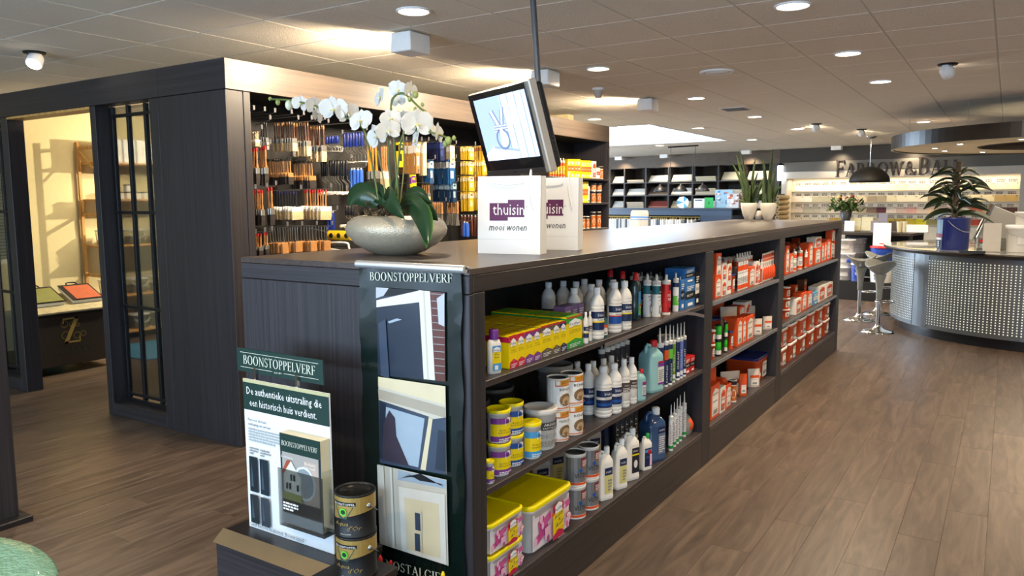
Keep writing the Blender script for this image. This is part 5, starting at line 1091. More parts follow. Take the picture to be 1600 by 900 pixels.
def curve(pts, n=6):
    P = [Vector(p) for p in pts]; out = []
    for i in range(len(P) - 1):
        a, b, c, d = P[max(0, i - 1)], P[i], P[i + 1], P[min(len(P) - 1, i + 2)]
        for k in range(n):
            t = k / n; out.append(.5 * ((2 * b) + (c - a) * t + (2 * a - 5 * b + 4 * c - d) * t * t + (3 * b - 3 * c + d - a) * t ** 3))
    return [tuple(p) for p in out + [P[-1]]]
for pts, r_, m in (([(592, 318), (585, 275), (572, 213), (560, 195), (530, 178), (490, 165), (455, 157), (424, 155)], .0045, STEM), ([(612, 320), (608, 262), (606, 222), (600, 212), (585, 206)], .004, STEM),
                ([(622, 318), (618, 250), (614, 200), (611, 165), (617, 150), (630, 146), (645, 158), (655, 168), (664, 174)], .0045, STEM), ([(616, 318), (622, 260), (628, 215), (640, 205), (665, 205), (690, 212), (706, 218)], .004, STEM), ([(604, 320), (596, 262), (590, 235)], .003, STK), ([(625, 318), (631, 262), (630, 205)], .003, STK)):
    put('stem', MB().tube(curve([W2(*p) for p in pts], 5), r_, m, 7), orc)
PET = mat('d3d2cb', .55, var=.02); LIP = mat('d8cf6a', .5)
def petal(l, w, curl, m, n=6):
    vs = []; fs = []
    for i in range(n + 1):
        t = i / n; ww = w * math.sin(math.pi * min(1, .08 + .92 * t) ) ** .55 * (.35 + .65 * min(1, t * 2.4)) * (1 if i < n else .25) / 2
        for j in (-1, -.5, 0, .5, 1): vs.append((ww * j, -curl * t * t * l - abs(j) * .10 * w * (1 - t) + .05 * w * j * j, l * t))
    for i in range(n):
        for j in range(4): a = i * 5 + j; fs.append((a, a + 1, a + 6, a + 5))
    return vs, fs
def flower_mesh(seed):
    rnd = random.Random(seed); b = MB()
    for ang, l, w, cu in ((0, .92, .62, .1), (125, .88, .55, .15), (-125, .88, .55, .15), (72, 1.0, 1.15, .12), (-72, 1.0, 1.15, .12)):
        vs, fs = petal(l * rnd.uniform(.93, 1.05), w, cu + rnd.uniform(-.05, .1), PET); M = Matrix.Rotation(R(ang + rnd.uniform(-6, 6)), 4, 'Y') @ Matrix.Rotation(R(rnd.uniform(-8, 8)), 4, 'X')
        vs = [tuple((M @ Vector(v)) + Vector((0, -.02 if abs(ang) == 72 else 0, 0))) for v in vs]; b.add(vs, fs, PET, True)
    l = MB().sphere((0, -.12, -.02), .10, LIP, 8, 5).tube([(0, -.1, 0), (0, -.28, -.12), (0, -.2, -.30)], [.07, .09, .03], PET, 7).tube([(-.1, -.12, -.05), (-.14, -.25, .02)], [.05, .03], LIP, 6).tube([(.1, -.12, -.05), (.14, -.25, .02)], [.05, .03], LIP, 6)
    return b.mesh('flower'), l.mesh('lip')
FM = [flower_mesh(i) for i in range(4)]; random.seed(21)
for i, (x, y, r_, yaw, y_) in enumerate(((330, 130, 40, -10, 2.40), (392, 140, 46, 45, 2.40), (405, 188, 34, 70, 2.44), (485, 155, 62, -12, 2.37), (548, 172, 54, 30, 2.41), (612, 212, 58, -22, 2.38), (690, 282, 56, -35, 2.40), (738, 256, 52, 20, 2.36),
        (706, 98, 46, -60, 2.42), (786, 62, 44, -15, 2.40), (840, 66, 40, 65, 2.42), (786, 118, 30, 10, 2.45), (752, 200, 44, 15, 2.38), (872, 225, 66, 25, 2.36), (872, 300, 44, -65, 2.39), (938, 250, 36, 40, 2.42), (972, 270, 46, 72, 2.40), (810, 195, 36, -30, 2.44))):
    c = W2(360 + x / 3, 120 + y / 3, y_); s = r_ / 3 / 378 * 1.22
    vdir = -R(math.degrees(math.atan2(-(OX), OY)))  # toward the viewer
    o = link('flower', FM[i % 4][0], orc, c, rot=(R(random.uniform(-15, 15)), R(random.uniform(-25, 25)), R(32 + yaw))); o.scale = (s, s, s)
    link('lip', FM[i % 4][1], o)
for x, y, r_ in ((275, 133, 20), (222, 120, 12), (185, 103, 8), (868, 84, 13), (840, 105, 10), (900, 130, 8), (866, 152, 8), (914, 166, 8), (1022, 300, 15), (1048, 287, 9), (1008, 314, 12)):
    c = W2(360 + x / 3, 120 + y / 3); s = r_ / 3 / 378
    put('bud', MB().sphere((0, 0, 0), s, mat('8d9a55', .5) if x != 275 else mat('d8dcc0', .5), 9, 6, 1.3), orc, loc=c)

# --- paper bags
WB = mat('e9e7e2', .5, var=.02); LOGO = mat('5a1a4c', .5)
def bag_(x, y, rz, label):
    t = thing('paper_bag', label, 'paper bag', (x, y, GT + .0008), rz, 'white paper carrier bags'); w, d, h = .277, .085, .322
    b = MB(); T = .0012
    rg = lambda e, z, dd: [(-w / 2 + e, -dd / 2 + e, z), (w / 2 - e, -dd / 2 + e, z), (w / 2 - e - (0 if dd > .08 else .006), 0, z), (w / 2 - e, dd / 2 - e, z), (-w / 2 + e, dd / 2 - e, z), (-w / 2 + e + (0 if dd > .08 else .006), 0, z)]
    b.loft([rg(0, 0, d), rg(0, .07, d), rg(0, h, d * .8)], WB, cap=False, smooth=False); b.loft([rg(T, 0.001, d), rg(T, h, d * .8)][::-1], WB, cap=False, smooth=False); b.poly(rg(0, 0.0005, d)[::-1], WB)
    put('bag_body', b, t); put('fold', MB().box(-w / 2 + .001, w / 2 - .001, -d * .5 - .0006, -d * .5, .06, .0612, mat('c9c6c0', .6)), t)
    P = Print(d=d, lift=.0004); L = lambda px: (px - 741) / 350 - w / 2; Z = lambda py: (397 - py) / 372
    P.rect(L(760), L(788.5), Z(345.5), Z(318.5), LOGO); P.k -= 1; P.rect(L(788.5), L(814), Z(340), Z(313.5), LOGO)
    P.text('thuisin', (L(765) + L(814)) / 2, Z(337), L(814) - L(765), .047, WB).text('mooi wonen', (L(759) + L(818)) / 2, Z(361), L(818) - L(759), .028, TEXT, .25).oval(L(817), Z(324), .0025, .0025, GREY)
    for i, (a, y_, c) in enumerate(P.mb.v): P.mb.v[i] = (a, y_ + .018 * max(0, (c - .07) / h) * .5 - .0008, c)
    put('logo_print', P.mb, t)
    put('cord', MB().tube(curve([(-.065, -.040, .298), (-.06, -.045, .292), (0, -.047, .287), (.058, -.045, .292), (.064, -.040, .298)]), .0035, WHITEM, 7), t)
    put('cord', MB().tube(curve([(.075, .03, .31), (.08, .02, .335), (.088, -.01, .345), (.095, -.042, .31), (.10, -.05, .25), (.112, -.05, .20), (.108, -.052, .188)]), .0035, WHITEM, 7), t)
bag_(-1.750, 2.72, R(12), 'white paper carrier bag with purple logo, in front and whole')
bag_(-1.742, 3.035, R(12), 'white paper carrier bag with purple logo, half hidden behind the other')

# --- monitor on a ceiling pole
MC = np.array([-2.086, 3.2, 1.937]); yaw, pit = .467, .285; MW, MH = .59, .431
mn = np.array([-math.sin(yaw) * math.cos(pit), -math.cos(yaw) * math.cos(pit), -math.sin(pit)]); mr = np.array([math.cos(yaw), -math.sin(yaw), 0]); mu = np.cross(mn, mr); mu = mu if mu[2] > 0 else -mu
def muv(px, py): r = ROT @ _d(px, py); t = (mn @ (MC - EYE)) / (mn @ r); Q = EYE + t * r - MC; return float(Q @ mr), float(Q @ mu)
MM = Matrix(((mr[0], -mn[0], mu[0], MC[0]), (mr[1], -mn[1], mu[1], MC[1]), (mr[2], -mn[2], mu[2], MC[2]), (0, 0, 0, 1)))
mo = thing('monitor', 'flat monitor with silver edge tilted down on a grey ceiling pole', 'monitor')
o = lambda nm, b, p=mo: put(nm, b.xf(MM), p)
w, h = MW / 2, MH / 2; BZ = mat('17161a', .15, coat=.5); SIL = mat('b9b2a8', .35, .4)
o('housing', MB().bbox(-w, w, .001, .045, -h, h, SIL, .006)); o('bezel', MB().bbox(-w + .004, w - .03, -.004, .002, -h + .028, h - .006, BZ, .002))
o('back_shell', MB().bbox(-w + .02, w - .01, .045, .085, -h + .01, h - .02, BLACK2, .012)); o('bottom_trim', MB().bbox(-w + .004, w - .03, -.003, .002, -h + .002, -h + .027, mat('55504e', .3, .5)))
for i in range(4): o('side_button', MB().lathe([(.006, 0), (.005, .004), (.001, .005)], BLK, 8).xf(Matrix.Translation((w - .011, .062, -.06 - .022 * i)) @ Matrix.Rotation(R(90), 4, 'Y')))
o('badge', MB().box(-.03, .0, -.0045, -.003, -h + .010, -h + .018, mat('222226', .3)))
S4 = [muv(*p) for p in ((741, 158), (820, 138), (838, 244), (759, 252))]; sx0, sx1 = S4[0][0], S4[1][0] ; sz1, sz0 = (S4[0][1] + S4[1][1]) / 2, (S4[2][1] + S4[3][1]) / 2
def em(c, s=1.0): return mat(c, .3, var=0, emit=c, es=s)
scn = MB(); kk = [0]
def sp(pts, c, s=.85):
    kk[0] += 1; scn.poly([(sx0 + a * (sx1 - sx0), -.005 - .0003 * kk[0], sz0 + b * (sz1 - sz0)) for a, b in pts], em(c, s))
sp([(0, 0), (1, 0), (1, 1), (0, 1)], 'b9cdec'); sp([(0, 0), (.55, 0), (.5, 1), (0, 1)], 'a7bde4'); sp([(.56, 0), (1, 0), (1, 1), (.52, 1)], 'c9d9f0')
for x in (.53, .66, .80, .93): sp([(x, 0), (x + .012, 0), (x + .008, 1), (x - .004, 1)], '8296b4')
sp([(.0, .0), (.0, .10), (.2, .24), (.68, .14), (.62, 0)], 'dde7f6'); sp([(.2, .24), (.68, .14), (.68, .10), (.2, .19)], '9aabc8')
for a, b, c, d in ((.30, .78, .40, .52), (.52, .80, .44, .5)): sp([(a - .04, b - .02), (a + .05, b + .02), (c + .05, d), (c - .04, d - .02)], '7f8fae'); sp([(a - .02, b - .01), (a + .02, b + .01), (c + .02, d), (c - .02, d - .02)], 'dfe8f5')
sp([(.30, .44), (.56, .44), (.56, .56), (.30, .56)], '8a9bb8')
for k in range(3): sp([(.30, .45 + .04 * k), (.56, .45 + .04 * k), (.56, .465 + .04 * k), (.30, .465 + .04 * k)], 'eaf0fa')
for k in range(16):
    a0, a1 = 6.28 * k / 16, 6.28 * (k + 1) / 16; f_ = lambda a, r_: (.44 + .13 * r_ * math.cos(a), .33 + .17 * r_ * math.sin(a)); kk[0] = 30; sp([f_(a0, 1), f_(a1, 1), f_(a1, .8), f_(a0, .8)], '6f80a0')
kk[0] = 34; sp([(.40, .22), (.49, .22), (.47, .5), (.42, .5)], 'f2f6fc')
for a, b in ((.72, .82), (.66, .7), (.8, .7), (.73, .66), (.73, .56), (.68, .6), (.78, .6)): kk[0] = 36; sp([(a, b + .05), (a + .035, b), (a, b - .05), (a - .035, b)], 'f4f7fc')
o('screen', scn)
A = on(848, 250, 1, 3.27); B_ = on(833, 0, 1, 3.27); D = (B_ - A) / (B_[2] - A[2]); top = A + D * (CZ - A[2]); low = A - D * .05
pp = put('ceiling_pole', MB().tube([tuple(low), tuple(A + D * .22)], .0125, mat('4a4c50', .4, .6), 10).tube([tuple(A + D * .20), tuple(top)], .015, mat('5b5d61', .4, .6), 10), mo)
put('ceiling_flange', MB().lathe([(.05, 0), (.05, -.008), (.02, -.012)], mat('5b5d61', .4, .6), 16, tuple(top)), pp)
put('mount_arm', MB().tube([tuple(low + D * .04), tuple(MC - mn * .07)], .014, BLACK2, 8), mo)

# --- left foreground: standing panel and round green glass table
sc_ = thing('standing_panel', 'dark freestanding panel on a flat foot at the left edge', 'panel', (-4.19, 1.3, 0))
put('board', MB().bbox(-.06, .06, -.5, .49, .03, 2.35, WV), sc_); put('foot', MB().bbox(-.115, .115, -.55, .53, 0, .03, mat('221f20', .4), .004), sc_)
pts = [G(x, y, .72)[:2] for x, y in ((0, 838), (50, 850), (92, 900))]
(ax, ay), (bx_, by_), (cx_, cy_) = pts; dd = 2 * (ax * (by_ - cy_) + bx_ * (cy_ - ay) + cx_ * (ay - by_))
ux = ((ax * ax + ay * ay) * (by_ - cy_) + (bx_ * bx_ + by_ * by_) * (cy_ - ay) + (cx_ * cx_ + cy_ * cy_) * (ay - by_)) / dd; uy = ((ax * ax + ay * ay) * (cx_ - bx_) + (bx_ * bx_ + by_ * by_) * (ax - cx_) + (cx_ * cx_ + cy_ * cy_) * (bx_ - ax)) / dd
tr = math.hypot(ax - ux, ay - uy); print('table', ux, uy, tr)
tb = thing('glass_table', 'round table with rough green glass top in the lower left corner', 'table', (ux, uy, 0))
put('table_top', MB().lathe([(tr * .6, .70), (tr * .97, .70), (tr, .708), (tr, .716), (tr * .985, .722), (tr * .9, .722), (.001, .722)], mat('7fae98', .18, var=.25, bump=.9, bscale=90, coat=.6), 48), tb)
put('pedestal', MB().lathe([(.16, 0), (.16, .02), (.04, .05), (.035, .66), (.1, .70)], STEEL, 20), tb)

# ================================================================== THE WALL OF HANGING BRUSHES
HX = -4.20
SILV = mat('b8b4aa', .25, .8); BRN = mat('5a3420', .4); ORH = mat('e08a1c', .4); BLUH = mat('1a2c7a', .35)
BH = {'red': (WOODH, RED, SILV, BRIS), 'bluecream': (BLUH, BLUH, SILV, CREAM), 'cream': (CREAM, CREAM, OWHITE, CREAM), 'dark': (BLACK2, BLACK2, SILV, GREY), 'browncream': (BRN, WOODH, SILV, CREAM),
      'fine': (WOODH, BLK, WOODH, BRIS), 'flatdark': (BLACK2, NAVY, OWHITE, CREAM), 'flatred': (WOODH, RED, OWHITE, CREAM), 'orange': (ORH, WOODH, SILV, BRIS), 'wood': (WOODH, WOODH, OWHITE, CREAM), 'woodsilver': (WOODH, BLK, SILV, CREAM)}
@cached
def k_brush(L, w, t, st):
    hm, tm, fm, bm = BH[st]; hl = L * .55
    hd = MB().loft([[(a * ww, b * ww * .8, -z) for a, b in ((1, 0), (.5, .87), (-.5, .87), (-1, 0), (-.5, -.87), (.5, -.87))][::-1] for z, ww in ((.012, t * .25), (.02, t * .42), (hl * .35, t * .45), (hl * .7, t * .36), (hl, t * .6))], hm)
    tip = MB().loft([[(a * ww, b * ww * .8, -z) for a, b in ((1, 0), (.5, .87), (-.5, .87), (-1, 0), (-.5, -.87), (.5, -.87))][::-1] for z, ww in ((.0, t * .2), (.004, t * .44), (hl * .16, t * .47), (hl * .18, t * .44))], tm)
    fr = MB().bbox(-t * .42, t * .42, -w / 2, w / 2, -L * .72, -hl, fm, .002)
    br = MB().loft([[(x * k, y * k2, -z) for x, y in ((t * .4, w * .48), (-t * .4, w * .48), (-t * .4, -w * .48), (t * .4, -w * .48))] for z, k, k2 in ((L * .72, 1, 1), (L * .85, 1.05, 1.03), (L, .55, .97))], bm, smooth=False)
    return kit('paint_brush', [('handle', hd, [('tip', tip)]), ('ferrule', fr), ('bristles', br)])
@cached
def k_rollerframe(L, st):
    hm = {'blue': BLUH, 'black': BLACK2}[st]; n = 6
    hd = MB().lathe([(.006, 0), (.012, -.01), (.010, -L * .2), (.013, -L * .4), (.007, -L * .45)], hm, 8)
    wr = MB().tube([(0, 0, -L * .44), (0, .0, -L * .55), (0, .05, -L * .68), (0, .05, -L * .92), (0, -.05, -L * .95)], .003, WIRE, 5)
    sl = MB().tube([(0, .045, -L * .94), (0, -.06, -L * .96)], .012 if st == 'black' else .005, OWHITE if st == 'black' else WIRE, 8)
    return kit('paint_roller', [('handle', hd), ('wire_frame', wr), ('sleeve', sl)])
@cached
def k_sleeve(L, r, c): return kit('roller_sleeve', [('sleeve', MB().lathe([(r * .9, -.012), (r, -.02), (r, -L + .01), (r * .9, -L)], {'blue': mat('2b5fc0', .6), 'navy': BLUH, 'brown': mat('5a3024', .6), 'yellow': mat('e8b820', .5)}[c], 10)), ('core', MB().lathe([(r * .4, 0), (r * .4, -.02)], OWHITE, 8))])
@cached
def k_scraper(L, w):
    hd = MB().lathe([(.006, 0), (.013, -.012), (.010, -L * .3), (.013, -L * .5)], WOODH, 8); bl = MB().loft([[(x, y * k, -z) for x, y in ((.002, w / 2), (-.002, w / 2), (-.002, -w / 2), (.002, -w / 2))] for z, k in ((L * .5, .35), (L * .72, .6), (L, 1))], SILV, smooth=False)
    return kit('scraper', [('handle', hd), ('blade', bl)])
@cached
def k_wirewood(L): return kit('wire_handled_block', [('wire', MB().tube([(0, 0, 0), (0, 0, -L * .5), (0, .015, -L * .6)], .0028, WIRE, 5)), ('block', MB().bbox(-.012, .012, -.03, .03, -L, -L * .58, WOODH, .004))])
@cached
def k_pack(L, w, t, st):
    a, b = {'navy': (mat('141c44', .35), mat('2a3a70', .4)), 'blue': (mat('16304f', .35), mat('8fa8b8', .4)), 'bluewhite': (mat('1c4a7a', .35), OWHITE), 'cream': (CREAM, OWHITE), 'yellow': (YEL, BLK), 'yellowpurple': (YEL, PURP), 'wood': (mat('a8783e', .5), OWHITE), 'card': (mat('c9a224', .5), mat('e4d6b0', .5)), 'cardb': (mat('b8922c', .5), mat('7a4030', .5)), 'creamstripe': (mat('cfc39c', .5), mat('f0f0e8', .4))}[st]
    P = MB(); hw = w / 2; f = t / 2 + .0006
    for s in (1,):
        P.quad((f, -hw * .9, -L * .05), (f, hw * .9, -L * .05), (f, hw * .9, -L * .32), (f, -hw * .9, -L * .32), b); P.quad((f, -hw * .7, -L * .45), (f, hw * .3, -L * .45), (f, hw * .3, -L * .75), (f, -hw * .7, -L * .75), b)
        P.quad((hw * 0 - f + t * .0, -hw - .0006, -L * .1), (f, -hw - .0006, -L * .1), (f, -hw - .0006, -L * .35), (-f, -hw - .0006, -L * .35), b)
        P.quad((f + .0005, -hw * .6, -L * .12), (f + .0005, hw * .4, -L * .12), (f + .0005, hw * .4, -L * .2), (f + .0005, -hw * .6, -L * .2), mat('a03a20', .5) if 'card' in st else a)
    return kit('hanging_pack', [('pack', MB().bbox(-t / 2, t / 2, -w / 2, w / 2, -L, 0, a, .001)), ('print', P)])
HANG = [  # right end, width (photo px), number, top, bottom, kind, words
 (385, 10, 2, 190, 226, ('brush', .045, .018, 'bluecream'), 'cream brush with blue handle in the top row'), (405, 10, 3, 205, 229, ('brush', .05, .018, 'cream'), 'wrapped cream brush in the top row'), (418, 9, 3, 190, 233, ('brush', .02, .014, 'dark'), 'slim dark handled brush in the top row'),
 (462, 33, 9, 190, 236, ('brush', .04, .014, 'browncream'), 'brown handled brush on the first of three crowded top hooks'), (483, 22, 7, 190, 244, ('brush', .045, .014, 'browncream'), 'brown handled brush on the second of three crowded top hooks'), (509, 24, 7, 195, 250, ('brush', .05, .016, 'browncream'), 'brown handled brush on the third of three crowded top hooks'),
 (531, 20, 5, 212, 237, ('roller', 'blue'), 'blue handled roller frame on the left hook'), (569, 32, 7, 206, 256, ('roller', 'blue'), 'blue handled roller frame on the right hook'),
 (384, 9, 2, 231, 287, ('brush', .034, .022, 'red'), 'red tipped brush at the left end of the second row'), (403, 15, 4, 230, 289, ('brush', .034, .020, 'red'), 'red tipped brush in the middle of the second row cluster'), (418, 11, 3, 228, 290, ('brush', .036, .022, 'red'), 'red tipped brush at the right of the second row cluster'),
 (455, 40, 15, 247, 290, ('brush', .05, .012, 'fine'), 'thin black tipped wooden brush on the left full hook'), (489, 30, 11, 250, 292, ('brush', .06, .012, 'fine'), 'thin black tipped wooden brush on the right full hook'),
 (545, 44, 10, 250, 306, ('roller', 'black'), 'black handled mini roller in the second row'), (568, 20, 4, 262, 295, ('sleeve', .016, 'blue'), 'bright blue roller sleeve'),
 (395, 14, 4, 298, 348, ('brush', .034, .018, 'red'), 'red tipped brush at the left of the third row'), (413, 15, 4, 296, 350, ('brush', .034, .018, 'red'), 'red tipped brush in the middle of the third row'), (427, 9, 2, 292, 353, ('brush', .038, .02, 'red'), 'red tipped brush at the right of the third row'),
 (466, 36, 8, 298, 342, ('brush', .10, .016, 'flatdark'), 'wide flat brush with dark handle in the third row'), (513, 38, 9, 296, 343, ('brush', .11, .016, 'flatred'), 'wide flat brush with red tip in the third row'),
 (523, 10, 3, 330, 361, ('sleeve', .013, 'navy'), 'navy roller sleeve in the third row'), (556, 16, 3, 322, 356, ('roller', 'black'), 'black handled mini roller in the third row'),
 (395, 12, 3, 368, 402, ('brush', .034, .018, 'red'), 'red tipped brush at the left of the bottom row'), (410, 14, 4, 365, 404, ('brush', .034, .018, 'red'), 'red tipped brush in the middle of the bottom row'), (421, 9, 2, 363, 400, ('brush', .034, .018, 'red'), 'red tipped brush at the right of the bottom row'),
 (445, 24, 6, 356, 395, ('wire',), 'wooden block brush on the first of four hooks'), (468, 22, 6, 355, 395, ('wire',), 'wooden block brush on the second of four hooks'), (491, 21, 5, 354, 393, ('wire',), 'wooden block brush on the third of four hooks'), (515, 22, 5, 354, 391, ('wire',), 'wooden block brush on the fourth of four hooks'),
 (590, 16, 4, 225, 300, ('brush', .05, .022, 'orange'), 'orange handled long brush behind the orchid stems'), (606, 10, 3, 228, 298, ('brush', .05, .022, 'wood'), 'wooden long brush behind the orchid stems'),
 (631, 10, 1, 222, 262, ('pack', .06, .03, 'yellow'), 'yellow pack behind the orchid flowers'), (655, 30, 8, 222, 272, ('pack', .05, .02, 'wood'), 'wooden coloured brush pack right of the orchid flowers'), (666, 9, 2, 222, 274, ('pack', .05, .02, 'creamstripe'), 'white and yellow striped pack right of the orchid flowers'),
 (692, 26, 7, 222, 252, ('pack', .06, .02, 'navy'), 'navy pack in the upper row'), (709, 15, 4, 227, 254, ('pack', .06, .02, 'cream'), 'cream pack in the upper row'),
 (676, 13, 4, 250, 286, ('pack', .05, .02, 'bluewhite'), 'blue and white pack, left hook'), (709, 30, 8, 249, 287, ('pack', .07, .02, 'bluewhite'), 'blue and white pack, right hook'), (650, 8, 1, 272, 314, ('pack', .07, .02, 'yellowpurple'), 'yellow and purple pack beside the orchid leaves'),
 (673, 14, 4, 286, 314, ('brush', .03, .016, 'woodsilver'), 'small wooden brush beside the orchid leaves'), (712, 34, 7, 285, 318, ('pack', .06, .025, 'blue'), 'dark blue pack in the third row'),
 (693, 18, 5, 316, 350, ('scraper', .05), 'wooden handled scraper, left hook'), (718, 20, 6, 314, 352, ('scraper', .06), 'wooden handled scraper, right hook'),
 (752, 36, 6, 336, 368, ('sleeve', .018, 'brown'), 'brown roller sleeve near the white bags'), (733, 9, 2, 346, 370, ('sleeve', .018, 'blue'), 'blue roller sleeve beside the brown ones')]
for c, (r0, st) in enumerate(((739, 'card'), (760, 'cardb'))):
    for j, (a, b) in enumerate(((229, 251), (252, 274), (275, 299), (300, 329))): HANG.append((r0, 17, 4, a - c, b - c, ('pack', .075, .018, st if (j + c) % 2 else 'card'), 'yellow sandpaper card, %s row of the %s column' % (nth(j), ('left', 'right')[c])))
tag = MB().bbox(-.002, .0, -.009, .009, -.016, .014, mat('55555a', .4), .001).mesh('price_tag')
hk = {}
for pr, wd, n, a, b, kd, lb in HANG:
    T = on(pr, a, 0, HX); B = on(pr, b, 0, HX); y, z = float(T[1]), float(T[2]); L = round((z - float(B[2])) * 50) / 50; span = min(wd / 150, .33)
    if kd[0] == 'brush': k = k_brush(L, *kd[1:])
    elif kd[0] == 'roller': k = k_rollerframe(L, kd[1])
    elif kd[0] == 'sleeve': k = k_sleeve(L, *kd[1:])
    elif kd[0] == 'scraper': k = k_scraper(L, kd[1])
    elif kd[0] == 'wire': k = k_wirewood(L)
    else: k = k_pack(L, *kd[1:])
    b_ = MB().tube([(BKX, y, z + .004), (HX + .015, y, z + .004), (HX + .03, y, z + .016)], .0025, WIRE, 5)
    h_ = put('hook', b_, sb); link('price_tag', tag, h_, (HX + .03, y, z + .028))
    cat = {'brush': 'brush', 'roller': 'paint roller', 'sleeve': 'roller sleeve', 'scraper': 'scraper', 'wire': 'block brush', 'pack': 'pack'}[kd[0]]
    for i in range(n):
        x = HX - .01 - span * (i + .5) / n; jz = random.uniform(-.004, .002)
        spawn(k, lb + (', %s from the front' % nth(i) if n > 1 else ''), cat, (x, y + random.uniform(-.004, .004), z + jz), 0, 'hanging brushes and tools', rot=(R(random.uniform(-2.5, 2.5)), R(random.uniform(-2, 2)), R(random.uniform(-7, 7))))
for px, py in ((374, 172), (394, 173), (411, 175), (427, 177), (453, 179), (472, 181), (505, 188), (545, 192)):
    T = on(px, py, 0, HX); h_ = put('hook', MB().tube([(BKX, T[1], T[2]), (HX, T[1], T[2]), (HX + .02, T[1], T[2] + .014)], .0025, WIRE, 5), sb); link('price_tag', tag, h_, (HX + .02, T[1], T[2] + .02))
# yellow long roller with holes, white frame beside it
T = on(536, 368, 0, -4.25); k = kit('roller_pack', [('grip', MB().tube([(-.14, 0, 0), (.10, 0, 0)], .038, mat('e8b820', .4), 12))] + [('cut_out', MB().lathe([(.02, .0), (.018, .004), (.001, .004)], BLK, 12).xf(Matrix.Translation((-.09 + .08 * i, -.037, 0)) @ Matrix.Rotation(R(90), 4, 'X'))) for i in range(3)] + [('wire', MB().tube([(-.14, 0, 0), (-.2, 0, .03), (-.36, 0, .05)], .003, WIRE, 5))])
spawn(k, 'thick yellow roller pack with round cut outs behind the bowl', 'paint roller', T)
T = on(527, 385, 0, -4.25); spawn(kit('white_frame', [('frame', MB().tube(curve([(-.12, 0, -.02), (-.11, 0, .02), (.09, 0, .03), (.12, 0, 0), (.1, 0, -.03), (-.12, 0, -.02)]), .008, OWHITE, 6)), ('bar', MB().tube([(-.1, 0, 0), (.1, 0, 0)], .004, BLK, 5))]), 'white plastic roller frame under the yellow roller pack', 'roller frame', T)
# tubes and pots on the shelves at the far end of the block
def wshelf(z, items):
    for kind, p0, p1, pt, st, lb, n in items:
        for i in range(n):
            a_ = p0 + (p1 - p0) * i / n; b_ = p0 + (p1 - p0) * (i + 1) / n
            A_ = on(a_, 290, 0, -4.19); B_ = on(b_, 290, 0, -4.19); w = abs(B_[1] - A_[1]) * .94; t = on((a_ + b_) / 2, pt, 0, -4.19); h = round(min(t[2] - z, .27), 3); y = (A_[1] + B_[1]) / 2; wp = (b_ - a_) / ppm(A_)
            words = lb + (', %s from the left' % nth(i) if n > 1 else '')
            if kind == 'cart': k = k_cart(round(min(wp * .48, .026), 3), h, st)
            elif kind == 'can': k = k_can(round(min(wp * .48, .045), 3), h, st)
            else: k = k_carton(round(min(w, .12), 3), .06, h, st)
            for d_ in range(1):
                spawn(k, words, {'cart': 'cartridge', 'can': 'can', 'box': 'box'}[kind], (-4.22, y, z + .0005), R(55 if kind != 'box' else 90), 'goods at the far end of the wall unit')
wshelf(1.86, [('cart', 861, 886, 247, 'yellow', 'yellow and white tube', 6), ('box', 887, 907, 249, 'yellow', 'yellow and black card pack', 4), ('box', 908, 924, 251, 'yellow', 'yellow card pack beyond the gap', 4), ('box', 925, 931.5, 252, 'white', 'white box beside the red pots', 1), ('box', 932, 937.5, 262, 'redwhite', 'small red and white box', 1), ('can', 938, 946, 260, 'jar', 'red pot with dark lid at the shelf end', 1)])
wshelf(1.575, [('box', 900, 919, 284, 'yellow', 'yellow pack with black print on the second shelf', 6), ('cart', 919.5, 925, 283, 'text', 'slim white bottle on the second shelf', 1), ('can', 926, 943, 299, 'jar', 'orange brown pot in the lower layer', 2)])
for i in range(2):
    A_ = on(930 + 9 * i, 290, 0, -4.19); spawn(k_can(.038, .085, 'jar'), 'orange brown pot in the upper layer, %s from the left' % nth(i), 'can', (-4.22, float(A_[1]), 1.575 + .143), R(55), 'goods at the far end of the wall unit')
wshelf(1.27, [('can', 899, 925, 338, 'jar', 'brown pot on the third shelf', 4), ('can', 926, 943, 331, 'jar', 'taller brown pot on the third shelf', 2)])

# ================================================================== THE ALCOVE BEHIND THE PARTITION
AX = -9.09
wsf = thing('ladder_shelf', 'pale wooden ladder shelf against the yellow alcove wall', 'shelving', (0, 0, 0))
YS = (4.82, 6.5)
for y in YS:
    for x in (AX + .02, AX + .40): put('upright', MB().bbox(x, x + .035, y, y + .035, 0, 2.30, PALE), wsf)
    for z in (.15, .75, 1.45, 2.21): put('rung', MB().bbox(AX + .056, AX + .399, y + .008, y + .028, z, z + .035, PALE), wsf)
put('brace', MB().tube([(AX + .05, YS[0] + .02, 2.2), (AX + .38, YS[0] + .02, 1.95)], .012, PALE, 4), wsf)
BZ_ = (2.04, 1.60, 1.15, .87 - .32 + .0, .30 + .0)
for px, py in ():
    pass
bz = [float(on(px, py, 0, AX + .40)[2]) for px, py in ((205, 254.5), (205, 311), (205, 382), (215, 458), (225, 513), (225, 549))]
print('alcove boards', bz)
for z in bz: put('board', MB().bbox(AX + .02, AX + .435, YS[0] + .036, YS[1] - .001, z - .022, z, PALE), wsf)
def akit(name, w, d, h, m, lidm): return kit(name, [('body', MB().loft(rings([(w * .9, d * .9, 0), (w, d, h * .85)], .01), m)), ('lid', MB().bbox(-w * .52, w * .52, -d * .52, d * .52, h * .85, h, lidm, .004))])
tall = kit('binder', [('cover', MB().bbox(-.04, .04, -.1, .1, 0, .27, WHITEM, .004)), ('spine_label', MB().box(.0401, .041, -.02, .02, .08, .2, mat('d8d2c4', .5)))])
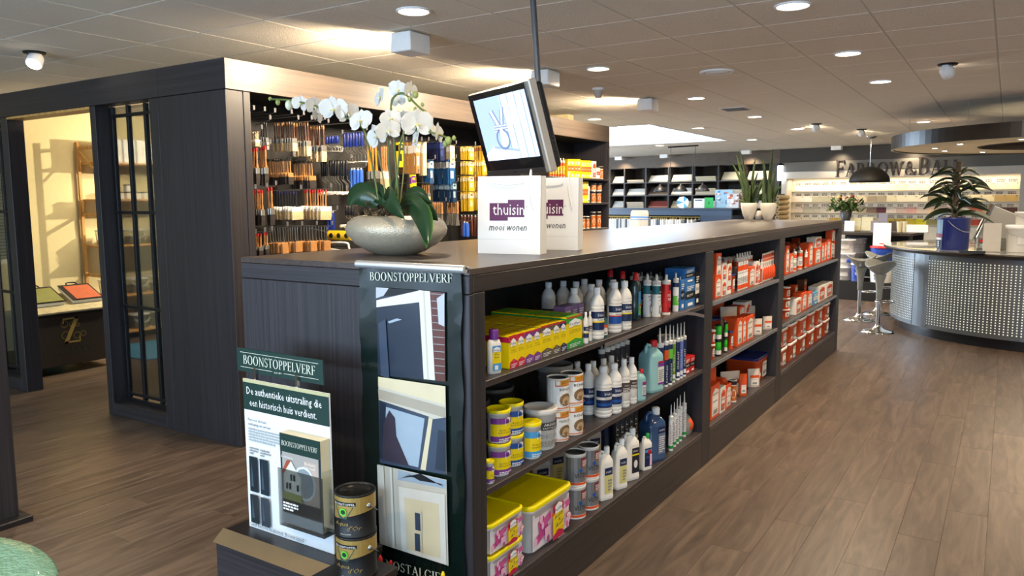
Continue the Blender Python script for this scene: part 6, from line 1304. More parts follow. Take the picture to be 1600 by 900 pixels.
clr = kit('clear_box', [('box', MB().loft(rings([(.19, .19, 0), (.21, .21, .16)], .02), GLASSP)), ('lid', MB().loft(rings([(.22, .22, .16), (.22, .22, .175)], .02), mat('d8d6d0', .3))), ('contents', MB().bbox(-.07, .07, -.07, .07, .004, .09, mat('cfc6b0', .7), .01)), ('handle', MB().tube(curve([(.11, -.1, .13), (.13, -.05, .08), (.13, .05, .08), (.11, .1, .13)]), .004, OWHITE, 5))])
small = kit('sample_pot', [('pot', MB().bbox(-.035, .035, -.035, .035, 0, .07, OWHITE, .004)), ('lid', MB().box(-.036, .036, -.036, .036, .07, .085, mat('3a3028', .5)))])
for i in range(9): spawn(tall, 'white binder with arched top on the upper alcove shelf, %s from the left' % nth(i), 'binder', (AX + .30, 4.95 + .165 * i, bz[0] + .0005), 0, 'binders on the upper alcove shelf', sc=(1, .7, 1))
for i in range(14): spawn(small, 'small cream pot with dark lid on the second alcove shelf, %s from the left' % nth(i), 'pot', (AX + .33, 4.92 + .105 * i, bz[1] + .0005), 0, 'pots on the second alcove shelf')
spawn(small, 'small cream pot stacked on the second alcove shelf row', 'pot', (AX + .33, 4.92 + .315, bz[1] + .087), 0, 'pots on the second alcove shelf')
for r_, z in enumerate(bz[2:6]):
    for i in range(5): spawn(clr, 'clear lidded box on the %s alcove shelf, %s from the left' % (nth(r_ + 2), nth(i)), 'box', (AX + .27, 5.0 + .29 * i, z + .0005), 0, 'clear boxes on the alcove shelves')
put('floor_mat', MB().bbox(-8.3, -7.3, 4.45, 5.9, 0, .012, mat('3f7fa8', .6)), label='pale blue mat on the alcove floor before the ladder shelf', category='mat')
put('blue_bench', MB().bbox(-9.0, -8.2, 3.5, 4.1, 0, .35, mat('2f6f78', .6), .02), label='low teal blue bench under the alcove window', category='bench')
# cart with gold emblem
ct = thing('sample_cart', 'dark wheeled cart with gold letter emblem and sample books on top', 'cart', (0, 0, 0))
CXF = -7.42; cb = mat('2e2620', .45, var=.1)
put('cart_body', MB().bbox(-8.05, CXF, 3.36, 4.22, .075, .555, cb, .006), ct); put('rim', MB().bbox(-8.06, CXF + .008, 3.35, 4.23, .556, .575, mat('1c1714', .4), .003), ct)
for x, y in ((-8.0, 3.42), (-8.0, 4.16), (-7.48, 3.42), (-7.48, 4.16)):
    wh = put('castor', MB().box(x - .012, x + .012, y - .012, y + .012, .05, .076, STEEL), ct); put('wheel', MB().tube([(x, y - .012, .028), (x, y + .012, .028)], .0275, BLK, 12), wh)
em_ = MB(); GE = mat('b59b55', .35, .4)
q, _ = serif_polys('Z', .24); 
def onx(pts, m, k=1): em_.poly([(CXF + .001 * k, y, z) for y, z in pts], m)
for p in q: onx([(3.70 + a, .285 + b) for a, b in p], GE, 2)
for cy, cz, r0 in ((3.73, .47, .035), (3.80, .46, .028), (3.735, .36, .04), (3.84, .35, .035), (3.85, .45, .02), (3.90, .36, .028)):
    for k in range(14):
        a0, a1 = 6.28 * k / 14, 6.28 * (k + 1) / 14; onx([(cy + r0 * math.cos(a0), cz + r0 * math.sin(a0)), (cy + r0 * math.cos(a1), cz + r0 * math.sin(a1)), (cy + (r0 - .009) * math.cos(a1), cz + (r0 - .009) * math.sin(a1)), (cy + (r0 - .009) * math.cos(a0), cz + (r0 - .009) * math.sin(a0))], mat('7a6a3c', .4, .4), 1)
q, tot = serif_polys('ZOFFANY', .062)
for p in q: onx([(3.64 + a * .34 / tot, .185 + b) for a, b in p], mat('2f3a22', .45), 1)
put('gold_emblem', em_, ct)
bk1 = lambda m: kit('sample_book', [('pages', MB().bbox(-.15, .15, -.14, .14, 0, .035, OWHITE, .002)), ('cover', MB().bbox(-.155, .155, -.15, .15, .035, .042, BLACK2, .002)), ('swatch', MB().box(-.12, .14, -.11, .13, .042, .046, m)), ('handle', MB().tube(curve([(-.155, -.05, .03), (-.20, -.04, .035), (-.20, .04, .035), (-.155, .05, .03)]), .006, BLK, 5))])
spawn(bk1(mat('8a8a4a', .7, var=.15)), 'sample book with olive green cover swatch on the cart', 'book', (-7.66, 3.66, .70), 0, rot=(0, R(24), 0)); spawn(bk1(mat('c0603a', .7, var=.15)), 'sample book with orange cover swatch on the cart', 'book', (-7.66, 4.02, .70), 0, rot=(0, R(24), 0))
pg = kit('pattern_book', [('pages', MB().bbox(-.22, .22, -.36, .36, 0, .02, mat('c2b48c', .7, var=.45, bscale=60), .003)), ('cover', MB().bbox(-.225, .22, -.365, .365, -.008, -.001, BLACK2, .002))])
spawn(pg, 'large open book of patterned fabric hanging over the cart edge', 'book', (-7.60, 3.82, .64), 0, rot=(0, R(17), 0))

# ================================================================== THE FAR WALL
FAS = wood('far_fascia', '4a3d30', '5b4c3c', (1.2, 50, 50), .55)
ws = thing('sample_shelving', 'dark wall shelving with slanted sample boards along the far wall', 'shelving', (0, 0, 0))
put('fascia', slab('f', -11, -4.20, -.02, 0, 2.375, 2.655, FAS), ws)
cols = [-9.76, -9.15, -8.54 + .0, -8.11, -7.50, -6.88, -6.25, -5.61, -5.0, -4.36]
SHM = wood('far_shelf', '2c2826', '3d3835', (50, 50, 1.2), .5)
put('back_panel', slab('b', -9.8, -4.3, -.50, -.48, 0, 2.374, SHM), ws)
for c in cols: put('upright', slab('u', c - .018, c + .018, -.478, -.001, 0, 2.374, SHM), ws)
put('upright', slab('u', -4.34, -4.20, -.478, -.001, 0, 2.374, SHM), ws)
RZ = (2.03, 1.72, 1.415, 1.10)
for a, b in zip(cols, cols[1:]):
    for z in RZ: put('shelf', slab('s', a + .019, b - .019, -.478, -.002, z - .02, z, SHM), ws)
WPAP = mat('e6e4de', .7)
def board(u, w, z, m, h=.22, lab='', n=1, grp='slanted sample boards on the far wall'):
    b = MB().bbox(-w / 2, w / 2, -.01, .01, 0, h, m, .003); P = back(u, -.06, z + .004)
    k = kit('sample_board', [('board', b)] + [('edge', MB().box(-w / 2, w / 2, -.0125, -.0105, .01, .025, mat('9a948a', .6)))])
    spawn(k, lab, 'sample board', P, 0, grp, rot=(R(-38), 0, BANG))
def books(u, w, z, m, n, lab):
    for i in range(n):
        hh = .036; P = back(u + random.uniform(-.01, .01), -.19 + .01 * i, z + .0005 + i * (hh + .001))
        spawn(kit('sample_book', [('pages', MB().bbox(-w / 2, w / 2, -.16, .16, .004, hh - .004, mat('d8cdb4', .7), .001)), ('cover', MB().box(-w / 2 - .004, w / 2 + .004, -.164, .164, 0, .004, m).box(-w / 2 - .004, w / 2 + .004, -.164, .164, hh - .004, hh, m))]), lab + ', %s from the bottom' % nth(i), 'book', P, BANG, 'sample books on the far wall')
CC = [(a + b) / 2 for a, b in zip(cols, cols[1:])]; WD = [b - a - .08 for a, b in zip(cols, cols[1:])]
CRW = mat('e8e0c6', .7); PINKS = mat('c9a898', .7); DB_ = mat('4a3f38', .6); RB = mat('8a4038', .7, var=.3, bscale=200); BEI = mat('cbbd9a', .7)
GRIDM = [[WPAP, WPAP, WPAP, 'b:7a5540:2', WPAP, WPAP, 'b:b8a468:3', CRW, CRW], [WPAP, WPAP, WPAP, WPAP, DB_, WPAP, 'b:b89a60:4', 'b:c8c0a8:3', CRW], [WPAP, WPAP, WPAP, 'b:b89080:4', RB, BEI, WPAP, BEI, WPAP]]
# columns seen from the left end on: 2..8
for r_ in range(3):
    for c in range(9):
        g_ = GRIDM[r_][c]; rn = ('top', 'second', 'third')[r_]; nm = 'column %s from the right end' % nth(8 - c)
        if isinstance(g_, str): _, hx_, n_ = g_.split(':'); books(CC[c], WD[c] - .06, RZ[r_], mat(hx_, .6), int(n_), 'sample book in the %s row, %s' % (rn, nm))
        else: board(CC[c], WD[c], RZ[r_], g_, .24 if g_ in (CRW, DB_) else .20, '%s sample board in the %s row, %s' % ({WPAP: 'white', CRW: 'cream', DB_: 'dark brown', RB: 'red brown', BEI: 'beige'}[g_], rn, nm))
# --- sample counter in front of it
cu = thing('sample_counter', 'high blue grey counter with hanging samples before the far wall', 'counter')
u0, u1 = -9.6, -4.55
put('worktop', slab('w', u0, u1, .9, 1.52, 1.40, 1.43, mat('3a4658', .35)), cu); put('front_rail', slab('w', u0 + .01, u1 - .01, 1.44, 1.50, 1.28, 1.399, mat('35465c', .4)), cu)
put('back_board', slab('w', u0 + .02, u1 - .02, .92, .95, .0, 1.399, SHM), cu); put('end_panel', slab('w', u0, u0 + .03, .96, 1.49, 0, 1.279, SHM), cu); put('end_panel', slab('w', u1 - .7, u1, .96, 1.5, 0, 1.279, mat('2f3c50', .4)), cu); put('base', slab('w', u0 + .03, u1 - .7, .96, 1.49, 0, .1, SHM), cu)
put('brass_rail', MB().tube([tuple(back(u0 + .03, 1.40, 1.24)), tuple(back(u1 - .7, 1.40, 1.24))], .012, GOLD, 8), cu)
hang = kit('hanging_sample', [('hook', MB().tube([(0, 0, .02), (0, 0, -.03)], .004, GOLD, 4)), ('clip', MB().box(-.012, .012, -.02, .02, -.05, -.03, mat('b89a60', .4))), ('swatch', MB().bbox(-.014, .014, -.18, .10, -.75, -.05, WPAP, .002))])
hang2 = kit('hanging_sample', [('hook', MB().tube([(0, 0, .02), (0, 0, -.03)], .004, GOLD, 4)), ('clip', MB().box(-.012, .012, -.02, .02, -.05, -.03, mat('b89a60', .4))), ('swatch', MB().bbox(-.014, .014, -.18, .10, -.75, -.05, mat('55606a', .6), .002))])
random.seed(4); i = 0; u = u0 + .35; q = 0
while u < u1 - .75:
    q_ = random.random() < .25; i += 1
    spawn(hang2 if q_ else hang, '%s hanging sample on the brass counter rail, %s from the left' % ('grey' if q_ else 'white', nth(i)), 'sample', back(u, 1.40, 1.235), BANG, 'hanging samples on the counter rail'); u += random.choice((.04, .05, .05, .09))
# things on the counter
def pt(px, off): return bk(px, 322, off)[0]
ub = pt(1074, 1.2)
bl_ = MB()
for k_ in range(9): a = k_ * 40; bl_.bbox(-.1, .1, -.02, .02, -.09, .09, (mat('cfe6f2', .4), mat('4f9cc4', .4), WHITEM)[k_ % 3], .004).xf(Matrix.Identity(4)) if False else bl_.add([(0, 0, .12), (.15 * math.cos(R(a)), -.05, .12 + .13 * math.sin(R(a))), (.15 * math.cos(R(a + 42)), -.05, .12 + .13 * math.sin(R(a + 42))), (.1 * math.cos(R(a + 20)), .04, .12 + .1 * math.sin(R(a + 20)))], [(0, 1, 2), (0, 3, 1), (0, 2, 3), (1, 3, 2)], (mat('cfe6f2', .4), mat('4f9cc4', .4), WHITEM)[k_ % 3])
spawn(kit('colour_fan', [('blades', bl_), ('foot', MB().bbox(-.06, .06, -.04, .04, 0, .01, BLACK2))]), 'white and blue fanned colour cards on the high counter', 'colour fan', back(ub, 1.36, 1.4305), BANG)
ug0, ug1 = pt(1101, 1.2), pt(1114, 1.2)
spawn(kit('display_card', [('card', MB().bbox(-.10, .10, -.006, .006, 0, .22, mat('2fae5a', .5))), ('emblem', MB().box(-.02, .02, -.0075, -.0065, .08, .13, mat('1c7a3c', .5)))]), 'bright green display card on the high counter', 'card', back((ug0 + ug1) / 2, 1.2, 1.4305), BANG)
spawn(kit('display_card', [('card', MB().bbox(-.15, .15, -.006, .006, 0, .2, WHITEM)), ('print', MB().box(-.12, .05, -.0075, -.0065, .15, .18, mat('5a6a80', .5)))]), 'white display card left of the green one', 'card', back(ug0 - .17, 1.08, 1.4305), BANG)
def ptch(seed, cols_, w, h):
    rnd = random.Random(seed); b = MB().bbox(-w / 2, w / 2, -.02, .02, 0, h, cols_[0], .006)
    for i in range(22):
        x, z, r_ = rnd.uniform(-w * .42, w * .42), rnd.uniform(h * .08, h * .9), rnd.uniform(.015, .04); b.poly([(x + r_ * math.cos(t * 1.05 + i), -.0205 - .0004 * i, z + r_ * .6 * math.sin(t * 1.05 + i)) for t in range(6)], cols_[1 + i % (len(cols_) - 1)])
    return kit('patterned_cushion', [('cushion', b), ('piping', MB().tube([(-w / 2, 0, 0), (-w / 2, 0, h), (w / 2, 0, h), (w / 2, 0, 0)], .006, cols_[1], 5))])
spawn(ptch(1, [mat('9fc4dc', .6), WHITEM, mat('4a86b8', .6), mat('cfd8e6', .6), mat('c9846a', .6)], .40, .38), 'blue and white patterned cushion on the high counter', 'cushion', back(pt(1126, 1.2), 1.05, 1.4305), BANG)
spawn(ptch(2, [mat('b9c0c6', .6), mat('c05a3a', .6), WHITEM, mat('8a4a3a', .6)], .26, .30), 'grey cushion with orange flower pattern on the high counter', 'cushion', back(pt(1146, 1.2), 1.22, 1.4305), BANG)
spawn(ptch(3, [mat('bfae9a', .6), mat('6a2a30', .6), mat('8a7a6a', .6)], .20, .36), 'beige card with dark red print right of the cushions', 'card', back(pt(1158, 1.2), 1.1, 1.4305), BANG)
# high chair before the counter
uc = bk(1000, 340, 2.3)[0]; BGE = mat('b9a58c', .6); BLF = mat('3f78b0', .5)
hc = [('backrest', MB().loft([[(x, -.03 + .03 * (abs(x) / .2) ** 2, z) if s > 0 else (x, .03, z) for s, x in ((1, -w_), (1, -w_ * .5), (1, 0), (1, w_ * .5), (1, w_), (-1, w_), (-1, -w_))] for z, w_ in ((.92, .2), (1.3, .215), (1.37, .205), (1.395, .17))], BGE)),
      ('stripe', MB().bbox(-.215, .215, -.036, .036, 1.24, 1.265, BLF, .002)), ('stripe', MB().bbox(-.215, .215, -.036, .036, 1.20, 1.212, BLF, .002)), ('seat', MB().bbox(-.21, .21, -.4, .03, .78, .86, BGE, .02)), ('back_post', MB().bbox(-.02, .02, -.02, .02, .80, .95, STEEL))]
for sx in (-.17, .17):
    for sy in (-.36, -.01): hc.append(('leg', MB().tube([(sx, sy, .78), (sx * 1.15, sy + (.03 if sy > -.1 else -.03), 0)], .013, STEEL, 8)))
spawn(kit('high_chair', hc), 'beige high chair with blue stripes seen over the worktop', 'chair', back(uc, 2.3, 0), BANG + math.pi)
# triple pendant
P1_, P2_ = back(bk(1047, 300, 2.6)[0], 2.6, CZ - .02), back(bk(1085, 300, 2.6)[0], 2.6, CZ - .02); zbar = 1.6 + (312.5 - 287) / ppm(P1_)
tp = thing('triple_pendant', 'pendant lamp with three small black dome shades on one bar', 'pendant lamp')
put('ceiling_bar', MB().tube([tuple(P1_ - BU * .06), tuple(P2_ + BU * .06)], .014, BLK, 6), tp)
L1, L2 = back(bk(1031, 300, 2.6)[0], 2.6, zbar), back(bk(1098, 300, 2.6)[0], 2.6, zbar)
put('lamp_bar', MB().tube([tuple(L1), tuple(L2)], .008, BLK, 6), tp)
for Q in (P1_, P2_): put('wire', MB().tube([tuple(Q), (Q[0], Q[1], zbar)], .005, BLK, 4), tp)
for t in (0, .5, 1):
    Q = L1 * (1 - t) + L2 * t; s_ = put('shade', MB().lathe([(.012, 0), (.03, -.03), (.06, -.05), (.10, -.09), (.13, -.145), (.128, -.155), (.122, -.145), (.09, -.09), (.02, -.05)], BLK, 18, tuple(Q), cap=False), tp)
    put('bulb', MB().sphere((Q[0], Q[1], Q[2] - .10), .035, OWHITE, 10, 6), s_)
# --- colour wall
fb = thing('colour_wall', 'lit wall display of paint colour swatches in a cream frame', 'display')
CRF = mat('cfc6b8', .5); GRF = mat('66645e', .5)
fu0, fu1, iu0, iu1 = bk(1222, 300)[0], bk(1608, 300)[0], bk(1230, 300)[0], bk(1594, 300)[0]; zi = 2.035
put('cornice', slab('c', -4.196, fu1 + .4, -.02, .0, 2.375, 2.655, mat('37322d', .5)), fb)
put('cornice', slab('c', fu0, fu1, .001, .06, 2.18, 2.374, GRF), fb)
put('head_panel', slab('c', fu0, fu1, -.02, .05, zi, 2.178, CRF), fb)
for a, b in ((fu0, iu0), (iu1, fu1)): put('side_panel', slab('c', a, b, -.30, .05, 0, zi - .001, CRF), fb)
put('back_panel', slab('c', iu0, iu1, -.30, -.28, 0, zi, mat('e6dcc6', .6)), fb)
put('soffit', slab('c', iu0, iu1, -.28, -.021, zi + .001, zi + .02, CRF), fb)
area('swatch_strip_light', tuple(back((iu0 + iu1) / 2, -.10, zi - .02)), tuple(back((iu0 + iu1) / 2, -.24, .9)), iu1 - iu0 - .1, 19, (1, .84, .58), .05)
SWC = ['f0ead8 f0ead8 f2ecda f2ead2 f2e8cc f0e6c8 efe3c2 efe2bc efe0b8 eedfb6 eedcae e8cfa2 eedcae eedcae eeddb2 eedfb4 efe0b8 eedcae eedaa8 edd8a4 eedcae eedcae',
       'ebdfd2 ebdfd2 b8b098 b4ac94 c2b698 c6ba9c cabd9e c8b896 8f806a 9c8e76 cbbf9e d8cdb0 d9ceb2 d6cbb0 8a7d62 d8ccac d8c9a0 dccb9e dccaa0 ddcba0 b0925a b49558',
       'e0d2c4 bdb5a2 bab09c c4bba8 cfc4b2 c8bda8 b4a68e a89880 7a6250 5c2632 ddccbc cfb2a2 d29c90 d4bca4 d8b898 c99a84 d09a86 cf8a70 c0603c b8906a 6a4030 5a3a30',
       'e8dcc0 e6dabc e6dabc e2d4b0 caa548 cca84e d8c8a0 d2c4a0 cabd98 cbbd98 d0b040 d4ac30 dcc028 e4d41c 8a8450 c9a080 c08070 c05038 b84a30 a89a80 90866c 807860']
ncol = 22; pw = (iu1 - iu0 - .12) / ncol; plate = MB()
for r_ in range(4):
    zt_ = 1.975 - r_ * .225
    put('ledge', slab('c', iu0 + .001, iu1 - .001, -.279, -.235, zt_ - .222, zt_ - .205, mat('a89c88', .5)), fb)
    for c in range(ncol):
        ua = iu0 + .06 + c * pw; put('swatch', slab('c', ua + .002, ua + pw - .002, -.279, -.272, zt_ - .200, zt_ - .085, mat(SWC[r_].split()[c], .6, var=0)), fb)
        # caption plates and a tiny knob on each swatch
        w1_ = pw * random.uniform(.5, .75)
        for k_ in range(2):
            x = ua + .02
            while x < ua + .02 + w1_:
                ww = random.uniform(.015, .04); A_, B_ = back(x, -.2785), back(min(x + ww, ua + .02 + w1_), -.2785); zz = zt_ - .045 - k_ * .028
                plate.quad((A_[0], A_[1], zz), (B_[0], B_[1], zz), (B_[0], B_[1], zz + .018), (A_[0], A_[1], zz + .018), mat('6a4c3a', .6)); x += ww + .008
        K_ = back(ua + pw * .86, -.2705); plate.box(K_[0] - .008, K_[0] + .008, K_[1] - .004, K_[1], zt_ - .108, zt_ - .092, mat('6a5a48', .5))
put('caption_print', plate, fb, kind='stuff')
ul0, ul1 = bk(1306, 270, .05)[0], bk(1503, 270, .05)[0]; zl = bk(1306, 276.5, .05)[1]
txt = 'FARROW & BALL'.replace(' & ', '&'); full, hs_ = .33, .80
x = 0; adv = []
first = True
for ch in txt:
    s_ = full if (first or ch == '&') else full * hs_; s_ = full * hs_ if ch == '&' else s_
    adv.append((ch, x, s_)); x += SERIF[ch][0] * s_ + .01; first = ch == '&'
kx = (ul1 - ul0) / x; LM = mat('2a211c', .45)
for ch, ox, s_ in adv:
    b = MB()
    for p in SERIF[ch][1]:
        bot = []; 
        Pn = [back(ul0 + (ox + a * s_) * kx, .065, zl + b_ * s_) for a, b_ in p]; Pb = [back(ul0 + (ox + a * s_) * kx, .095, zl + b_ * s_) for a, b_ in p]; m_ = len(p)
        b.add([tuple(v) for v in Pn] + [tuple(v) for v in Pb], [tuple(range(m_, 2 * m_)), tuple(range(m_))[::-1]] + [(i_, m_ + i_, m_ + (i_ + 1) % m_, (i_ + 1) % m_)[::-1] for i_ in range(m_)], LM)
    put('letter', b, fb)
# rolls between shelving and colour wall, wall lamp
for i in range(6): P = back(-4.11 + .0, .25, .95 + .0)
rk = kit('wallpaper_roll', [('roll', MB().tube([(0, -.26, 0), (0, .26, 0)], .05, mat('a08860', .6, var=.2), 14)), ('core', MB().tube([(0, -.262, 0), (0, .262, 0)], .02, mat('3a3028', .6), 10))])
ur = bk(1224, 320, .3)[0]
rs = put('roll_rack', slab('c', ur - .09, ur - .07, .07, .58, 0, 1.72, SHM)); rs['label'] = 'narrow dark rack holding wallpaper rolls beside the colour wall'; rs['category'] = 'rack'
for i in range(7): spawn(rk, 'beige wallpaper roll in the narrow rack, %s from the bottom' % nth(i), 'wallpaper roll', back(ur, .35, 1.02 + .104 * i), BANG, 'wallpaper rolls in the rack')
Lw = back(bk(1219, 270, .1)[0], .1, 0); zc = bk(1219, 270, .1)[1]
spawn(kit('wall_lamp', [('diffuser', MB().lathe([(.05, -.16), (.055, -.15), (.055, .14), (.05, .15)], mat('ffffff', .4, var=0, emit='eaf4ff', es=6), 14)), ('cap', MB().lathe([(.06, .15), (.06, .18), (.03, .19)], BLK, 14)), ('bracket', MB().box(-.02, .02, .0, .1, .15, .17, BLK))]), 'glowing white cylinder wall lamp between shelving and colour wall', 'wall lamp', (Lw[0], Lw[1], zc), BANG)
# dome pendant
Pd = EYE + 14.6 * np.array([*(ROT @ _d(1357, 312))]); dp = thing('dome_pendant', 'large matt black dome pendant before the colour wall', 'pendant lamp')
s_ = ppm((Pd[0], Pd[1], 1.6)); zr = 1.6 + (312.5 - 286.5) / s_; rr_ = 29.5 / s_
put('shade', MB().lathe([(.02, .82 * rr_)] + [(rr_ * math.sin(R(a)), .82 * rr_ * math.cos(R(a))) for a in range(10, 91, 10)] + [(rr_ * .985 * math.sin(R(a)), .80 * rr_ * math.cos(R(a))) for a in range(90, 9, -16)], mat('15130f', .6), 32, (Pd[0], Pd[1], zr), cap=False), dp)
put('cable', MB().tube([(Pd[0], Pd[1], zr + .8 * rr_), (Pd[0], Pd[1], CZ)], .006, CHROME, 5), dp); put('ceiling_rose', MB().lathe([(.09, 0), (.085, -.03), (.03, -.045)], CHROME, 16, (Pd[0], Pd[1], CZ)), dp)
# --- desk with tubs in front of the colour wall
dk = thing('colour_desk', 'long dark desk with open front below the colour wall', 'desk')
D0, D1 = 2.7, 3.5; du0, du1 = bk(1300, 400, 3.2)[0], -.75
put('desk_top', slab('c', du0, du1, 2.55, 3.3, 1.03, 1.07, mat('37302a', .45)), dk); put('plinth', slab('c', du0, du1, 2.7, 3.5, 0, .30, mat('1a1818', .5)), dk); put('rear_panel', slab('c', du0, du1, 2.56, 2.6, .3, 1.029, mat('15130f', .6)), dk)
for u in (du0 + .02, du1 - .02): put('leg', slab('c', u - .02, u + .02, 3.22, 3.28, .301, 1.029, BLK), dk)
def dpt(px, py, off): return bk(px, py, off)
wt = k_tub(.15, .22, 'blank')
for j, px in enumerate((1322, 1331)):
    for i in range(3): spawn(wt, 'white tub stacked under the desk, %s stack, %s from the bottom' % (('left', 'right')[j], nth(i)), 'tub', back(bk(1320, 400, 3.3)[0] + .06 * j, 2.9 if j else 3.28, .301 + .2205 * i), 0, 'white tubs under the desk')
for i in range(4): spawn(k_can(.06, .12, 'greenblack'), 'small dark tin in the row under the desk, %s from the left' % nth(i), 'tin', back(bk(1345, 392, 2.9)[0] + .16 + .14 * i, 2.85, .62 + .0), 0, 'dark tins under the desk')
put('tin_shelf', slab('c', bk(1345, 392, 2.9)[0] + .08, bk(1345, 392, 2.9)[0] + .66, 2.7, 3.0, .60, .619, BLK), dk)
ubk = bk(1380, 400, 3.25)[0]
bkt = lambda m, lm: kit('paint_bucket', [('bucket', MB().lathe([(.15, 0), (.17, .26)], m, 20)), ('lid', MB().lathe([(.18, .26), (.18, .285), (.16, .29), (.001, .29)], lm, 20, cap=False)), ('label', Print(r=.165).rect(-.08, .08, .05, .2, mat('20409a', .4)).text('VERF', 0, .1, .1, .05, WHITEM).mb)])
BB = mat('2a4aa8', .4)
spawn(bkt(BB, RED), 'blue paint bucket with red lid under the desk', 'bucket', back(ubk, 3.32, .58), 0); spawn(bkt(WHITEM, BB), 'white paint bucket with blue lid below the blue one', 'bucket', back(ubk, 3.32, .301), 0, sc=(1, 1, .94))
spawn(bkt(mat('4a5aa0', .4), WHITEM), 'blue bucket with white lid left of the red lidded one', 'bucket', back(ubk - .33, 3.38, .301), 0, sc=(.62, .62, 1))
spawn(kit('packet', [('wrap', MB().bbox(-.2, .2, -.12, .12, 0, .05, BB, .01)), ('band', MB().box(-.08, .08, -.121, .121, -.0, .052, WHITEM))]), 'blue and white wrapped packet lying on the bucket', 'packet', back(ubk - .33, 3.30, .593), R(10))
def stand(px0, px1, pt_, pb, off, m, lab, cat='sign', zb=1.0705, name='paper_stand'):
    a, b = bk(px0, pb, off), bk(px1, pb, off); t = bk((px0 + px1) / 2, pt_, off)
    w = b[0] - a[0]; h = t[1] - zb; k = kit(name, [('sheet', MB().bbox(-w / 2, w / 2, -.006, .006, 0, h, m, .002)), ('foot', MB().box(-w / 2, w / 2, -.05, .05, 0, .008, GREY))]); spawn(k, lab, cat, back((a[0] + b[0]) / 2, off, zb), BANG)
stand(1319, 1335, 345, 364, 2.9, WHITEM, 'white paper stand at the left end of the desk'); stand(1334, 1345, 340, 352, 2.62, mat('e8dcae', .6), 'pale yellow box file behind the white stand', 'file'); stand(1346, 1364, 339, 352, 2.62, mat('ece2ba', .6), 'pale yellow folder behind the desk items', 'file')
stand(1372, 1386, 333, 364, 2.75, mat('8f8c98', .5), 'grey purple rounded display card on the desk', 'card'); stand(1360, 1374, 345, 364, 3.0, mat('8a8088', .5), 'grey purple leaning card in front of the rounded one', 'card')
stand(1416, 1450, 351, 364, 2.9, WHITEM, 'white open catalogue standing on the desk', 'catalogue'); stand(1388, 1405, 345, 364, 2.7, mat('5a5048', .5), 'brown card box on the desk', 'box')
cup = kit('cup_stack', [('cups', MB().lathe([(.035, 0), (.045, .16)], mat('d8cba0', .5), 14)), ('rim', MB().lathe([(.048, .16), (.048, .168)], OWHITE, 14))])
for i in range(2): spawn(cup, 'stack of cream paper cups on the desk, %s' % ('left', 'right')[i], 'cups', back(bk(1405 + 9 * i, 364, 2.8)[0], 2.8, 1.0705), 0)
us = bk(1380, 390, 3.3)[0]
spawn(kit('paper_sign', [('sheet', MB().bbox(-.13, .13, -.004, .004, 0, .36, WHITEM)), ('red_mark', MB().box(-.03, .03, -.0055, -.0045, .03, .045, RED))]), 'white paper sign standing on the red bucket lid', 'sign', back(us, 3.40, .871), BANG)
# bouquet in a dark vase
vu = bk(1322, 336, 2.66)[0]; VP = back(vu, 2.66, 1.0705); zb_ = 1.6 - (337 - 312.4) / ppm(VP)
vz = max(1.0705, zb_ - .15)
random.seed(9); gr = MB(); fl_ = []
for i in range(260):
    a, e = random.uniform(0, 6.28), random.uniform(-.1, 1.4); r_ = random.uniform(.05, .30); c = Vector((r_ * math.cos(a) * math.cos(e) * 1.15, r_ * math.sin(a) * math.cos(e), .24 + r_ * math.sin(e) * .8)); d = Vector((random.uniform(-1, 1), random.uniform(-1, 1), random.uniform(-.3, 1))) * .07
    n_ = d.cross(Vector((0, 0, 1))).normalized() * .026; gr.add([tuple(c - d), tuple(c + n_), tuple(c + d), tuple(c - n_)], [(0, 1, 2, 3)], mat('3e5a26', .6, var=.3) if i % 3 else mat('6a7a3a', .6))
bq = thing('flower_bouquet', 'mixed bouquet of pink and yellow flowers in a dark vase', 'flowers', (VP[0], VP[1], vz))
put('vase', MB().lathe([(.05, 0), (.055, .01), (.10, .22), (.095, .225)], mat('3a3a3c', .3), 18), bq); put('foliage', gr, bq, kind='stuff')
for i in range(16):
    a, e = random.uniform(0, 6.28), random.uniform(.2, 1.4); r_ = .27; c = (r_ * 1.1 * math.cos(a) * math.cos(e), r_ * math.sin(a) * math.cos(e), .26 + r_ * .8 * math.sin(e))
    put('bloom', MB().sphere((0, 0, 0), random.uniform(.02, .04), (mat('d8a090', .6), mat('e0c8a0', .6), mat('d8c83a', .6), mat('b04a40', .6))[i % 4], 8, 5, .7), bq, loc=c)
put('table_riser', slab('c', vu - .12, vu + .12, 2.56, 2.78, 1.0702, vz - .0005, mat('4a4038', .5)), dk) if vz > 1.08 else None

# ================================================================== THE ROUND COUNTER
RC = np.array([.55, 11.2]); 
rcn = thing('round_counter', 'round counter with perforated metal front and dark edged top', 'counter', (RC[0], RC[1], 0))
PM = mat('6f757a', .32, .75, var=.03); 
put('kick', MB().lathe([(1.70, 0), (1.70, .12)], mat('14161a', .3), 72, cap=False), rcn)
put('metal_front', MB().lathe([(1.72, .12), (1.79, .12), (1.79, .965), (1.72, .965)], PM, 120, cap=False, smooth=False), rcn)
put('counter_top', MB().lathe([(1.2, .965), (1.80, .965), (1.885, .985), (1.90, 1.0), (1.90, 1.015), (1.89, 1.02)], mat('241d1a', .3), 96, cap=False).lathe([(1.89, 1.02), (1.85, 1.024), (.001, 1.024)], mat('8f9089', .12, coat=.6, var=.15, bscale=8), 96, cap=False), rcn)
dots = MB(); DOT = mat('e9efe6', .2, 0, var=0, emit='e9f2e4', es=.3); segs = []  # small glowing quads imitate light showing through the holes
ang0 = R(150)
a = R(150)
seam = [R(216), R(224.5)]
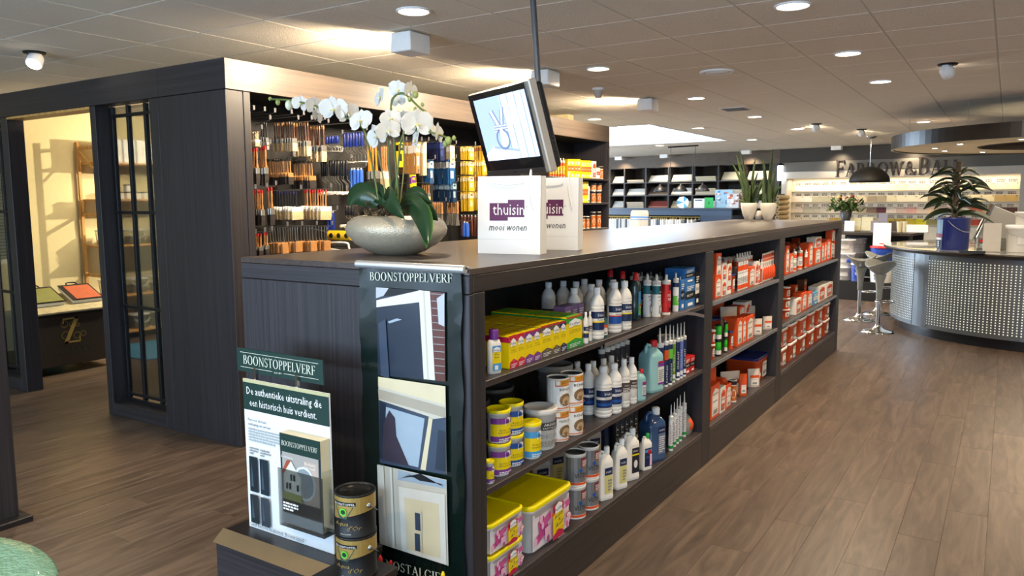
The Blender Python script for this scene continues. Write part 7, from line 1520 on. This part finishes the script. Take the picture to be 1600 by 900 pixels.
for kx_ in range(0, 130):
    a = R(186) + kx_ * .0225
    if seam[0] < a < seam[1] - .0: continue
    if a > R(300): break
    for kz in range(26):
        z = .175 + kz * .029; h_ = .0058; w_ = .0062 / 1.79; r_ = 1.7915
        dots.quad(*[(r_ * math.cos(t), r_ * math.sin(t), zz) for t, zz in ((a - w_, z - h_), (a + w_, z - h_), (a + w_, z + h_), (a - w_, z + h_))], DOT)
put('perforation', dots, rcn, kind='stuff')
for s_ in seam: put('seam', MB().box(-.002, .002, -.004, .003, .125, .96, mat('5d6266', .4, .6)), rcn, loc=(1.79 * math.cos(s_), 1.79 * math.sin(s_), 0), rz=s_ + math.pi / 2)
# hanging ring above
zr0, zr1 = 2.215, 2.375
rg_ = thing('ceiling_ring', 'large dark hanging ring with pale wooden underside over the round counter', 'ceiling canopy', (RC[0], RC[1], 0))
put('outer_band', MB().lathe([(1.84, zr0), (1.87, zr0), (1.87, zr1), (1.84, zr1)], mat('26211f', .28, .2), 120, cap=False, smooth=False), rg_)
put('underside', MB().lathe([(.92, zr0 + .012), (1.84, zr0 + .012)], mat('bfa98a', .45, var=.15, bscale=12), 96, cap=False), rg_); put('inner_band', MB().lathe([(.92, zr0 + .01), (.92, zr1), (.90, zr1), (.90, zr0 + .005), (.92, zr0 + .005)], mat('2a1c18', .4), 64, cap=False), rg_); put('upper_panel', MB().lathe([(.92, zr1 - .01), (1.84, zr1 - .01)], mat('3a3432', .6), 96, cap=False), rg_)
for k_ in range(12):
    a = R(30 * k_ + 10); P = (1.38 * math.cos(a), 1.38 * math.sin(a), zr0 + .011); s_ = put('spot_rim', MB().lathe([(.045, 0), (.045, -.006), (.03, -.006)], CHROME, 14, P), rg_); put('spot_lens', MB().lathe([(.028, -.007), (.001, -.007)], LED, 12, P, cap=False), s_)
for k_ in range(6):
    a = R(60 * k_ + 175); P = (1.7 * math.cos(a), 1.7 * math.sin(a)); put('suspension_wire', MB().tube([(*P, zr1), (*P, CZ)], .003, STEEL, 4), rg_)
l = bpy.data.lights.new('ring_glow', 'AREA'); l.shape = 'DISK'; l.size = 2.4; l.energy = 60; l.color = WARM
lo = bpy.data.objects.new('ring_glow', l); COL.objects.link(lo); lo.location = (RC[0], RC[1], zr0 - .02); lo['kind'] = 'helper'
# bar stools
SG = mat('8d918e', .3, .15, coat=.4)
def saddle():
    b = MB(); N = 24; rg = []
    def ring(rr, dz, z0): return [(rr * .19 * math.cos(2 * math.pi * k / N), rr * .165 * math.sin(2 * math.pi * k / N), z0 + dz * ((math.cos(2 * math.pi * k / N)) ** 2 * .075 - .01)) for k in range(N)]
    b.loft([ring(.16, 0, .66), ring(.3, .1, .70), ring(.65, .5, .745), ring(.97, 1, .80), ring(1.0, 1.05, .808), ring(.96, 1, .812), ring(.6, .5, .785), ring(.2, .1, .775)], SG)
    return b
stl = kit('bar_stool', [('seat', saddle()), ('seat_column', MB().lathe([(.028, .40), (.034, .41), (.036, .5), (.05, .62), (.075, .70)], SG, 18)), ('post', MB().lathe([(.022, .05), (.022, .40)], CHROME, 14)),
    ('base', MB().lathe([(.195, 0), (.197, .006), (.15, .022), (.07, .04), (.035, .07), (.03, .09)], CHROME, 32)),
    ('footrest', MB().tube([(.02, 0, .385)] + [(.115 + .095 * math.cos(R(a)) , .105 * math.sin(R(a)), .385) for a in range(-170, 171, 20)] + [(.02, 0.005, .385)], .0095, CHROME, 8))])
for (x, y), rz, lb in (((-1.255, 10.13), -50, 'grey moulded bar stool with chrome base, nearest to the aisle'), ((-1.60, 11.02), 10, 'grey moulded bar stool with chrome base, left of the three'), ((-1.47, 11.72), -20, 'grey moulded bar stool with chrome base, hindmost and half hidden')):
    spawn(stl, lb, 'bar stool', (x, y, 0), R(rz), 'bar stools at the round counter')
# --- on the counter: plant in a blue bucket
TZ = 1.0245
Pb = G(1488, 391, TZ); a = toward(Pb); s_ = ppm(Pb); rb_ = 23 / s_; C = Pb[:2] + a * rb_; hb_ = (391 - 340) / s_
pb_ = thing('bucket_plant', 'leafy dracaena plant growing in a tall dark blue bucket', 'potted plant', (C[0], C[1], TZ))
BKB = mat('1c2a6a', .3, coat=.3); put('bucket', MB().lathe([(rb_ * .93, 0), (rb_ * .95, .01), (rb_, hb_ - .02), (rb_ * 1.02, hb_ - .015), (rb_ * 1.02, hb_), (rb_ * .95, hb_), (rb_ * .93, hb_ - .05)], BKB, 28), pb_)
P = Print(r=rb_ * 1.0, lift=.001); P.rect(-rb_ * 1.5, -rb_ * .65, hb_ * .05, hb_ * .93, mat('6f8fae', .4)).rect(-rb_ * 1.5, -rb_ * .65, hb_ * .38, hb_ * .5, mat('7a2a3a', .4)).rect(-rb_ * 1.5, -rb_ * .65, hb_ * .05, hb_ * .3, mat('22304a', .4)).rect(-rb_ * 1.4, -rb_ * .75, hb_ * .31, hb_ * .37, OWHITE)
for k_ in range(3): P.oval(-rb_ * .95, hb_ * (.12 + .06 * k_), rb_ * .06, rb_ * .06, OWHITE, 6)
put('label', P.mb, pb_); put('handle', MB().tube(curve([(-rb_ * .3, -rb_ * 1.02, hb_ * .9), (rb_ * .1, -rb_ * 1.1, hb_ * .72), (rb_ * .6, -rb_ * .95, hb_ * .58), (rb_ * .95, -rb_ * .4, hb_ * .55)]), .003, STEEL, 5), pb_)
put('cane', MB().tube([(0, 0, hb_ - .1), (0, 0, hb_ + .35), (.01, 0, hb_ + .62)], [.035, .035, .038], mat('4a3a28', .7, var=.3), 10), pb_)
DLF = mat('1a2c14', .35, var=.3, bscale=30, coat=.2); random.seed(13)
for i in range(42):
    az = i * 2.4; e = random.uniform(.1, .9); z0 = hb_ + .02 + .56 * (i / 46) ; Ln = random.uniform(.24, .42) * (1.0 if i < 26 else .8); d = Vector((math.cos(az), math.sin(az), 0)); p0 = Vector((0, 0, z0)) + d * .03
    put('leaf', leaf(p0, p0 + d * Ln * .5 + Vector((0, 0, Ln * e * .7)), p0 + d * Ln + Vector((0, 0, Ln * (e - .55))), .05 if i % 4 else .09, DLF, (random.uniform(-.8, .8), -1, random.uniform(.2, 1)), 6), pb_)
# catalogue stand, clear box, white board, tubs
def cpos(px, py, dr=0): P = G(px, py, TZ); a = toward(P); return P[:2] + a * dr
C = cpos(1545, 388, .12); 
spawn(kit('binder_stand', [('cover', MB().bbox(-.16, .16, -.012, .012, 0, .46, mat('9a9a98', .3, .5), .004)), ('spine', MB().tube([(-.17, -.01, 0), (-.17, -.01, .46)], .03, CHROME, 10)), ('pages', MB().bbox(-.15, .15, .013, .05, .01, .44, OWHITE, .003)), ('foot', MB().box(-.14, .14, -.03, .14, 0, .01, STEEL))]), 'large silver ring binder leaning back on its stand', 'binder', (C[0], C[1], TZ + .02), 0, rot=(R(-12), R(24), R(15)))
C = cpos(1550, 391, .12)
spawn(kit('clear_box', [('box', MB().box(-.16, .16, -.09, .09, 0, .006, GLASSP).box(-.16, .16, -.09, -.086, .006, .13, GLASSP).box(-.16, .16, .086, .09, .006, .13, GLASSP).box(-.16, -.156, -.086, .086, .006, .13, GLASSP).box(.156, .16, -.086, .086, .006, .13, GLASSP)), ('red_label', MB().box(-.15, .02, -.093, -.091, .09, .115, RED)), ('contents', MB().bbox(-.12, .05, -.05, .05, .008, .06, OWHITE, .01))]), 'clear plastic box with red label on the counter', 'box', (C[0], C[1], TZ + .0005), R(12))
C = cpos(1549, 393, .02); s_ = ppm((C[0], C[1], TZ))
spawn(kit('card_stand', [('card', MB().bbox(-.085, .085, -.004, .004, 0, .31, mat('bdb6aa', .5))), ('foot', MB().box(-.09, .09, -.06, .02, 0, .006, GREY))]), 'pale grey card standing before the clear box', 'sign', (C[0], C[1] - .12, TZ + .0005), R(14))
C = cpos(1518, 396, .03); spawn(kit('tray', [('tray_base', MB().bbox(-.12, .12, -.04, .04, 0, .02, mat('4a3a30', .5), .003)), ('lip', MB().box(-.12, .12, -.045, -.04, 0, .03, BLK))]), 'small dark wooden tray at the front of the counter', 'tray', (C[0], C[1] - .02, TZ + .0005), R(10))
C = cpos(1592, 395, .14); t_ = k_tub(.135, .29, 'sample'); spawn(t_, 'large white lidded bucket at the right of the counter, lower', 'bucket', (C[0], C[1], TZ + .0005), R(20)); spawn(k_tub(.10, .14, 'sample'), 'smaller white lidded bucket on top of the large one', 'bucket', (C[0] + .04, C[1], TZ + .2915), R(20))
C = cpos(1440, 386, .1); spawn(kit('brochure', [('pages', MB().bbox(-.16, .16, -.11, .11, 0, .004, mat('c9c9c2', .4))), ('cover', MB().box(-.16, .16, -.11, .11, .004, .0055, mat('7a8688', .3)))]), 'thin grey brochure lying on the round counter', 'brochure', (C[0], C[1], TZ + .0005), R(30))
# --- snake plants at the far end of the gondola
CPOT = mat('d2cbbd', .45); SNK = mat('3a4a26', .4, var=.45, bscale=60); SNE = mat('8a8c4a', .45)
def snake(px, top, tips, label):
    tips = tips + [(b_ + 1.5, t_ + random.uniform(-5, 5), ty_ + random.uniform(8, 30), w_ * .8) for b_, t_, ty_, w_ in tips[::2]]
    P = G(px, 341.4, GT); x, y = P[0], min(P[1], 8.58); x = on(px, 341.4, 1, y)[0]; s_ = ppm((x, y, GT)); t = thing('snake_plant', label, 'potted plant', (x, y, GT)); r_ = top / s_ / 2
    put('pot', MB().lathe([(r_ * .45, 0), (r_ * .5, .004), (r_ * .8, .07), (r_ * .98, .14), (r_, .18), (r_ * .95, .185), (r_ * .9, .17)], CPOT, 24), t); put('soil', MB().lathe([(r_ * .88, .165), (.001, .172)], mat('3a2c20', .9), 16, cap=False), t)
    for i, (bx, tx_, ty, w) in enumerate(tips):
        p0 = Vector(((bx - px) / s_, random.uniform(-.03, .03), .165)); p2 = Vector(((tx_ - px) / s_, random.uniform(-.06, .05), (341 - ty) / s_)); p1 = (p0 + p2) / 2 + Vector(((bx - tx_) / s_ * .25, 0, .03))
        put('leaf', leaf(p0, p1, p2, w / s_ * .95, SNK, (math.sin(i * 1.3) * .9, -1, 0), 8), t)
snake(1170, 25, [(1165, 1145, 238, 6), (1168, 1152, 230, 5), (1170, 1158, 262, 6), (1172, 1180, 243, 6), (1174, 1183, 265, 6), (1176, 1195, 275, 7), (1163, 1155, 285, 6), (1167, 1167, 275, 7), (1171, 1173, 290, 7), (1178, 1170, 300, 6), (1161, 1159, 305, 5), (1180, 1190, 300, 5)], 'snake plant in a cream pot, left of the pair on the counter end')
snake(1200, 25, [(1196, 1188, 241, 6), (1199, 1205, 231, 6), (1202, 1208, 262, 6), (1205, 1217, 284, 6), (1208, 1219, 288, 5), (1194, 1190, 275, 6), (1198, 1196, 290, 7), (1203, 1202, 285, 7), (1192, 1189, 306, 4), (1207, 1210, 300, 5)], 'snake plant in a cream pot, right of the pair on the counter end')
P = on(1185.5, 341, 1, 8.60); put('round_vase', MB().lathe([(.02, 0), (.042, .02), (.048, .05), (.042, .08), (.02, .10), (.018, .098)], mat('bdb7ad', .35), 20), loc=(P[0] + .0, 8.60, GT + .0005), label='small round pale vase between the two snake plants', category='vase')
